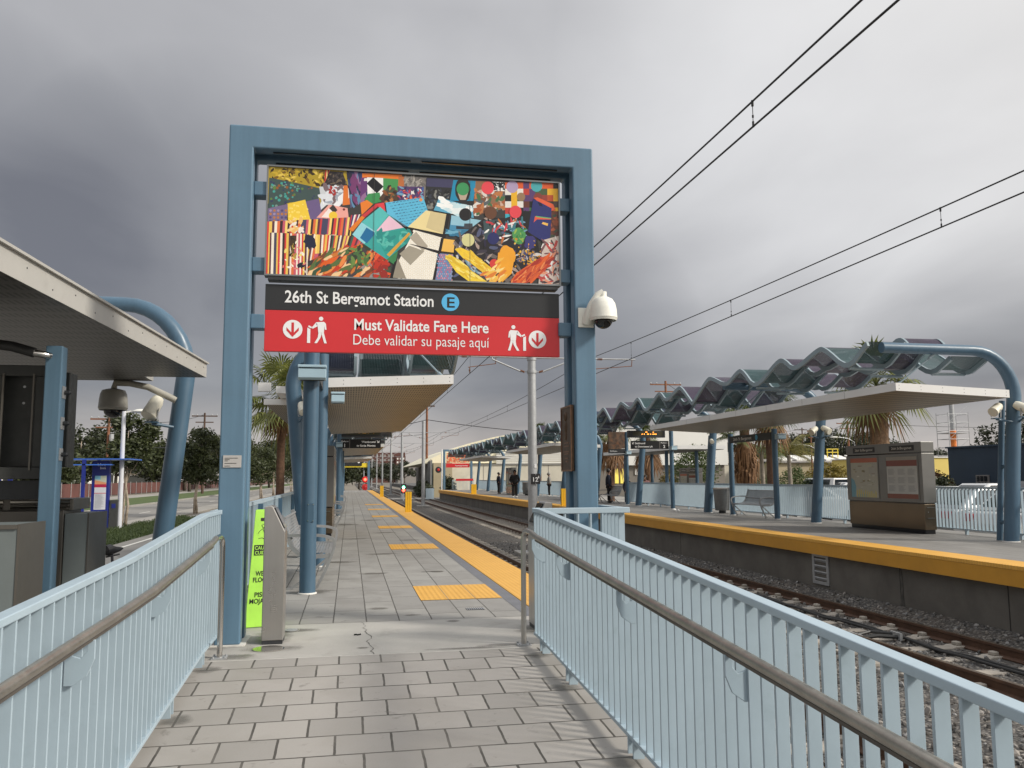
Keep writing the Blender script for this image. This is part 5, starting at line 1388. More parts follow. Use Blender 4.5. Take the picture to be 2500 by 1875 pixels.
def led_board(x0, x1, y, z0, z1, on, label):
    t = thing('display_board', label, 'display', ((x0 + x1) / 2, y, z0))
    b = MB(); b.box(x0, x1, y, y + 0.22, z0, z1); b.build('case', DARK, t, bevel=0.01)
    w = x1 - x0; h = z1 - z0
    b = MB(); b.box(x0 + w * 0.12, x1 - w * 0.06, y - 0.004, y - 0.001, z0 + h * 0.28, z1 - h * 0.15); b.build('screen', LEDOFF, t)
    b = MB(); rr = random.Random(int(y)); k = x0 + w * (0.36 if on else 0.42)
    while k < x1 - w * (0.22 if on else 0.2):
        if rr.random() < (0.80 if on else 0.35):
            a = z0 + h * (0.42 if on else 0.50); hh = h * (0.13 if on else 0.05) * rr.uniform(0.7, 1.0); b.face([(k, y - 0.005, a), (k + 0.035, y - 0.005, a), (k + 0.035, y - 0.005, a + hh), (k, y - 0.005, a + hh)])
        k += 0.047
    if on:
        for k in (0.46, 0.48, 0.66): b.face([(x0 + w * k, y - 0.005, z0 + h * 0.72), (x0 + w * k + 0.05, y - 0.005, z0 + h * 0.72), (x0 + w * k + 0.05, y - 0.005, z0 + h * 0.80), (x0 + w * k, y - 0.005, z0 + h * 0.80)])
    b.build('lit_dots', LED if on else mat('led_dim', (0.35, 0.2, 0.05), 0.5, var=0, emit=(1, 0.5, 0.1), estr=0.25), t)
    return t


led_board(-0.32, 1.13, 31.1, 2.83, 3.08, False, 'dark passenger display hanging above the Platform 1 sign')
led_board(11.34, 12.95, 33.7, 2.96, 3.25, True, 'passenger display with amber letters above the Platform 2 sign')
b = MB(); b.box(12.24, 13.06, 39.38, 39.46, 2.70, 3.50); t = tag(b.build('picture_panel', mat('brown_picture', (0.09, 0.055, 0.035), 0.5, var=0.7, vscale=6, dirt=(0.22, 0.085, 0.03), dscale=5, dthr=(0.5, 0.7))), 'dark brown picture panel hung between posts on right platform', 'picture panel')
t = thing('name_board', 'short black name board hanging under the brown picture panel', 'sign', (12.6, 39.4, 2.5))
b = MB(); b.box(12.24, 13.06, 39.37, 39.45, 2.47, 2.68); b.build('board', SIGNK, t); b = MB(); put_text(b, '26th St Bergamot', (12.30, 39.367, 2.54), UX, UZ, 0.09, 0.004, width=0.36); b.build('lettering', WHITE, t)
# speakers and cameras on the shelter columns
horn_speaker((12.70, 14.85, 2.63), (-0.72, -0.30, -0.42), 'cream speaker left of the nearest right platform hook column', (13.12, 14.92, 2.40), s=1.28)
horn_speaker((13.24, 14.72, 2.66), (0.25, -0.72, -0.42), 'cream speaker right of the nearest right platform hook column', (13.26, 14.88, 2.40), s=1.28)
horn_speaker((12.90, 22.05, 2.60), (-0.72, -0.35, -0.42), 'cream speaker left of the second right platform hook column', (13.10, 22.12, 2.40), s=1.2)
horn_speaker((13.28, 21.96, 2.62), (0.25, -0.75, -0.42), 'cream speaker right of the second right platform hook column', (13.22, 22.12, 2.40), s=1.2)
horn_speaker((13.10, 29.4, 2.62), (-0.2, -0.8, -0.3), 'cream speaker on the third hook column, behind the bin', (13.18, 29.52, 2.46))
horn_speaker((-0.80, 14.75, 2.52), (0.20, -0.62, -0.62), 'cream speaker on the nearest left platform hook column', (-0.86, 15.05, 2.33))


# ------------------------------------------------------------------ benches, bins, kiosks, bollards
def bench(x, y, s, label, ln=2.05, group='grey metal benches'):
    """metal bench with looped arms and slanting blade legs; s = +1 faces +x"""
    t = thing('bench', label, 'bench', (x, y, 0), 0, group)
    X = lambda d: x + s * d
    b = MB(); pr = fillet([(X(0.08), 0, 0.86), (X(0.17), 0, 0.56), (X(0.24), 0, 0.46), (X(0.33), 0, 0.435), (X(0.62), 0, 0.435), (X(0.66), 0, 0.41)], 2)
    sl = 0.0
    for i in range(len(pr) - 1):
        p, q = pr[i], pr[i + 1]; l2 = (q - p).length
        b.face([(p.x, y + 0.03, p.z), (p.x, y + ln - 0.03, p.z), (q.x, y + ln - 0.03, q.z), (q.x, y + 0.03, q.z)], None, 0, [(0, sl), (ln, sl), (ln, sl + l2), (0, sl + l2)]); sl += l2
    b.build('seat_sheet', BENCHP, t, smooth='all')
    b = MB()
    for (dx, dz) in ((0.08, 0.865), (0.165, 0.62), (0.345, 0.428), (0.655, 0.415)): b.tube([(X(dx), y + 0.02, dz), (X(dx), y + ln - 0.02, dz)], 0.016, 8)
    b.build('cross_rail', BENCH, t, smooth=True)
    for yy in ([y, y + ln] if ln < 2.3 else [y, y + ln / 2, y + ln]):
        b = MB(); b.ribbon(fillet([(X(0.04), yy, 0.90), (X(0.14), yy, 0.56), (X(0.24), yy, 0.44), (X(0.34), yy, 0.40), (X(0.66), yy, 0.40)], 2), 0.028, 0.05, (0, 1, 0)); b.build('side_frame', BENCH, t)
        b = MB(); b.ribbon(fillet([(X(0.10), yy, 0.655), (X(0.45), yy, 0.66), (X(0.62), yy, 0.635), (X(0.70), yy, 0.58), (X(0.66), yy, 0.42), (X(0.58), yy, 0.22), (X(0.47), yy, 0.006)], 3), 0.045, 0.035, (0, 1, 0)); b.build('arm_leg', BENCH, t)
        b = MB(); b.ribbon(fillet([(X(0.60), yy, 0.37), (X(0.42), yy, 0.22), (X(0.20), yy, 0.02), (X(0.12), yy, 0.006)], 2), 0.03, 0.028, (0, 1, 0)); b.build('leg', BENCH, t)
    return t


bench(-0.86, 10.86, 1, 'grey metal bench behind the thick blue post on the left platform')
bench(-0.83, 24.2, 1, 'grey metal bench past the steel kiosk on left platform')
bench(-0.83, 33.5, 1, 'far grey metal bench on the left platform')
bench(13.42, 25.1, -1, 'grey bench between the name board posts on right platform')
bench(13.42, 40.9, -1, 'grey bench near the brown picture panel on right platform')
bench(13.42, 60.8, -1, 'grey bench far along right platform, behind the numbered pole')
bench(13.42, 68.0, -1, 'grey bench far along right platform, near the standing person')


def bin_(x, y, label, h=0.93, r=0.30, z0=0.0):
    t = thing('waste_bin', label, 'bin', (x, y, z0), 0, 'waste bins')
    b = MB(); b.lathe([(r * 0.82, 0.11), (r * 0.86, 0.16), (r, h - 0.07), (r, h - 0.06)], (x, y, z0), n=26); b.build('body', mat('bin_mesh', (0.20, 0.205, 0.205), 0.45, 0.5, var=0.15, vscale=10, fine=0.35, fscale=60), t, smooth=True)
    b = MB(); b.lathe([(r * 1.06, h - 0.06), (r * 1.07, h - 0.02), (r * 0.92, h), (r * 0.5, h - 0.002), (r * 0.5, h - 0.08)], (x, y, z0), n=26, cap=False); b.build('rim', STEEL, t, smooth=True)
    b = MB(); b.lathe([(r * 0.42, 0.0), (r * 0.42, 0.11)], (x, y, z0), n=16); b.build('foot', DARK, t)
    return t


bin_(13.27, 29.05, 'grey mesh waste bin in front of the third hook column')


def kiosk(x, y, s, label, ln=3.0, z0=0.0, text=True):
    """double map case of brushed steel; s = -1 shows its maps towards -x"""
    t = thing('map_kiosk', label, 'information kiosk', (x, y + ln / 2, z0), 0, 'steel map kiosks')
    D = 0.33; xf = x; xk = x - s * D; x0, x1 = min(xf, xk), max(xf, xk)
    b = MB(); b.box(x0 + 0.02, x1 - 0.02, y + 0.02, y + ln - 0.02, z0 + 0.10, z0 + 0.68); b.build('plinth', mat('kiosk_bronze_steel', (0.15, 0.115, 0.08), 0.24, 0.75, var=0.12, vscale=0.9, rvar=0.03), t, bevel=0.006)
    b = MB(); b.box(x0 + 0.04, x1 - 0.04, y + 0.05, y + ln - 0.05, z0 + 0.003, z0 + 0.0995); b.build('kick', BLACK, t)
    b = MB(); b.box(x0, x1, y, y + ln, z0 + 0.705, z0 + 1.84); b.build('case', mat('kiosk_grey_steel', (0.20, 0.195, 0.185), 0.34, 0.7, var=0.08, vscale=1.5, rvar=0.05), t, bevel=0.008)
    b = MB(); b.box(x0, x1, y, y + ln, z0 + 1.865, z0 + 2.10); b.build('head', MATS['kiosk_grey_steel'], t, bevel=0.008)
    b = MB(); b.box(x0 + 0.02, x1 - 0.02, y + 0.02, y + ln - 0.02, z0 + 1.841, z0 + 1.864); b.box(x0 + 0.03, x1 - 0.03, y + 0.03, y + ln - 0.03, z0 + 0.681, z0 + 0.704); b.build('shadow_gap', BLACK, t)
    e = s * 0.003; half = ln / 2; uy = Vector((0, s, 0))
    for k in range(2):
        ya = (y + ln - half * k) if s < 0 else (y + half * k)                     # left edge of this half as seen from the front
        f = lambda u, w, d=1.0: (xf + e * d, ya + (u * half) * (1 if s > 0 else -1), z0 + w)
        p = MB()
        p.face([f(0.13, 0.79), f(0.89, 0.79), f(0.89, 1.77), f(0.13, 1.77)], lin(178, 176, 160) if k == 0 else lin(186, 187, 182))
        if k == 0:
            p.face([f(0.13, 1.66, 1.4), f(0.89, 1.66, 1.4), f(0.89, 1.77, 1.4), f(0.13, 1.77, 1.4)], lin(176, 96, 66))
            p.face([f(0.13, 0.79, 1.4), f(0.24, 0.79, 1.4), f(0.27, 1.05, 1.4), f(0.22, 1.22, 1.4), f(0.13, 1.28, 1.4)], lin(110, 160, 176)); p.face([f(0.24, 0.79, 1.35), f(0.62, 0.79, 1.35), f(0.55, 0.88, 1.35), f(0.3, 0.86, 1.35)], lin(130, 168, 176))
            rr = random.Random(5)
            for q in range(10): u0 = 0.28 + q * 0.058; p.face([f(u0, 0.79, 1.5), f(u0 + 0.035, 0.79, 1.5), f(u0 + 0.035, rr.uniform(0.88, 1.0), 1.5), f(u0, rr.uniform(0.88, 1.0), 1.5)], lin(198, 186, 110))
            for q in range(26):
                u0, w0 = rr.uniform(0.2, 0.75), rr.uniform(1.0, 1.6); uu, ww = rr.uniform(0.02, 0.12), rr.uniform(0.006, 0.05); p.face([f(u0, w0, 1.6), f(u0 + uu, w0, 1.6), f(u0 + uu, w0 + ww, 1.6), f(u0, w0 + ww, 1.6)], lin(*rr.choice([(150, 142, 110), (160, 150, 130), (190, 186, 160), (140, 120, 100), (206, 204, 190)])))
            p.face([f(0.66, 1.32, 1.55), f(0.87, 1.32, 1.55), f(0.87, 1.64, 1.55), f(0.66, 1.64, 1.55)], lin(172, 170, 160))
        else:
            p.face([f(0.13, 1.55, 1.4), f(0.89, 1.55, 1.4), f(0.89, 1.69, 1.4), f(0.13, 1.69, 1.4)], lin(126, 66, 54)); p.face([f(0.13, 0.79, 1.4), f(0.89, 0.79, 1.4), f(0.89, 0.90, 1.4), f(0.13, 0.90, 1.4)], lin(130, 74, 58)); p.face([f(0.13, 1.69, 1.4), f(0.89, 1.69, 1.4), f(0.89, 1.77, 1.4), f(0.13, 1.77, 1.4)], lin(150, 146, 136))
            rr = random.Random(9)
            for a in range(3):
                for c in range(3):
                    u0 = 0.17 + a * 0.245; w0 = 0.96 + c * 0.195
                    for q in range(7): p.face([f(u0, w0 + q * 0.021, 1.6), f(u0 + rr.uniform(0.12, 0.20), w0 + q * 0.021, 1.6), f(u0 + rr.uniform(0.12, 0.20), w0 + q * 0.021 + 0.010, 1.6), f(u0, w0 + q * 0.021 + 0.010, 1.6)], lin(150, 150, 150))
        ps = p.build('map_poster', ATTR, t)
        fb = MB()
        for (u0, u1, w0, w1) in ((0.10, 0.92, 1.77, 1.80), (0.10, 0.92, 0.76, 0.79), (0.10, 0.13, 0.79, 1.77), (0.89, 0.92, 0.79, 1.77)):
            A, B_ = f(u0, w0, 0.4), f(u1, w1, 0.4); fb.box(min(A[0], A[0] + s * 0.008), max(A[0], A[0] + s * 0.008), min(A[1], B_[1]), max(A[1], B_[1]), w0 + z0, w1 + z0)
        fb.build('poster_frame', MATS['kiosk_grey_steel'], t)
        nb = MB(); nb.face([f(0.22, 1.905), f(0.84, 1.905), f(0.84, 2.035), f(0.22, 2.035)]); n_ = nb.build('name_plate', SIGNK, t)
        if text:
            nb = MB(); o = Vector(f(0.28, 1.945, 1.8)); put_text(nb, '26th St/Bergamot', o, uy, UZ, 0.085, 0.002, width=half * 0.50); nb.build('lettering', WALLW, n_)
    b = MB(); ye = y - 0.002
    for z in (0.60, 0.36): b.box(x0 + 0.07, x1 - 0.07, ye, y + 0.019, z0 + z, z0 + z + 0.008)
    b.lathe([(0.012, 0), (0.012, 0.01)], ((x0 + x1) / 2 - 0.06, y + 0.02, z0 + 0.50), (0, -1, 0), 10); b.build('side_trim', CHROME, t)
    return t


kiosk(12.80, 17.32, -1, 'double map kiosk of brown and grey steel on right platform near the first column')
kiosk(18.9, 44.5, -1, 'double map kiosk behind the right platform fence, by the round hedge', z0=-0.30, ln=2.6)
kiosk(-0.36, 20.0, 1, 'tall steel map kiosk seen end on behind the bench on the left platform', z0=0.0)


def bollard(x, y, label, w=0.18, h=0.80, d=0.16):
    t = thing('edge_bollard', label, 'bollard', (x, y, 0.008), 0, 'yellow plastic posts on the platform edges')
    b = MB()
    for k in range(3): b.box(x - w / 2 + k * w / 3, x - w / 2 + (k + 1) * w / 3 - 0.012, y - d / 2, y + d / 2, 0.02, h)
    b.box(x - w / 2, x + w / 2 - 0.012, y - d / 2 + 0.03, y + d / 2 - 0.03, 0.02, h - 0.02)
    b.build('panel', YEL, t, bevel=0.006)
    b = MB(); b.box(x - w / 2 - 0.06, x + w / 2 + 0.05, y - d / 2 - 0.05, y + d / 2 + 0.05, 0.0085, 0.0195); b.build('foot', YEL, t)


bollard(2.30, 34.1, 'yellow plastic post on the left platform edge, nearer one', 0.26)
bollard(2.30, 62.7, 'yellow plastic post on the left platform edge, farther one', 0.26)
bollard(9.86, 38.9, 'yellow plastic post on the right platform edge beside the portal column', 0.26)
bollard(9.98, 69.2, 'broad yellow plastic post on the far right platform edge', 0.44)


# ------------------------------------------------------------------ platform fences
def bar_fence(x, y0, y1, z0, z1, label, n_sp=0.115, name='platform_fence', solid=False, mats=RAILB):
    t = thing(name, label, 'fence', (x, (y0 + y1) / 2, z0))
    b = MB(); b.box(x - 0.03, x + 0.03, y0, y1, z1 - 0.045, z1); b.build('top_rail', mats, t)
    b = MB(); b.box(x - 0.025, x + 0.025, y0, y1, z0 + 0.10, z0 + 0.125); b.build('bottom_rail', mats, t)
    b = MB(); n = int((y1 - y0) / n_sp)
    for i in range(n):
        y = y0 + i * n_sp + 0.03; b.box(x - 0.028, x + 0.028, y, y + 0.012, z0 + 0.126, z1 - 0.046)
    b.build('bar_panel', mats, t)
    for i in range(int((y1 - y0) / 1.6) + 1):
        b = MB(); b.box(x - 0.03, x + 0.03, y0 + i * 1.6, y0 + i * 1.6 + 0.05, z0, z0 + 0.0995); b.build('foot', mats, t)
    return t


bar_fence(13.62, 9.0, 40.6, 0.004, 1.07, 'long pale blue bar fence along the back of right platform')
bar_fence(13.9, 50.0, 93.0, 0.004, 1.07, 'pale blue bar fence along the far half of right platform')
t = bar_fence(-1.19, 8.0, 60.0, 0.004, 1.07, 'pale blue fence with backing panels along left platform', name='platform_fence')
b = MB(); b.box(-1.245, -1.225, 8.0, 60.0, 0.10, 1.02); b.build('backing_panel', mat('blue_backing_panel', (0.30, 0.42, 0.50), 0.5, var=0.06), t)
for y in (8.3, 11.5, 14.7, 17.9, 21.1, 24.3, 27.5):
    b = MB(); b.box(-1.16, -1.10, y, y + 0.06, 0.005, 1.03); b.build('fence_post', COLB, t)
b = MB(); b.sphere((12.2, 31.0, 0.07), 0.07, 8, 6, (1.2, 0.8, 0.8)); b.sphere((12.32, 30.9, 0.05), 0.05, 8, 6); tag(b.build('paper_scrap', WHITE, smooth='all'), 'crumpled white paper lying on the right platform', 'litter')


t = thing('entry_roof', 'small white roof over the entrance plaza behind right platform', 'shelter roof', (16.4, 43, 2.7))
b = MB(); b.box(15.2, 17.6, 38.0, 50.0, 2.62, 2.80); b.build('slab', ALU, t)
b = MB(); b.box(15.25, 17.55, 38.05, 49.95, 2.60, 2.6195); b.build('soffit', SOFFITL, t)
for xx, yy in ((15.6, 40.5), (17.2, 40.5), (15.6, 47.0), (17.2, 47.0)):
    b = MB(); b.tube([(xx, yy, -0.30), (xx, yy, 2.6)], 0.09, 14); b.build('post', COLB, t, smooth=True)

# ------------------------------------------------------------------ overhead line: poles, arms, wires


def mess_z(y):
    k = ((y - 4.0) % 48.0) / 48.0; k = min(k, 1 - k) * 2           # 0 at mid span, 1 at a pole
    return 5.06 + 0.36 * k * k


for x, lab in ((3.9, 'left'), (8.13, 'right')):
    b = MB(); b.tube([(x, -40 + i * 2.0, mess_z(-40 + i * 2.0)) for i in range(150)], 0.0105, 6); tag(b.build('messenger_wire', WIRE, smooth=True), 'upper support wire over the %s track' % lab, 'overhead wire', 'overhead wires')
    b = MB(); b.tube([(x, -40, 4.80), (x, 300, 4.86)], 0.0105, 6); tag(b.build('contact_wire', WIRE, smooth=True), 'lower contact wire over the %s track' % lab, 'overhead wire', 'overhead wires')
    hy = [7.52 + 6.78 * i for i in range(-2, 22)] if x < 5 else [10.28 + 6.73 * i for i in range(-2, 22)]
    hang0 = None
    for i, y in enumerate(hy):
        zm = mess_z(y); b = MB(); b.tube([(x, y, 4.815), (x, y, zm)], 0.004, 6); b.tube([(x, y, zm - 0.05), (x, y, zm + 0.012)], 0.013, 6); b.tube([(x, y, 4.80), (x, y, 4.86)], 0.011, 6); b.tube([(x, y, 4.90), (x, y, 4.925)], 0.010, 6)
        near = {(3.9, 2): 'wire hanger over the left track, close above the portal column', (8.13, 2): 'nearest visible wire hanger over the right track', (8.13, 3): 'second visible wire hanger over the right track', (8.13, 4): 'wire hanger over the right track just before the pole arm'}.get((x, i))
        tag(b.build('wire_hanger', WIRE), near or 'small far wire hanger over the %s track' % lab, 'wire hanger', 'wire hangers of the %s track' % lab)


def line_pole(y, x, top, label, sign=False, full=True):
    t = thing('line_pole', label, 'pole', (x, y, -1.15), 0, 'overhead line poles')
    b = MB(); b.tube([(x, y, -1.15), (x, y, top)], [0.165, 0.135], 20); b.build('shaft', GALV, t, smooth=True)
    b = MB(); b.lathe([(0.30, 0), (0.30, 0.05), (0.2, 0.06), (0.19, 0.22)], (x, y, -1.15), n=16); b.build('base_flange', GALV, t, smooth=True)
    b = MB(); b.box(x - 0.55, x + 0.55, y - 0.55, y + 0.55, -1.32, -1.10); b.build('footing', CONC, t, bevel=0.03)
    b = MB(); b.tube([(x, y, 4.86), (x, y, 4.96)], 0.165, 16); b.tube([(x, y, top - 0.16), (x, y, top - 0.06)], 0.16, 16); b.build('collar', GALV, t, smooth=True)
    for s, tx in ((-1, 3.9), (1, 8.13)):
        b = MB(); zt = 5.39
        ex = x + s * 1.35; b.tube([(x + s * 0.36, y, 4.91), (ex, y, 5.31)], 0.028, 8)
        fx = tx + (-0.35 if s < 0 else 1.6)
        b.tube([(x + s * 0.15, y, zt), (fx, y, zt + 0.01)], 0.026, 8); b.tube([(ex, y, 5.31), (ex + s * 0.02, y, zt)], 0.022, 8)
        b.tube([(x + s * 0.16, y, 4.91), (x + s * 0.37, y, 4.91)], 0.018, 6)
        b.build('arm', GALV, t, smooth=True)
        b = MB()
        for q in range(4): b.lathe([(0.02, -0.02), (0.045, 0), (0.02, 0.02)], (x + s * (0.27 + q * 0.035), y, 4.905 + q * 0.012), (1, 0, 0), 10)
        for q in range(4): b.lathe([(0.02, -0.02), (0.05, 0), (0.02, 0.02)], (tx + 0.25 * s + q * 0.045, y, zt), (1, 0, 0), 10)
        b.build('insulator', WOOD, t, smooth=True)
        b = MB(); sx_ = fx - 0.12 if s > 0 else x - 1.23
        b.tube([(sx_, y, zt), (sx_ - 0.02, y, 5.17)], 0.014, 6); b.tube([(sx_, y, 5.17), (tx - 0.05, y, 5.03)], 0.014, 6); b.tube([(tx, y, 5.03), (tx, y, 4.83)], 0.014, 6); b.lathe([(0.03, 0), (0.03, 0.05)], (tx, y, 4.90), n=8); b.build('steady_arm', WOOD, t, smooth=True)
    if sign:
        b = MB(); b.box(x - 0.10, x + 0.22, y - 0.20, y - 0.185, 1.12, 1.46); sg = b.build('number_plate', BLACK, t, bevel=0.01)
        b = MB(); put_text(b, '12', (x - 0.065, y - 0.2015, 1.20), UX, UZ, 0.20, 0.008, width=0.165); put_text(b, '4', (x + 0.125, y - 0.2015, 1.30), UX, UZ, 0.13, 0.006, width=0.06); b.lathe([(0.008, 0), (0.008, 0.002)], (x + 0.06, y - 0.2005, 1.43), (0, -1, 0), 8); b.lathe([(0.008, 0), (0.008, 0.002)], (x + 0.06, y - 0.2005, 1.15), (0, -1, 0), 8); b.build('lettering', WHITE, sg)
        b = MB(); b.box(x + 0.03, x + 0.10, y - 0.165, y - 0.14, 1.66, 1.78); b.build('tag_plate', WHITE, t)
    return t


line_pole(28.0, 6.03, 5.46, 'grey steel line pole carrying the number plate 12', True)
line_pole(76.4, 6.45, 6.45, 'second grey line pole between the tracks, left of tall wooden pole')
line_pole(100.0, 5.95, 6.6, 'grey line pole above the lit crossing signal')
for i, y in enumerate((130, 165, 200, 245, 290)): line_pole(y, 6.1, 7.2, 'far grey line pole, %s beyond the crossing' % ORD[i + 1] if i else 'far grey line pole, first beyond the crossing')
t = thing('wooden_pole', 'tall reddish wooden utility pole beyond the second line pole', 'utility pole', (11.5, 130, -1.3))
b = MB(); b.tube([(11.5, 130, -1.3), (11.5, 130, 13)], [0.22, 0.16], 12); b.build('shaft', WOOD, t, smooth=True); b = MB(); b.box(10.3, 12.7, 129.9, 130.1, 12.2, 12.4); b.build('crossarm', WOODD, t)


def cable(p, q, sag, r, label, n=14):
    p, q = Vector(p), Vector(q); b = MB()
    b.tube([p.lerp(q, i / n) + Vector((0, 0, -sag * 4 * (i / n) * (1 - i / n))) for i in range(n + 1)], r, 5); tag(b.build('utility_wire', WIRE), label, 'wire', 'utility wires')


cable((11.5, 130, 10.2), (33, 106, 6.6), 0.4, 0.05, 'thick black utility wire running right from the tall wooden pole')
cable((11.5, 130, 10.2), (-8, 150, 8.0), 0.5, 0.05, 'thick black utility wire running left from the tall wooden pole')
cable((11.5, 130, 8.0), (0, 132, 7.2), 0.1, 0.03, 'thin wire running left from the tall wooden pole')

# ------------------------------------------------------------------ crossing signals and the far ends of the platforms
RED = mat('red_lamp', (0.9, 0.05, 0.03), 0.4, var=0, emit=(1.0, 0.06, 0.03), estr=7.0)
REDD = mat('red_plastic', (0.55, 0.03, 0.03), 0.4, var=0)
GREEN = mat('green_lamp', (0.1, 0.8, 0.4), 0.4, var=0, emit=(0.2, 1.0, 0.55), estr=4.0)
t = thing('track_signal', 'small track signal with green and red lamps at foot of far line pole', 'signal', (5.85, 95, -1.15))
b = MB(); b.tube([(5.85, 95, -1.15), (5.85, 95, -0.15)], 0.09, 10); b.build('stem', GALV, t, smooth=True)
b = MB(); b.box(5.55, 6.15, 94.9, 95.2, -0.35, 0.70); b.build('head', DARK, t, bevel=0.03)
for z, m in ((0.32, GREEN), (-0.02, RED)):
    b = MB(); b.lathe([(0.17, 0), (0.15, 0.03), (0.001, 0.05)], (5.85, 94.9, z), (0, -1, 0), 16); b.build('lamp', m, t)
t = thing('platform_portal', 'blue portal frame with red picture at the far end of right platform', 'gateway', (11.7, 93.2, 0))
for xx in (10.05, 13.05):
    b = MB(); b.box(xx, xx + 0.22, 93, 93.4, 0.004, 4.2); b.build('column', GATE, t)
b = MB(); b.box(10.05, 13.27, 93, 93.4, 4.2005, 4.42); b.build('crossbeam', GATE, t)
b = MB(); b.box(10.4, 12.95, 93.1, 93.2, 2.95, 4.05); b.build('picture', mat('flower_picture', (0.75, 0.16, 0.07), 0.5, var=0.5, vscale=4, dirt=(0.72, 0.66, 0.40), dscale=3.5, dthr=(0.5, 0.55)), t)
b = MB(); b.box(10.36, 12.95, 93.1, 93.2, 2.45, 2.90); b.build('red_panel', SIGNR, t); b = MB(); put_text(b, 'Must Validate Fare Here', (11.35, 93.09, 2.58), UX, UZ, 0.2, 0.01, width=1.4); b.build('lettering', WHITE, t)
t = thing('platform_portal', 'blue portal with yellow clearance bar at the far end of left platform', 'gateway', (0.7, 96, 0))
for xx in (-0.85, 1.92):
    b = MB(); b.box(xx, xx + 0.26, 95.4, 95.8, 0.004, 3.6); b.build('column', GATE, t)
b = MB(); b.box(-0.58, 1.91, 95.5, 95.7, 2.55, 2.68); b.box(1.3, 1.91, 95.5, 95.7, 2.69, 3.0); b.build('yellow_bar', mat('bright_yellow_steel', (0.80, 0.62, 0.04), 0.5, var=0.05), t)
b = MB(); b.box(-0.55, 1.26, 95.42, 95.49, 2.72, 3.3); b.build('board', SIGNK, t); b = MB(); put_text(b, '26th St/Bergamot', (-0.35, 95.41, 3.1), UX, UZ, 0.16, 0.004, width=1.0); b.disc((0.95, 95.41, 3.12), 0.13, UX, UZ, 16); b.build('lettering', WHITE, t)
for i, (x, y, lab) in enumerate(((1.55, 97.5, 'crossing signal mast with lit red lamps at far end of left platform'), (10.35, 97.5, 'white crossing signal mast with dark round lamps past the right platform'))):
    t = thing('crossing_signal', lab, 'crossing signal', (x, y, -1.05))
    b = MB(); b.tube([(x, y, -1.05), (x, y, 4.6 if i else 2.2)], 0.07, 10); b.build('mast', WHITE if i else GALV, t, smooth=True)
    for q, z in enumerate((1.2, 0.35) if i == 0 else (2.25,)):
        b = MB(); xx = x + (0.15 if i == 0 else -0.40); b.lathe([(0.34, 0), (0.36, -0.04), (0.30, -0.06), (0.001, -0.06)], (xx, y - 0.1, z), (0, 1, 0), 20); b.build('target', DARK if i else REDD, t)
        b = MB(); b.lathe([(0.16, 0), (0.12, 0.03), (0.001, 0.04)], (xx, y - 0.17, z), (0, -1, 0), 16); b.build('lamp', (RED if q == 0 else REDD) if i == 0 else REDD, t)
t = bar_fence(9.3, 96.0, 97.4, -1.05, 0.2, 'short pale blue railing past the end of right platform', 0.2)
b = MB(); b.box(8.4, 9.2, 96.0, 96.2, -1.05, 0.15); tag(b.build('blue_cabinet', RAILB, bevel=0.02), 'pale blue cabinet past the end of the right platform', 'cabinet')
t = thing('handrail_gate', 'pale railings with red notice at the far end of right platform', 'railing', (12, 92, 0))
b = MB(); b.box(10.9, 13.3, 92.0, 92.06, 0.98, 1.06); b.build('top_rail', RAILB, t); b = MB()
for k in range(16): b.box(10.9 + k * 0.155, 10.93 + k * 0.155, 92.0, 92.06, 0.1, 0.979)
b.build('bars', RAILB, t); b = MB(); b.box(11.3, 13.2, 91.96, 91.995, 1.0, 1.22); b.build('red_notice', SIGNR, t)

# ------------------------------------------------------------------ left plaza: roof, hook column, ticket machine backs, bicycle
t = thing('plaza_roof', 'grey shelter roof with slotted underside at the left edge of view', 'shelter roof', (-3.6, 8, 3))
poly = [(-2.05, 12.74), (-2.89, 12.74), (-2.89, 13.3), (-5.6, 13.3), (-6.3, 1.0), (-2.73, 1.0)]
b = MB(); n = len(poly); zt, zb = 3.0, 2.805
b.face([(p[0], p[1], zt) for p in poly]); 
for i in range(n):
    p, q = poly[i], poly[(i + 1) % n]; b.face([(p[0], p[1], zb), (p[0], p[1], zt), (q[0], q[1], zt), (q[0], q[1], zb)])
fa = b.build('fascia', mat('grey_fascia', (0.44, 0.425, 0.395), 0.5, 0.1, var=0.06, vscale=2, dirt=(0.33, 0.315, 0.285), dscale=2, dthr=(0.55, 0.8)), t)
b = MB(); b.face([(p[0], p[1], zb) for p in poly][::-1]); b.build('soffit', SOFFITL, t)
b = MB(); dx, dy = -0.058, -1.0
for k in range(24):
    f = 0.2 + k * 0.48; b.lathe([(0.008, 0), (0.007, 0.004)], (-2.05 + dx * f + 0.0, 12.74 + dy * f, 2.87 if k % 2 else 2.93), (1, 0, 0), 6)
b.build('rivets', DARK, t)
b = MB(); b.prism([(-2.02, 12.76, 3.0005), (-2.02 - 0.058 * 11.8, 0.96, 3.0005), (-2.02 - 0.058 * 11.8, 0.96, 3.022), (-2.02, 12.76, 3.022)], (-0.09, 0, 0)); b.build('drip_edge', MATS['grey_fascia'], t)
hook_column(-2.79, 13.4, -1, -0.46, 'leaning blue hook column at the corner of the plaza roof', 'hook columns of the plaza', top=3.97, thin=False)
t, c, w = dome_camera((-3.42, 13.25, 2.44), 1.58, (-2.60, 13.3, 2.35), CAMG, 'grey dome camera hanging from a curved arm under the plaza roof')
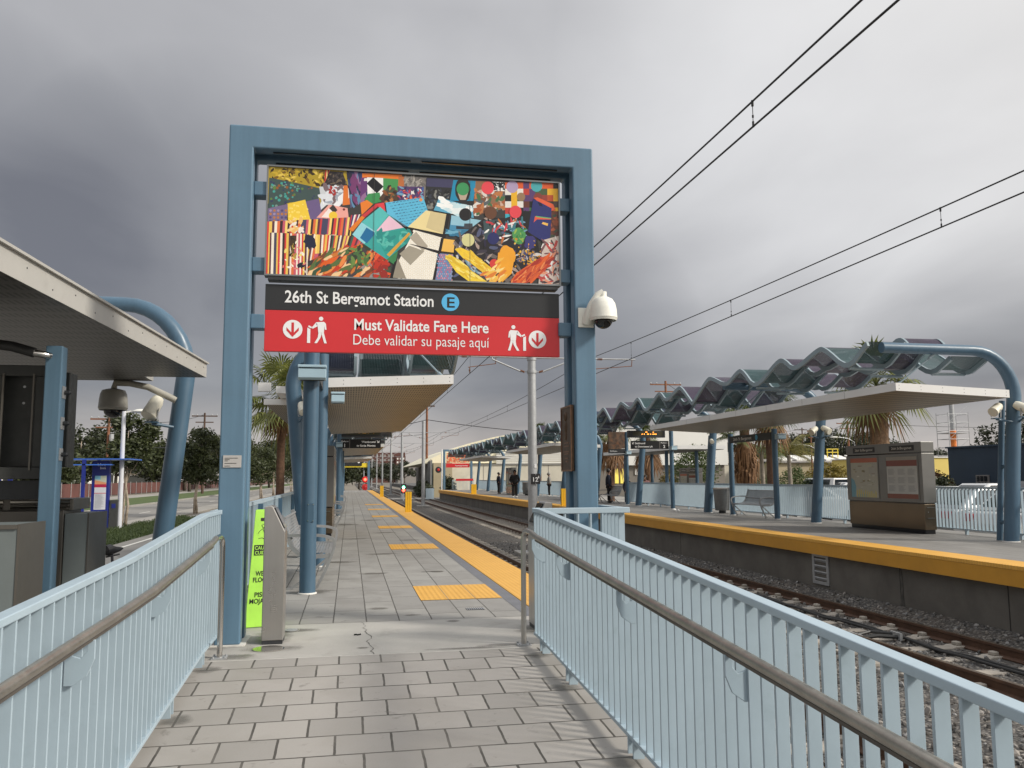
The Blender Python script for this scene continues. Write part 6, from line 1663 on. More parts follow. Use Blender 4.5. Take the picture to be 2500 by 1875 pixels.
b = MB(); b.tube([(-2.56, 13.3, 2.52), (-2.72, 13.28, 2.60), (-2.95, 13.26, 2.71), (-3.2, 13.25, 2.76), (-3.40, 13.25, 2.765), (-3.42, 13.25, 2.66)], [0.05, 0.05, 0.048, 0.046, 0.05, 0.05], 12); b.build('arm', mat('arm_tan_grey', (0.36, 0.345, 0.30), 0.5, var=0.08), t, smooth=True)
horn_speaker((-2.86, 13.15, 2.37), (-0.30, -0.45, -0.80), 'cream speaker on the plaza hook column beside grey dome camera', (-2.58, 13.28, 2.12), 'cream speakers under the shelters', 1.42)
t = thing('display_post', 'square blue steel post in front of dark display case', 'post', (-2.63, 8.27, -0.46))
b = MB(); b.box(-2.705, -2.562, 8.20, 8.345, -0.46, 2.557); b.build('tube', GATE, t, bevel=0.012, seg=3)
for z in (2.14, 1.86, 1.58):
    b = MB(); b.box(-2.5615, -2.555, 8.235, 8.325, z - 0.055, z + 0.055); b.build('clip_plate', GALV, t); b = MB(); b.lathe([(0.02, 0), (0.02, 0.04), (0.012, 0.055)], (-2.555, 8.29, z), (1, 0, 0), 10); b.build('bolt', DARK, t)
b = MB(); b.tube([(-2.66, 8.195, 2.46), (-2.70, 8.15, 2.465), (-2.78, 8.13, 2.48)], 0.032, 12); b.build('conduit_elbow', CHROME, t, smooth=True)
b = MB(); b.tube([(-2.77, 8.13, 2.478), (-2.95, 8.12, 2.53), (-3.2, 8.12, 2.56), (-3.6, 8.14, 2.55), (-4.2, 8.2, 2.5)], 0.045, 12); b.build('conduit', CABLE, t, smooth=True)
t = thing('display_case', 'large charcoal display case behind the square blue post', 'display case', (-3.4, 8.6, 1.4))
b = MB(); b.box(-4.4, -2.60, 8.58, 8.80, 1.47, 2.36); b.build('cabinet', CASE, t, bevel=0.01)
b = MB(); b.box(-4.4, -2.66, 8.40, 8.46, 2.30, 2.40); b.box(-4.4, -2.66, 8.40, 8.46, 1.36, 1.47); b.box(-2.84, -2.66, 8.40, 8.46, 1.4701, 2.2999); b.box(-3.30, -3.12, 8.40, 8.46, 1.4701, 2.2999); b.build('rear_frame', CASE, t, bevel=0.006)
b = MB(); b.box(-4.4, -2.66, 8.47, 8.56, 1.18, 1.35); b.build('lower_beam', DARK, t)
b = MB(); b.box(-2.86, -2.845, 8.385, 8.399, 1.44, 2.32); b.box(-3.115, -3.10, 8.385, 8.399, 1.44, 2.32); b.build('flange', CAB, t)
b = MB()
for z in (2.2, 2.05): b.lathe([(0.012, 0), (0.012, 0.003)], (-2.93, 8.399, z), (0, -1, 0), 8)
b.build('screw', GALV, t)
t = thing('equipment_cabinet', 'nearest grey steel cabinet at the left edge of view', 'cabinet', (-2.9, 7.2, -0.46))
b = MB(); b.box(-3.6, -2.425, 6.97, 7.5, -0.45, 1.02); b.build('body', CABG, t, bevel=0.006); b = MB(); b.box(-2.424, -2.405, 6.965, 7.505, -0.45, 1.025); b.box(-3.6, -2.4251, 6.955, 6.969, 0.99, 1.022); b.build('edge_trim', CAB, t)
t = thing('equipment_cabinet', 'brown steel cabinet with louvred cap behind the square blue post', 'cabinet', (-3.1, 9.0, -0.46))
b = MB(); b.box(-3.9, -2.685, 8.86, 9.4, -0.45, 1.06); b.build('body', CAB, t, bevel=0.006); b = MB(); b.box(-3.9, -2.63, 8.95, 9.5, 1.0605, 1.17); b.build('cap', CAB, t, bevel=0.006)
b = MB()
for xx in (-3.75, -3.40, -3.06, -2.78):
    for k in range(3): b.obox((xx, 8.945, 1.085 + k * 0.032), (0.125 if xx > -3.1 else 0.15, 0, 0), (0, 0.012, 0.006), (0, -0.003, 0.008))
b.build('louvre', CHROME, t)
t = thing('equipment_cabinet', 'grey green steel cabinet to the right of the square blue post', 'cabinet', (-2.6, 9.2, -0.46))
b = MB(); b.box(-2.68, -2.475, 8.88, 9.5, -0.45, 1.028); b.build('body', CABG, t, bevel=0.005); b = MB(); b.box(-2.4745, -2.462, 8.875, 9.505, -0.45, 1.032); b.build('edge_trim', CAB, t)
# bicycle leaning behind the left railing, only its saddle shows over the rail
t = thing('bicycle', 'bicycle parked behind the left railing, black saddle showing', 'bicycle', (-2.85, 11.0, -0.46))
B0 = Vector((-2.78, 11.05, -0.46)); ud = Vector((0.50, 0.86, 0)).normalized()
P_ = lambda a, z: B0 + ud * a + Vector((0, 0, z))
b = MB(); b.tube([P_(-0.15, 0.965), P_(-0.12, 0.975), P_(-0.05, 0.98), P_(0.03, 0.972), P_(0.10, 0.975), P_(0.15, 0.982)], [0.03, 0.062, 0.066, 0.042, 0.028, 0.012], 12); b.tube([P_(-0.10, 0.90), P_(0.10, 0.915)], 0.012, 6); b.build('saddle', mat('saddle_vinyl', (0.015, 0.015, 0.017), 0.35, var=0.1), t, smooth=True)
for a in (-0.48, 0.55):
    b = MB(); b.tube([P_(a + 0.33 * math.cos(q * math.pi / 14), 0.34 + 0.33 * math.sin(q * math.pi / 14)) for q in range(29)], 0.018, 8, caps=False); b.build('wheel', RUBBER, t, smooth=True)
b = MB()
for p, q in ((P_(-0.02, 0.98), P_(0.06, 0.30)), (P_(0.06, 0.30), P_(0.46, 0.80)), (P_(0.0, 0.80), P_(0.45, 0.84)), (P_(-0.48, 0.34), P_(0.06, 0.30)), (P_(-0.48, 0.34), P_(0.0, 0.82)), (P_(0.55, 0.34), P_(0.43, 0.84))): b.tube([p, q], 0.016, 8)
b.build('frame', mat('bike_frame', (0.05, 0.05, 0.06), 0.3, 0.3, var=0), t, smooth=True)
b = MB(); pn = Vector((ud.y, -ud.x, 0)); b.tube([P_(0.43, 0.82) - pn * 0.25, P_(0.43, 0.85), P_(0.43, 0.82) + pn * 0.25], 0.013, 8); b.build('handlebar', DARK, t, smooth=True)

# ------------------------------------------------------------------ bus stop across the verge
t = thing('bus_stop_totem', 'dark blue bus stop totem with white timetable poster', 'bus stop sign', (-9.57, 35.9, -0.6))
b = MB(); b.box(-9.885, -9.255, 35.75, 36.0, -0.6, 2.08); b.build('body', BUSB, t, bevel=0.01)
b = MB(); yy = 35.745
b.face([(-9.77, yy, 0.20), (-9.345, yy, 0.20), (-9.345, yy, 1.51), (-9.77, yy, 1.51)], lin(206, 208, 214)); y2 = yy - 0.001
b.face([(-9.77, y2, 1.18), (-9.345, y2, 1.18), (-9.345, y2, 1.51), (-9.77, y2, 1.51)], lin(190, 196, 176)); y2 -= 0.001; b.face([(-9.77, y2, 1.34), (-9.345, y2, 1.24), (-9.345, y2, 1.18), (-9.77, y2, 1.18)], lin(214, 150, 110)); y2 -= 0.001; b.face([(-9.77, y2, 1.37), (-9.56, y2, 1.36), (-9.56, y2, 1.51), (-9.77, y2, 1.51)], lin(120, 176, 200))
b.face([(-9.77, y2, 1.06), (-9.345, y2, 1.06), (-9.345, y2, 1.18), (-9.77, y2, 1.18)], lin(176, 30, 70)); b.face([(-9.77, y2, 0.82), (-9.345, y2, 0.82), (-9.345, y2, 0.845), (-9.77, y2, 0.845)], lin(190, 70, 90))
rr = random.Random(4)
for k in range(26):
    z0 = 0.24 + k * 0.022; b.face([(-9.74, y2 - 0.001, z0), (-9.74 + rr.uniform(0.2, 0.36), y2 - 0.001, z0), (-9.74 + rr.uniform(0.2, 0.36), y2 - 0.001, z0 + 0.008), (-9.74, y2 - 0.001, z0 + 0.008)], lin(160, 164, 172))
b.build('poster', ATTRM, t)
b = MB(); put_text(b, 'blue', (-9.70, yy, 1.90), UX, UZ, 0.15, 0.01, width=0.30); put_text(b, 'bus', (-9.60, yy, 1.77), UX, UZ, 0.13, 0.01, width=0.20); b.build('lettering', WHITE, t)
t = thing('bus_shelter', 'blue bus shelter with thin flat roof plates over the totem', 'bus shelter', (-9.7, 36.2, -0.6))
b = MB(); b.box(-10.95, -8.4, 35.2, 37.2, 2.13, 2.17); b.build('upper_roof', BUSC, t); b = MB(); b.box(-10.9, -9.05, 35.0, 35.6, 1.91, 1.95); b.build('lower_roof', BUSC, t)
for xx, yy in ((-9.99, 35.0), (-9.99, 37.0)):
    b = MB(); b.box(xx - 0.06, xx + 0.06, yy, yy + 0.1, -0.6, 2.125); b.build('post', BUSB, t)
t = thing('bus_shelter', 'blue bus shelter posts showing below the charcoal display case', 'bus shelter', (-9.6, 26, -0.6))
for xx in (-9.62, -9.32):
    b = MB(); b.box(xx - 0.05, xx + 0.05, 26, 26.1, -0.6, 2.3); b.build('post', BUSB, t)
b = MB(); b.box(-10.2, -8.9, 25.4, 27.2, 2.3, 2.34); b.build('roof', BUSC, t)
t = thing('litter_bin', 'grey square litter bin beside the bus stop totem', 'bin', (-9.06, 36.0, -0.6)); b = MB(); b.box(-9.22, -8.92, 35.85, 36.2, -0.6, 0.56); b.build('body', CASE, t, bevel=0.02); b = MB(); b.box(-9.14, -9.0, 35.835, 35.849, 0.25, 0.42); b.build('slot', BUSB, t)
t = thing('street_lamp', 'white street lamp post with flat head by the bus stop', 'street lamp', (-8.86, 36, -0.6)); b = MB(); b.tube([(-8.87, 36, -0.62), (-8.87, 36, 4.12)], [0.095, 0.075], 14); b.build('pole', mat('lamp_post_white', (0.58, 0.59, 0.63), 0.45, var=0.05), t, smooth=True)
b = MB(); b.tube([(-8.87, 36, 4.0), (-8.6, 36, 4.06)], 0.03, 8); b.lathe([(0.001, 0.13), (0.25, 0.11), (0.46, 0.03), (0.46, 0.0), (0.001, -0.02)], (-8.15, 36, 4.03), n=20); b.build('head', CAMW, t, smooth=True)
b = MB()
for i in range(6500):
    x = -8.95 + R.uniform(0, 1.9); y = 23 + R.random() * 22
    tuft = 0.75 + 0.45 * math.sin(x * 5.1 + 1.3 * math.sin(y * 2.2)) * math.sin(y * 3.7)
    h = R.uniform(0.10, 0.24) * tuft; a = R.uniform(0, 6.28); l = R.uniform(0.08, 0.26); dx, dy = l * math.cos(a), l * math.sin(a); w = 0.010
    b.face([(x - w, y, -0.62), (x + w, y, -0.62), (x + dx * 0.45 + w, y + dy * 0.45, -0.62 + h), (x + dx * 0.45 - w, y + dy * 0.45, -0.62 + h)])
    b.face([(x + dx * 0.45 - w, y + dy * 0.45, -0.62 + h), (x + dx * 0.45 + w, y + dy * 0.45, -0.62 + h), (x + dx, y + dy, -0.62 + h * 0.8)])
b.face([(-8.95, 22.5, -0.616), (-7.05, 22.5, -0.616), (-7.05, 45, -0.616), (-8.95, 45, -0.616)])
struct(tag(b.build('strap_grass', STRAPGRASS), 'long dark green ornamental grass between path and bus stop', 'grass'), 'stuff')
t = thing('red_fence', 'chain link fence with dusty red cloth beyond the lawn', 'fence', (-28, 120, -0.55))
b = MB(); b.box(-28.03, -27.97, 40, 330, -0.45, 0.95); b.build('cloth', BRICKR, t)
for i in range(96):
    b = MB(); b.tube([(-27.9, 40 + i * 3.0, -0.55), (-27.9, 40 + i * 3.0, 1.1)], 0.03, 6); b.build('post', GALV, t)

# ------------------------------------------------------------------ trees, palms and hedges


def leaves(mb, blobs, n, s0, s1, rng, flat=0.0):
    """leaf clumps: n small bent quads spread through ellipsoids, denser near their skins"""
    tot = sum(q[3] * q[4] * q[5] for q in blobs)
    for (cx, cy, cz, rx, ry, rz) in blobs:
        m = int(n * rx * ry * rz / tot) + 1
        d = rng.normal(size=(m, 3)); d /= np.linalg.norm(d, axis=1)[:, None]
        rr = rng.random(m) ** 0.45
        p = d * rr[:, None] * np.array([rx, ry, rz]) * (0.85 + 0.3 * rng.random((m, 1))) + np.array([cx, cy, cz])
        a = rng.normal(size=(m, 3)); a[:, 2] *= 0.6; a /= np.linalg.norm(a, axis=1)[:, None]
        c = np.cross(a, rng.normal(size=(m, 3))); c /= np.linalg.norm(c, axis=1)[:, None]
        s = (s0 + (s1 - s0) * rng.random(m))[:, None]
        v = np.stack([p - a * s, p - c * s * 0.45, p + a * s, p + c * s * 0.45], 1)
        i = len(mb.v); mb.v.extend(map(tuple, v.reshape(-1, 3).tolist()))
        for k in range(m): mb.f.append((i + 4 * k, i + 4 * k + 1, i + 4 * k + 2, i + 4 * k + 3)); mb.c.append(None); mb.mi.append(0)


SEED = [11]


def tree(x, y, z0, h, w, label, leaf=None, bark=None, n=1600, ls=(0.08, 0.17), trunk=0.3, clear=0.32, name='street_tree', cat='tree', group='street trees', nb=14, stems=1):
    SEED[0] += 1; rng = np.random.default_rng(SEED[0]); rr = random.Random(SEED[0])
    t = thing(name, label, cat, (x, y, z0), 0, group)
    b = MB(); zc = z0 + h * clear
    for q in range(stems):
        ox = (q - (stems - 1) / 2) * trunk * 2.2
        b.tube([(x + ox, y, z0), (x + ox * 0.7 + rr.uniform(-.1, .1), y, z0 + h * clear * 0.6), (x + rr.uniform(-.1, .1), y, zc + h * 0.15), (x + rr.uniform(-.2, .2), y, z0 + h * 0.8)], [trunk, trunk * 0.8, trunk * 0.6, trunk * 0.15], 8)
    tips = []
    for k in range(7):
        a = rr.uniform(0, 6.28); r_ = w * 0.5 * rr.uniform(0.5, 0.85); zz = z0 + h * rr.uniform(clear + 0.12, 0.9)
        b.tube([(x, y, zc + h * rr.uniform(-0.02, 0.2)), (x + r_ * 0.5 * math.cos(a), y + r_ * 0.5 * math.sin(a), (zc + zz) / 2 + 0.1 * h * 0.3), (x + r_ * math.cos(a), y + r_ * math.sin(a), zz)], [trunk * 0.4, trunk * 0.25, trunk * 0.06], 6)
        tips.append((x + r_ * math.cos(a), y + r_ * math.sin(a), zz))
    b.build('trunk', bark or BARKD, t, smooth='all')
    bl = []
    for k in range(nb):
        if k < len(tips): cx, cy, cz = tips[k]
        else:
            a = rr.uniform(0, 6.28); r_ = w * 0.5 * rr.uniform(0.0, 0.75); cz = z0 + h * rr.uniform(clear + 0.06, 0.93); cx, cy = x + r_ * math.cos(a), y + r_ * math.sin(a)
        s = w * rr.uniform(0.16, 0.27); bl.append((cx, cy, cz, s, s, s * rr.uniform(0.6, 0.95)))
    b = MB(); leaves(b, bl, int(n * 1.9), ls[0] * 1.1, ls[1] * 1.2, rng); b.build('crown', leaf or LEAF_STREET, t)
    return t


def fan_frond(b, root, d, L_, fan, rr, droop=0.3, nl=22, wl=0.022):
    """petiole and a pleated fan of narrow blades"""
    d = Vector(d).normalized(); root = Vector(root); side = d.cross(Vector((0, 0, 1)))
    side = side.normalized() if side.length > 0.05 else Vector((1, 0, 0)); upv = side.cross(d)
    hub = root + d * L_ + Vector((0, 0, -droop * L_ * 0.35))
    mid = root + d * (L_ * 0.5) + Vector((0, 0, -droop * L_ * 0.06))
    b.ribbon([root, mid, hub], 0.035, 0.012, side)
    for k in range(nl):
        a = (k / (nl - 1) - 0.5) * 4.1; dirv = (d * math.cos(a) + side * math.sin(a)).normalized()
        ln = fan * (1.0 - 0.22 * abs(k / (nl - 1) - 0.5) * 2) * rr.uniform(0.86, 1.06); w = fan * wl * 1.6
        q = dirv.cross(upv).normalized(); tip = hub + dirv * ln + Vector((0, 0, -ln * (droop * 0.85 + rr.uniform(0, 0.18)))); m_ = hub + dirv * (ln * 0.55) + Vector((0, 0, -ln * droop * 0.22)) + upv * (0.015 if k % 2 else -0.015)
        b.face([hub, m_ - q * w, tip, m_ + q * w])


def fan_palm(x, y, z0, hc, label, R_=1.5, tr=0.2, n=34, skirt=14, name='fan_palm', leaf=None, tm=None, low=0.0, seed=1, skirt_len=1.0, updir=0.0):
    rr = random.Random(seed); t = thing(name, label, 'palm', (x, y, z0), 0, 'palms beside the platforms')
    b = MB(); m = 18; pts = []; rs = []
    for i in range(m + 1):
        f = i / m; pts.append((x, y, z0 + (hc - z0) * f)); rs.append(tr * (1.12 - 0.2 * f) * (1 + (0.04 if i % 2 else -0.03)))
    b.tube(pts, rs, 14); b.build('trunk', tm or PTRUNK, t, smooth='all')
    b = MB()
    for k in range(n):
        a = rr.uniform(0, 6.28); e = rr.uniform(-0.55 + low, 1.15 + updir) if k > 4 else 1.2
        d = (math.cos(a) * math.cos(e), math.sin(a) * math.cos(e), math.sin(e)); fan_frond(b, (x, y, hc + 0.1 * rr.random()), d, R_ * rr.uniform(0.45, 0.62), R_ * rr.uniform(0.44, 0.58), rr, droop=0.28 + max(0, 0.3 - e * 0.3))
    b.build('crown', leaf or PALM, t)
    if skirt:
        b = MB()
        for k in range(skirt):
            a = rr.uniform(0, 6.28); d = (math.cos(a) * 0.45, math.sin(a) * 0.45, -0.9); fan_frond(b, (x + tr * math.cos(a), y + tr * math.sin(a), hc - rr.uniform(0.05, 0.5) * skirt_len), d, R_ * 0.28 * skirt_len, R_ * 0.55 * skirt_len, rr, droop=0.75, nl=13, wl=0.03)
        b.build('dead_skirt', PALMD, t)
    return t


fan_palm(-3.72, 48, -0.6, 5.9, 'fan palm with rough brown trunk behind left platform, beside the portal column', 2.9, 0.21, 34, 12, seed=3, skirt_len=0.7, leaf=PALML, low=-0.2)
fan_palm(15.35, 22.6, -0.46, 3.95, 'big fan palm right behind nearest shelter roof of right platform', 1.65, 0.27, 30, 7, seed=5, leaf=PALML, skirt_len=0.8, low=-0.05, tm=PBOOT)
t = thing('skirted_palm', 'palm with long skirt of dead brown fronds behind right platform fence', 'palm', (19.8, 40.4, -0.46), 0, 'palms beside the platforms')
b = MB(); b.tube([(19.8, 40.4, -0.46), (19.8, 40.4, 4.4)], [0.30, 0.24], 14); b.build('trunk', PTRUNK, t, smooth=True)
rr = random.Random(8); b = MB()
for k in range(230):
    a = rr.uniform(0, 6.28); z = rr.uniform(1.6, 3.3); r0 = 0.22; r1 = rr.uniform(0.45, 0.72); L_ = rr.uniform(0.8, 1.5); da = rr.uniform(-0.15, 0.15)
    p = Vector((19.8 + r0 * math.cos(a), 40.4 + r0 * math.sin(a), z)); q = Vector((19.8 + r1 * math.cos(a + da), 40.4 + r1 * math.sin(a + da), z - L_ * 0.45)); s_ = Vector((19.8 + r1 * 0.95 * math.cos(a + da), 40.4 + r1 * 0.95 * math.sin(a + da), max(0.75, z - L_))); w = Vector((-math.sin(a), math.cos(a), 0)) * 0.045
    b.face([p - w * 0.4, p + w * 0.4, q + w, q - w]); b.face([q - w, q + w, s_])
b.build('dead_skirt', PALMD, t)
b = MB()
for k in range(26): a = rr.uniform(0, 6.28); e = rr.uniform(-0.1, 1.2); fan_frond(b, (19.8, 40.4, 4.4), (math.cos(a) * math.cos(e), math.sin(a) * math.cos(e), math.sin(e)), 0.9, 0.85, rr)
b.build('crown', PALM, t)
fan_palm(16.6, 53, -0.46, 4.3, 'golden skirted palm by the entrance, just right of the portal column', 1.5, 0.20, 26, 22, seed=12, skirt_len=1.5)
fan_palm(24.2, 67, -0.46, 4.6, 'palm with brown skirt behind the black Platform 2 sign', 1.5, 0.22, 26, 26, seed=15, skirt_len=1.6)
fan_palm(21.5, 96, -0.46, 6.3, 'far palm top showing over the wavy screens left of the numbered pole', 1.8, 0.2, 30, 8, seed=17)
fan_palm(17.6, 33.5, -0.46, 4.3, 'fan palm top showing over the middle of the nearest right platform roof', 1.6, 0.2, 30, 8, seed=19)


def feather_palm(x, y, z0, hc, label, L_, seed, leaf, n=16, tr=0.12):
    rr = random.Random(seed); t = thing('feather_palm', label, 'palm', (x, y, z0), 0, 'palms beside the platforms')
    b = MB(); b.tube([(x, y, z0), (x + 0.05, y, (z0 + hc) / 2), (x, y, hc)], [tr * 1.2, tr, tr * 0.85], 12); b.build('trunk', PTRUNKG, t, smooth=True); b = MB()
    for k in range(n):
        a = 6.28 * k / n + rr.uniform(-.2, .2); e = rr.uniform(0.15, 1.2); pts = []; v = Vector((math.cos(a) * math.cos(e), math.sin(a) * math.cos(e), math.sin(e))); p = Vector((x, y, hc))
        for q in range(9): pts.append(p.copy()); p = p + v * (L_ / 8); v = (v + Vector((0, 0, -0.22))).normalized()
        b.ribbon(pts, 0.02, 0.012, (-math.sin(a), math.cos(a), 0))
        sd = Vector((-math.sin(a), math.cos(a), 0))
        for q in range(26):
            f = 0.15 + 0.85 * q / 26; i = min(7, int(f * 8)); o = pts[i].lerp(pts[i + 1], f * 8 - i) if i < 8 else pts[8]; ll = L_ * 0.22 * math.sin(math.pi * min(1, f * 0.9 + 0.1)) + 0.06
            for s_ in (-1, 1):
                tip = o + sd * (s_ * ll * 0.75) + Vector((0, 0, -ll * rr.uniform(0.45, 0.8))) + (pts[min(8, i + 1)] - pts[i]).normalized() * ll * 0.35; w = (pts[min(8, i + 1)] - pts[i]).normalized() * 0.02; b.face([o - w, o + w, tip])
    b.build('crown', leaf, t)


feather_palm(21.4, 41.8, -0.46, 2.6, 'slim grey palm with arching fronds right of the skirted palm', 1.5, 21, PALM, tr=0.11)
feather_palm(25.0, 45.5, -0.46, 2.5, 'palm with yellowing drooping fronds above the round hedge', 2.3, 22, PALMY, 20)
feather_palm(18.8, 40.0, -0.46, 3.2, 'slim pale palm trunk just left of the skirted palm', 1.3, 23, PALM, 12, tr=0.10)


def bush(x, y, z0, w, h, label, leaf=LEAF_BUSH, n=2600, ls=(0.05, 0.10), d=None, group='hedges and bushes', nb=22, name='bush'):
    SEED[0] += 1; rng = np.random.default_rng(SEED[0]); rr = random.Random(SEED[0]); t = thing(name, label, 'bush', (x, y, z0), 0, group); d = d or w
    bl = [(x, y, z0 + h * 0.42, w * 0.40, d * 0.40, h * 0.42)] * 2
    for k in range(nb):
        a = rr.uniform(0, 6.28); e = rr.uniform(0, 1.45); bl.append((x + w * 0.36 * math.cos(a) * math.cos(e), y + d * 0.36 * math.sin(a) * math.cos(e), z0 + h * (0.30 + 0.52 * math.sin(e)), w * 0.15, d * 0.15, h * 0.15))
    b = MB(); leaves(b, bl, n, ls[0], ls[1], rng); b.build('foliage', leaf, t)
    b = MB(); b.tube([(x, y, z0), (x, y, z0 + h * 0.6)], [w * 0.05, w * 0.02], 6); b.build('stem', BARKD, t)


bush(29.2, 52.4, -0.46, 2.75, 2.65, 'round clipped green hedge behind the bench of right platform')
bush(24.3, 57.5, -0.46, 4.4, 4.4, 'large dense dark green bush behind the rear map kiosk', LEAF_BUSH, 4200, (0.07, 0.13))
bush(25.8, 49.5, -0.46, 2.6, 1.9, 'low green bush between palms left of the round hedge', LEAF_BUSH, 2000)
bush(22.0, 43.8, -0.46, 1.9, 1.6, 'low dark bush at the foot of the skirted palm', LEAF_DARK, 1500)
bush(37.5, 62, -0.46, 6.0, 3.0, 'yellow green creeper bush against tan wall behind second column', LEAF_YEL, 3000, (0.08, 0.15), 2.0)
bush(41.5, 62, -0.46, 4.0, 2.7, 'dark creeper bush against the tan wall, left of the map kiosk', LEAF_DARK, 2600, (0.08, 0.15), 2.0)
bush(33.2, 43.2, -0.46, 2.2, 1.9, 'dark clipped hedge left of the navy building', LEAF_DARK, 2000, (0.06, 0.12))
bush(34.4, 45.5, -0.46, 3.0, 2.2, 'russet and green hedge at the foot of yellow building', LEAF_RED, 2200, (0.06, 0.12))
bush(35.0, 38.8, -0.46, 1.8, 1.75, 'dark clipped hedge in front of the navy building', LEAF_DARK, 1700, (0.06, 0.12))
bush(18.0, 46.6, -0.3, 1.4, 2.3, 'tall yellow green bush beside the rear map kiosk', LEAF_YEL, 1300)
bush(9.4, 112, -1.3, 2.0, 2.4, 'long dark hedge beside the tracks past the crossing', LEAF_DARK, 2600, (0.12, 0.25), 26)
bush(11.3, 99, -1.0, 2.2, 2.9, 'dark bush beside the white crossing mast', LEAF_DARK, 1300, (0.10, 0.2))
# street trees on the left
tree(-9.5, 39.2, -0.6, 5.1, 2.3, 'slim street tree right beside the white street lamp', n=2600, ls=(0.05, 0.11), bark=BARK, trunk=0.07, clear=0.30, stems=2, nb=18)
tree(-8.65, 51.6, -0.6, 5.6, 2.7, 'dense street tree with staked pale trunks left of the portal column', n=3600, ls=(0.05, 0.12), bark=BARK, trunk=0.07, clear=0.26, stems=2, nb=22)
for i, (y, h, w) in enumerate(((64, 5.2, 2.8), (77, 5.6, 3.2), (90, 5.4, 3.2), (104, 6.0, 3.6), (118, 6, 3.8), (135, 6.5, 4))):
    tree(-8.8, y, -0.6, h, w, '%s street tree of the row beyond the bus stop, behind the portal column' % ORD[i], n=1900, ls=(0.07, 0.15), bark=BARK, trunk=0.08, clear=0.28, stems=2)
for i, (x, y, h, w, lf, lab) in enumerate(((-34, 118, 9.0, 9.5, LEAF_DARK, 'big dark tree with pale trunk left of the street lamp'), (-30.5, 121, 8.3, 7.5, LEAF_DARK, 'broad dark tree between the bus stop and street lamp'), (-28.5, 140, 7.5, 9, LEAF_STREET, 'dark olive tree behind the street lamp'),
        (-27, 150, 8.5, 9, LEAF_DARK, 'dark tree behind the plaza hook column'), (-24.5, 140, 7.5, 7, LEAF_STREET, 'olive tree right of the plaza hook column'), (-31, 96, 5.0, 8.0, LEAF_STREET, 'spreading fig tree over the red fence'), (-22, 160, 9.5, 9, LEAF_DARK, 'tall dark tree left of the portal column'),
        (-19.5, 175, 9, 9, LEAF_STREET, 'rounded tree behind the portal column'), (-17, 190, 11, 10, LEAF_DARK, 'dark tree left of the palm trunk'), (-13, 210, 12, 9, LEAF_STREET, 'loose tree right of the palm trunk'), (-41, 128, 8, 10, LEAF_DARK, 'dark tree behind the charcoal case'))):
    tree(x, y, -0.6, h, w, lab, lf, BARK if i in (0, 5) else BARKD, 2600, (0.16, 0.34), 0.28, 0.30, 'tall_tree', 'tree', 'trees across the street', 20)
for i, (az, d, h, w) in enumerate(((28.6, 240, 10.5, 13), (29.9, 260, 14.0, 13), (31.2, 255, 11.0, 15), (32.4, 262, 14.5, 16), (33.9, 265, 12.5, 14), (35.2, 270, 11.5, 15), (36.4, 275, 9.5, 13), (25.3, 230, 9.5, 13), (26.9, 236, 9.0, 12), (41.3, 200, 12.5, 14))):
    tree(d * math.sin(rad(az)), d * math.cos(rad(az)), -0.5, h, w, '%s dark eucalyptus from the left on the skyline behind right platform' % ORD[i], LEAF_EUC, BARKD, 2200, (0.25, 0.5), 0.4, 0.16, 'eucalyptus', 'tree', 'eucalyptus trees on the skyline', 20)
for i, (x, y, h) in enumerate(((2.0, 190, 7), (-2.5, 185, 8), (-1.0, 150, 6.5))):
    tree(x, y, -1.0, h, 6, '%s dark tree past the crossing, behind the yellow bar' % ORD[i], LEAF_DARK, BARKD, 1300, (0.16, 0.34), 0.22, 0.2, 'tall_tree', 'tree', 'trees past the crossing', 14)
for i, (x, y, h) in enumerate(((12, 330, 9), (17, 340, 8), (22, 350, 8.5), (6, 320, 8))):
    tree(x, y, -1.0, h, 9, '%s small hazy tree far down the tracks' % ORD[i], LEAF_EUC, BARKD, 1000, (0.25, 0.5), 0.25, 0.2, 'far_tree', 'tree', 'trees far down the tracks', 14)

# ------------------------------------------------------------------ buildings


def win_grid(t, x0, x1, z0, z1, y, nx, nz, fx=0.6, fz=0.55, m=None, ax='x', name='window'):
    for i in range(nx):
        for j in range(nz):
            u0 = x0 + (x1 - x0) * (i + (1 - fx) / 2) / nx; u1 = u0 + (x1 - x0) * fx / nx; w0 = z0 + (z1 - z0) * (j + (1 - fz) / 2) / nz; w1 = w0 + (z1 - z0) * fz / nz
            b = MB()
            if ax == 'x': b.box(u0, u1, y - 0.05, y - 0.002, w0, w1)
            else: b.box(y - 0.05, y - 0.002, u0, u1, w0, w1)
            b.build(name, m or GLASSD, t)


t = thing('concrete_hall', 'pale concrete hall with arched cream roof past the right platform', 'building', (30, 130, -1))
b = MB(); b.box(13.4, 60, 115, 165, -1.3, 3.02); b.build('wall', CONCW, t)
b = MB(); b.box(13.3, 60, 114.85, 114.995, 3.02, 3.10); b.build('coping', CONC, t)
b = MB(); prof = [(9.6, 3.3), (10.8, 3.9), (13, 4.95), (16, 6.0), (19.5, 6.9), (24, 7.7), (30, 8.2), (37, 7.9), (45, 6.8), (52, 5.2), (58, 3.3)]
b.prism([(x, 117, z) for x, z in prof], (0, 45, 0)); b.build('arched_roof', mat('cream_roof_panels', (0.80, 0.745, 0.56), 0.6, var=0.04), t)
b = MB()
for k in range(6): b.box(20, 58, 116.7, 116.98, 3.25 + k * 0.27, 3.42 + k * 0.27)
b.build('siding', WALLW, t)
b = MB()
for x in (17.9, 22.5, 27, 31.5): b.box(x, x + 0.05, 114.96, 114.998, -1.2, 3.0)
b.build('panel_joint', WALLG, t)
b = MB(); b.box(10.9, 13.39, 113, 118, -1.3, 3.3); b.build('side_wall', WALLT, t)
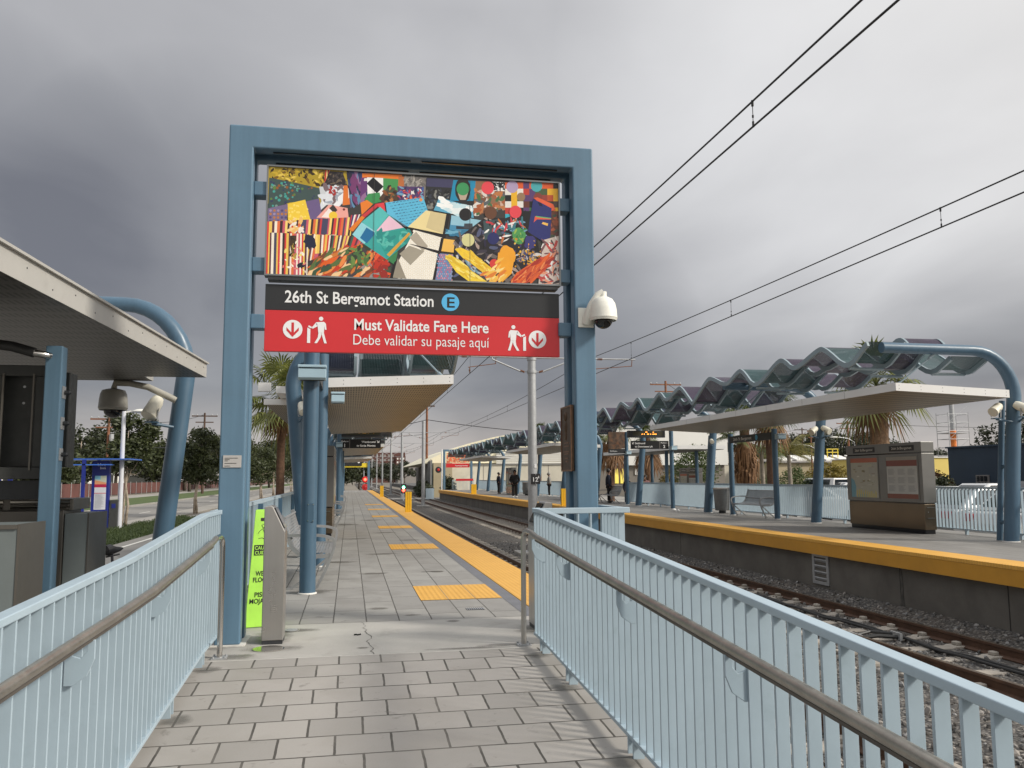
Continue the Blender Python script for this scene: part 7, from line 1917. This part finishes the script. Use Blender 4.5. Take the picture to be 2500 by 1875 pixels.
t = thing('panel_fence', 'tall grey green panel fence running along the tracks past the crossing', 'fence', (11.8, 140, -1.3))
b = MB(); b.prism([(9.85, 105, -1.3), (13.8, 180, -1.3), (13.8, 180, 3.5), (9.85, 105, 3.5)], (0.12, -0.02, 0)); b.build('panels', FENCEG, t)
for i in range(19):
    f = i / 18; b = MB(); b.box(9.75 + 3.95 * f, 9.86 + 3.95 * f, 105 + 75 * f, 105.15 + 75 * f, -1.3, 3.6); b.build('post', WALLG, t)
t = thing('brick_block', 'dark brown brick apartment block far beyond the tracks', 'building', (22, 500, -1)); b = MB(); b.box(11.5, 31.5, 498, 520, -1.3, 16.0); b.build('wall', WALLB, t); b = MB(); b.box(26, 31.6, 496, 497.9, -1.3, 14.0); b.build('wing', WALLB, t)
win_grid(t, 12, 25.5, 3, 15.5, 498, 6, 5, 0.5, 0.5, WALLG); win_grid(t, 26.2, 31.3, 3, 13.5, 496, 3, 5, 0.5, 0.5, WALLW)
t = thing('grey_block', 'low grey office block right of the brown brick block', 'building', (29, 400, -1)); b = MB(); b.box(22, 34, 400, 420, -1.3, 7.0); b.build('wall', WALLG, t); win_grid(t, 24, 33, 1.5, 6.5, 400, 5, 2, 0.4, 0.5, GLASSD)
t = thing('entry_building', 'white topped building with brown wall behind the station entrance', 'building', (30, 80, -0.5)); b = MB(); b.box(23, 36, 78, 90, -0.46, 2.40); b.build('lower_wall', mat('taupe_wall', (0.20, 0.18, 0.155), 0.85, var=0.1, vscale=0.5), t); b = MB(); b.box(22.6, 36.2, 77.6, 90, 2.41, 6.0); b.build('upper_wall', WALLW, t)
b = MB(); b.box(24.8, 25.15, 77.9, 77.995, 0.7, 2.1); b.box(25.35, 25.65, 77.9, 77.995, 0.7, 2.1); b.build('lit_window', mat('yellow_lit_window', (0.8, 0.66, 0.12), 0.5, var=0.05, emit=(0.9, 0.72, 0.15), estr=0.35), t)
b = MB(); b.box(26.8, 27.05, 77.9, 77.995, 1.5, 2.1); b.build('notice', WALLW, t)
b = MB(); b.box(24.3, 24.9, 77.5, 77.595, 3.0, 3.3); b.box(25.2, 25.5, 77.5, 77.595, 2.9, 3.25); b.build('wall_fitting', GALV, t)
t = thing('tan_building', 'tan walled shed with white skylights behind second hook column', 'building', (60, 108, -0.5)); b = MB(); b.box(56, 92, 105, 130, -0.46, 3.0); b.build('wall', WALLT, t); b = MB(); b.prism([(55.8, 104.6, 3.01), (92, 104.6, 3.01), (92, 118, 4.2), (55.8, 118, 3.6)], (0, 0, 0.12)); b.build('roof', WALLG, t)
for k in range(7):
    b = MB(); x = 57.5 + k * 2.2; b.prism([(x, 106.5, 3.3), (x + 1.5, 106.5, 3.3), (x + 1.9, 110, 4.0), (x + 0.5, 110, 4.0)], (0, 0, 0.18)); b.build('skylight', WALLW, t)
t = thing('roof_guard', 'small yellow railing frame on roof of the tan shed', 'railing', (66.2, 108, 4.2)); b = MB()
for x in (65.2, 66.0, 66.8): b.tube([(x, 108, 3.4), (x, 108, 5.0)], 0.06, 6)
for z in (4.5, 4.95): b.tube([(65.1, 108, z), (66.9, 108, z)], 0.06, 6)
b.build('rail', MATS['bright_yellow_steel'], t)
t = thing('navy_building', 'navy blue flat roofed building at the right edge of view', 'building', (43, 35, -0.5)); b = MB(); b.box(36.6, 50, 10, 47, -0.46, 2.95); b.build('wall', NAVY, t); b = MB(); b.box(36.5, 50.1, 9.9, 47.1, 2.951, 3.05); b.build('parapet', NAVY, t)
b = MB(); b.box(36.50, 36.595, 43.6, 44.6, 0.5, 1.3); wf = b.build('window', WALLG, t); b = MB()
for k in range(3):
    for j in range(2): b.box(36.48, 36.499, 43.66 + k * 0.31, 43.91 + k * 0.31, 0.56 + j * 0.37, 0.87 + j * 0.37)
b.build('pane', GLASSD, wf); b = MB(); b.box(36.5, 36.595, 37.2, 38.1, 0.9, 1.6); b.build('window', WALLG, t)
t = thing('yellow_building', 'plain yellow building behind the orange wrapped pole', 'building', (58, 75, -0.5)); b = MB(); b.box(50, 66, 71, 82, -0.46, 2.9); b.build('wall', WALLY, t); b = MB(); b.box(49.9, 66.1, 70.9, 82.1, 2.901, 3.0); b.build('coping', WALLW, t)
t = thing('wrapped_mast', 'steel mast wrapped in orange cloth inside a scaffold tower', 'mast', (68.2, 86.5, -0.5)); b = MB(); b.tube([(68.2, 86.5, -0.46), (68.2, 86.5, 9.5)], 0.26, 12); b.build('mast', GALV, t, smooth=True); b = MB(); b.tube([(68.2, 86.5, 2.0), (68.2, 86.5, 4.2), (68.2, 86.5, 6.4)], [0.36, 0.30, 0.33], 12); b.build('orange_wrap', ORANGE, t, smooth=True)
t = thing('scaffold_tower', 'thin scaffold tower around the orange wrapped mast', 'scaffolding', (68, 86, -0.5)); b = MB()
for sx_ in (-1.3, 1.3):
    for sy_ in (-1.0, 1.0): b.tube([(68.2 + sx_, 86.5 + sy_, -0.46), (68.2 + sx_, 86.5 + sy_, 8.4)], 0.035, 6)
for k in range(9):
    z = 0.6 + k * 0.95
    for sy_ in (-1.0, 1.0): b.tube([(66.9, 86.5 + sy_, z), (69.5, 86.5 + sy_, z)], 0.03, 6)
    for sx_ in (-1.3, 1.3): b.tube([(68.2 + sx_, 85.5, z), (68.2 + sx_, 87.5, z)], 0.03, 6)
    if k % 2: b.tube([(66.9, 85.5, z), (69.5, 85.5, z + 1.9)], 0.025, 6)
b.build('frame', GALV, t); b = MB(); b.box(66.9, 69.5, 85.5, 87.5, 2.9, 2.98); b.box(66.9, 69.5, 85.5, 87.5, 6.0, 6.08); b.build('deck', GALV, t)
t = thing('white_warehouse', 'long white warehouse behind the red fence', 'building', (-55, 150, -0.5)); b = MB(); b.box(-75, -46, 60, 235, -0.55, 3.4); b.build('wall', WALLW, t)
win_grid(t, 70, 220, -0.4, 2.6, -45.95, 9, 1, 0.28, 0.9, CASE, 'y', 'loading_door')
t = thing('frame_building', 'dark half built block with railings among trees behind bus stop', 'building', (-43, 195, -0.5)); b = MB(); b.box(-46, -39, 190, 204, -0.55, 7.4); b.build('wall', CASE, t); b = MB()
for k in range(5): b.box(-46.2, -38.8, 189.7, 189.95, 2.2 + k * 1.3, 2.4 + k * 1.3)
for k in range(6): b.tube([(-46 + k * 1.4, 189.8, 7.4), (-46 + k * 1.4, 189.8, 9.0)], 0.05, 6)
b.tube([(-46, 189.8, 9.0), (-39, 189.8, 9.0)], 0.05, 6); b.build('slab_edge', WALLG, t)


def util_pole(az, d, top, label, arm=1.4, m=WOODD, r=0.16, base=-0.5):
    x, y = d * math.sin(rad(az)), d * math.cos(rad(az)); t = thing('utility_pole', label, 'utility pole', (x, y, base), 0, 'wooden utility poles'); b = MB(); b.tube([(x, y, base), (x, y, top)], [r, r * 0.7], 10); b.build('shaft', m, t, smooth=True)
    b = MB(); b.box(x - arm, x + arm, y - 0.06, y + 0.06, top - 0.5, top - 0.35); b.box(x - arm * 0.7, x + arm * 0.7, y - 0.06, y + 0.06, top - 1.3, top - 1.17); b.build('crossarm', m, t); b = MB()
    for k in (-1, -0.6, 0.6, 1): b.lathe([(0.05, 0), (0.07, 0.1), (0.04, 0.18)], (x + arm * k * 0.95, y, top - 0.35), n=8)
    b.lathe([(0.2, 0), (0.22, 0.3), (0.2, 0.7)], (x + 0.35, y - 0.2, top - 2.6), n=10); b.build('insulator', GALV, t)
    return Vector((x, y, top - 0.2))


ua = util_pole(29.67, 175, 10.6, 'utility pole behind the second hook column, left of a pair', 1.6)
ub = util_pole(30.18, 120, 7.6, 'plain utility pole behind the second hook column, right of a pair', 0.5, WOOD, 0.13)
uc = util_pole(32.40, 150, 10.2, 'reddish utility pole above the left end of the map kiosk', 2.0, WOOD, 0.2)
ud_ = util_pole(21.13, 100, 12.4, 'utility pole top rising over the wavy screens of right platform', 1.9, WOOD, 0.18)
ue = util_pole(-14.66, 92, 7.7, 'wooden utility pole left of the street lamp', 1.7, WOOD, 0.17)
uf = util_pole(-9.16, 118, 10.0, 'wooden utility pole left of the portal column', 1.6, WOODD, 0.17)
cable(ua, uc, 1.0, 0.03, 'utility wire strung between poles behind the second hook column'); cable(uc, uc + Vector((30, -40, -2)), 1.0, 0.03, 'utility wire running right from the reddish pole'); cable(ud_, ua, 2.5, 0.03, 'long utility wire running right from the pole over the screens'); cable(ue, uf, 0.8, 0.03, 'utility wire between the two wooden poles across the street'); cable(ue + Vector((0, 0, -2.3)), uf + Vector((0, 0, -3.5)), 0.8, 0.04, 'lower utility wire between the two poles across the street')
for az, d, z, lab in ((31.6, 110, 5.9, 'cobra head street lamp right of the second hook column'), (29.3, 110, 5.1, 'cobra head street lamp left of the second hook column')):
    x, y = d * math.sin(rad(az)), d * math.cos(rad(az)); t = thing('street_lamp', lab, 'street lamp', (x + 2.6, y, -0.5), 0, 'cobra head lamps'); b = MB(); b.tube([(x + 2.6, y, -0.5), (x + 2.6, y, z - 0.6), (x + 1.8, y, z - 0.15), (x + 0.6, y, z)], 0.06, 8); b.build('pole', GALV, t, smooth=True); b = MB(); b.sphere((x, y, z), 0.5, sc=(1.2, 0.5, 0.22)); b.build('head', CAMW, t, smooth='all')


# ------------------------------------------------------------------ parked cars


def car(x, y, rz, paint, label, L_=4.5, H=1.45, W_=1.78, van=False, z0=-0.46):
    t = thing('parked_car' if not van else 'parked_van', label, 'car' if not van else 'van', (x, y, z0), rz, 'cars in the parking lot')
    ca, sa = math.cos(rz), math.sin(rz)
    def M(b, name, m, **k):
        b.v = [(x + px * ca - py * sa, y + px * sa + py * ca, z0 + pz) for px, py, pz in b.v]
        old = (t.location.copy(), t.rotation_euler.copy()); o = b.build(name, m, None, **k); o.parent = t
        o.matrix_parent_inverse = Matrix.Translation(t.location) .inverted() if False else (Matrix.Translation((x, y, z0)) @ Matrix.Rotation(rz, 4, 'Z')).inverted(); return o
    h = L_ / 2; b = MB(); w = W_ / 2
    side = [(-h, 0.32), (-h, 0.62), (-h + 0.10, 0.88), (-h + 0.55, 0.94), (h - 1.30, 0.94), (h - 0.35, 0.80), (h - 0.03, 0.66), (h, 0.34), (h - 0.4, 0.24), (-h + 0.4, 0.24)] if not van else [(-h, 0.32), (-h, 0.95), (-h + 0.02, 1.0), (h - 0.9, 1.0), (h - 0.1, 0.85), (h, 0.4), (h - 0.3, 0.26), (-h + 0.3, 0.26)]
    b.prism([(a, -w, c) for a, c in side], (0, W_, 0)); M(b, 'body', paint, bevel=0.05, seg=3)
    b = MB(); wt = w * 0.78; zc = 0.93 if not van else 0.99; k0, k1, k2, k3 = (-h + 0.35, -h + 1.05, h - 2.05, h - 1.25) if not van else (-h + 0.05, -h + 0.12, h - 1.5, h - 0.85)
    vs = [(k0, -w * 0.96, zc), (k3, -w * 0.96, zc), (k3, w * 0.96, zc), (k0, w * 0.96, zc), (k1, -wt, H), (k2, -wt, H), (k2, wt, H), (k1, wt, H)]
    b.add(vs, [(4, 5, 6, 7), (0, 1, 5, 4), (1, 2, 6, 5), (2, 3, 7, 6), (3, 0, 4, 7)]); M(b, 'cabin', paint, bevel=0.06, seg=3)
    def lerp4(f, u, v_): a = Vector(vs[f[0]]).lerp(Vector(vs[f[1]]), u); c = Vector(vs[f[3]]).lerp(Vector(vs[f[2]]), u); return a.lerp(c, v_)
    for f, us in (((0, 1, 5, 4), ((0.10, 0.46), (0.50, 0.90))), ((2, 3, 7, 6), ((0.10, 0.50), (0.54, 0.90))), ((1, 2, 6, 5), ((0.08, 0.92),)), ((3, 0, 4, 7), ((0.08, 0.92),))):
        for u0, u1 in us:
            b = MB(); q = [lerp4(f, u0, 0.14), lerp4(f, u1, 0.14), lerp4(f, u1, 0.86), lerp4(f, u0, 0.86)]; nn = (q[1] - q[0]).cross(q[3] - q[0]).normalized() * 0.012; b.prism([p for p in q], nn); M(b, 'window', GLASSD)
    for a in (-h + 0.85, h - 0.85):
        for s_ in (-1, 1):
            b = MB(); b.lathe([(0.20, -0.11), (0.31, -0.10), (0.32, 0.0), (0.31, 0.10), (0.20, 0.11)], (a, s_ * (w - 0.09), 0.32), (0, 1, 0), 20); wh = M(b, 'wheel', RUBBER, smooth=True)
            b = MB(); b.lathe([(0.19, 0), (0.17, 0.01), (0.001, 0.02)], (a, s_ * (w + 0.022), 0.32), (0, s_, 0), 14); r_ = M(b, 'rim', CHROME); r_.parent = wh; r_.matrix_parent_inverse = Matrix.Identity(4)
            r_.matrix_parent_inverse = (wh.matrix_parent_inverse.inverted() @ Matrix.Identity(4)).inverted() if False else (Matrix.Translation((x, y, z0)) @ Matrix.Rotation(rz, 4, 'Z') @ wh.matrix_parent_inverse).inverted()
    for s_ in (-1, 1):
        b = MB(); b.box(h - 0.16, h - 0.01, s_ * (w - 0.28) - 0.18, s_ * (w - 0.28) + 0.18, 0.60, 0.72); M(b, 'headlight', CHROME)
        b = MB(); b.box(-h - 0.005, -h + 0.08, s_ * (w - 0.22) - 0.14, s_ * (w - 0.22) + 0.14, 0.66, 0.84); M(b, 'tail_light', REDD)
    return t


CW = mat('car_white', (0.72, 0.72, 0.71), 0.25, var=0.02, coat=0.5); CS = mat('car_silver', (0.45, 0.46, 0.48), 0.28, 0.5, var=0.03, coat=0.5); CK = mat('car_black', (0.02, 0.02, 0.023), 0.2, var=0.0, coat=0.5); CR = mat('car_red', (0.35, 0.02, 0.03), 0.25, var=0.02, coat=0.5); CB = mat('car_teal', (0.20, 0.36, 0.38), 0.25, 0.2, var=0.02, coat=0.5)
car(17.9, 23.6, rad(8), CW, 'white car parked behind the fence, just left of the twin columns')
car(17.6, 20.9, rad(5), CS, 'silver car parked behind the fence, beside the twin columns')
car(17.3, 18.2, rad(4), CW, 'white car parked behind the nearest hook column')
car(17.0, 15.4, rad(4), CB, 'pale teal car parked behind the right edge of view')
car(23.6, 26.6, rad(184), CK, 'black car in the second parking row, near the navy building', H=1.55)
car(23.3, 23.9, rad(184), CR, 'dark red car in the second parking row')
car(23.0, 21.2, rad(184), CS, 'silver car in the second parking row', H=1.5)
car(24.2, 29.4, rad(184), CW, 'white car in the second parking row, behind the map kiosk')
car(30.6, 51.5, rad(95), CW, 'white van beside the round hedge', 4.6, 1.62, van=True)
car(30.5, 48.5, rad(170), CW, 'white car with orange red trim right of the second column', H=1.36)
car(17.5, 30.5, rad(4), CW, 'white car behind the fence, left of map kiosk')

# ------------------------------------------------------------------ people
SKIN = mat('skin_tan', (0.17, 0.088, 0.055), 0.55, var=0.05)
HAIR = mat('dark_hair', (0.015, 0.012, 0.010), 0.5, var=0.1)
SHOE = mat('white_shoes', (0.72, 0.71, 0.68), 0.6, var=0.05)


def skin_mesh(name, joints, edges, m, parent, root=0, sub=1):
    """a limb skeleton with a radius per joint grown into one continuous skin"""
    me = bpy.data.meshes.new(name); me.from_pydata([j[:3] for j in joints], edges, []); me.materials.append(m)
    o = bpy.data.objects.new(name, me); COL.objects.link(o); o.parent = parent; o.matrix_parent_inverse = parent.matrix_basis.inverted() if parent else Matrix.Identity(4)
    sk = o.modifiers.new('skin', 'SKIN'); sk.use_smooth_shade = True
    if not me.skin_vertices: me.attributes.new('skin', 'FLOAT', 'POINT') if False else None
    for v, j in zip(me.skin_vertices[0].data, joints):
        rx = j[3]; ry = j[4] if len(j) > 4 else j[3]; v.radius = (rx, ry)
    me.skin_vertices[0].data[root].use_root = True
    ss = o.modifiers.new('subsurf', 'SUBSURF'); ss.levels = sub; ss.render_levels = sub
    return o


def person(x, y, z0, face, label, top, legs, hood=False, h=1.72, arms='down', lean=0.0, hair=HAIR):
    """standing figure; face = heading in degrees clockwise from +y"""
    t = thing('person', label, 'person', (x, y, z0), 0)
    k = h / 1.72; f = Vector((math.sin(rad(face)), math.cos(rad(face)), 0)); s = Vector((f.y, -f.x, 0))
    def P(a, b_, c): v = Vector((x, y, z0)) + s * (a * k) + f * (b_ * k) + Vector((0, 0, c * k)); return (v.x, v.y, v.z)
    J = lambda a, b_, c, r, r2=None: (*P(a, b_, c), r * k, (r2 or r) * k)
    ex, ez = (0.27, 1.08) if arms != 'phone' else (0.25, 1.10)
    hx, hy, hz = (0.17, 0.14, 0.92) if arms == 'pockets' else (0.24, 0.04, 0.82) if arms == 'down' else (0.06, 0.27, 1.20)
    body = [J(0, 0, 0.95, 0.13, 0.11), J(0, -0.01, 1.15, 0.125, 0.10), J(0, 0.0, 1.36, 0.14, 0.105), J(0, 0.015, 1.48, 0.06), J(0, 0.03 + lean * 0.3, 1.56, 0.065), J(0, 0.04 + lean * 0.5, 1.64, 0.088, 0.10)]
    e = [(0, 1), (1, 2), (2, 3), (3, 4), (4, 5)]
    for sg in (-1, 1):
        i = len(body); body += [J(sg * 0.19, 0, 1.40, 0.06), J(sg * ex, -0.03 if arms != 'phone' else 0.02, ez + 0.02, 0.048), J(sg * hx, hy, hz, 0.034), J(sg * (hx - 0.01), hy + 0.03, hz - 0.06 if arms != 'phone' else hz + 0.05, 0.036, 0.022)]
        e += [(2, i), (i, i + 1), (i + 1, i + 2), (i + 2, i + 3)]
        i = len(body); body += [J(sg * 0.09, 0, 0.86, 0.09), J(sg * 0.095, 0.02, 0.48, 0.06), J(sg * 0.10, 0, 0.10, 0.042), J(sg * 0.11, 0.12, 0.04, 0.04, 0.03)]
        e += [(0, i), (i, i + 1), (i + 1, i + 2), (i + 2, i + 3)]
    skin_mesh('body', body, e, SKIN, t)
    b_ = [J(0, 0, 0.80, 0.20, 0.16), J(0, 0, 1.05, 0.19, 0.155), J(0, 0, 1.34, 0.185, 0.14), J(0, 0.0, 1.47, 0.085, 0.08)]; e = [(0, 1), (1, 2), (2, 3)]
    for sg in (-1, 1):
        i = len(b_); b_ += [J(sg * 0.21, 0, 1.38, 0.085), J(sg * (ex + 0.03), -0.03 if arms != 'phone' else 0.02, ez + 0.02, 0.075), J(sg * hx, hy, hz, 0.055)]; e += [(2, i), (i, i + 1), (i + 1, i + 2)]
    skin_mesh('jacket', b_, e, top, t)
    b_ = [J(0, 0, 0.94, 0.15, 0.12)]; e = []
    for sg in (-1, 1):
        i = len(b_); b_ += [J(sg * 0.10, 0, 0.80, 0.105), J(sg * 0.105, 0.02, 0.46, 0.085), J(sg * 0.11, 0, 0.09, 0.075)]; e += [(0, i), (i, i + 1), (i + 1, i + 2)]
    skin_mesh('trousers', b_, e, legs, t)
    b = MB(); hc = Vector(P(0, 0.02 + lean * 0.5, 1.66)); b.sphere(hc, 0.115 * k, sc=(1.0, 1.05, 1.05)) if hood else b.sphere(hc + Vector((0, 0, 0.02)) - f * 0.025, 0.108 * k, sc=(1, 1, 1.02)); b.build('hood' if hood else 'hair', top if hood else hair, t, smooth='all')
    fc = Vector(P(0, 0.04 + lean * 0.5, 1.62)); b = MB(); b.sphere(fc + f * 0.050 * k, 0.070 * k, sc=(0.95, 0.95, 1.2)); b.sphere(fc + f * 0.120 * k + Vector((0, 0, -0.005)), 0.016 * k); b.build('face', SKIN, t, smooth='all')
    b = MB()
    for sg in (-1, 1): b.sphere(fc + f * 0.122 * k + s * (sg * 0.03 * k) + Vector((0, 0, 0.03 * k)), 0.010 * k, 8, 5)
    b.build('eyes', INK, t)
    for sg in (-1, 1):
        b = MB(); c = Vector(P(sg * 0.11, 0.06, 0.05)); b.sphere(c, 0.13 * k, sc=(0.45 + 0.55 * abs(f.x), 0.45 + 0.55 * abs(f.y), 0.42)); b.build('shoe', SHOE if hood else CLOTHK, t, smooth='all')
    return t


NAVYC = mat('navy_coat', (0.012, 0.015, 0.03), 0.9, var=0.1, vscale=10); GREENC = mat('green_jacket', (0.20, 0.30, 0.07), 0.85, var=0.1, vscale=10); PINKC = mat('pink_check_shirt', (0.42, 0.22, 0.23), 0.85, var=0.3, vscale=18); GREYC = mat('grey_hoodie', (0.28, 0.27, 0.25), 0.9, var=0.1, vscale=10)
person(10.75, 55.6, 0.006, 190, 'person in black hooded coat standing near edge of right platform, hands in pockets', CLOTHK, CLOTHK, True, 1.78, 'pockets')
person(12.15, 63.5, 0.006, 110, 'person in black reading a paper beside far kiosk of right platform', CLOTHK, CLOTHK, False, 1.72, 'phone', 0.25)
person(12.0, 69.0, 0.006, 80, 'person in dark coat half hidden behind the far kiosk', NAVYC, CLOTHK, False, 1.7, 'down')
person(15.35, 46.0, -0.30, 150, 'person in dark coat seen from behind the entrance fence, left of green jacket', NAVYC, CLOTHK, False, 1.66, 'down')
person(16.35, 46.5, -0.30, 75, 'person in green jacket behind the entrance fence', GREENC, CLOTHK, False, 1.60, 'phone', 0.2)
person(16.95, 47.5, -0.30, 215, 'person in pink check shirt and sunglasses behind the entrance fence', PINKC, NAVYC, False, 1.66, 'phone')
person(13.2, 42.6, 0.006, 100, 'person in navy at right side of the portal column, half hidden by posts', NAVYC, CLOTHK, False, 1.70, 'down')
person(13.55, 57.5, 0.006, 280, 'person in grey hooded top right of the numbered pole', GREYC, CLOTHK, True, 1.62, 'pockets')
kiosk(12.2, 64.2, -1, 'far map kiosk behind the person in black on right platform', ln=2.6, text=False)
bin_(12.9, 62.0, 'far grey waste bin right of the far map kiosk', 1.0, 0.33)
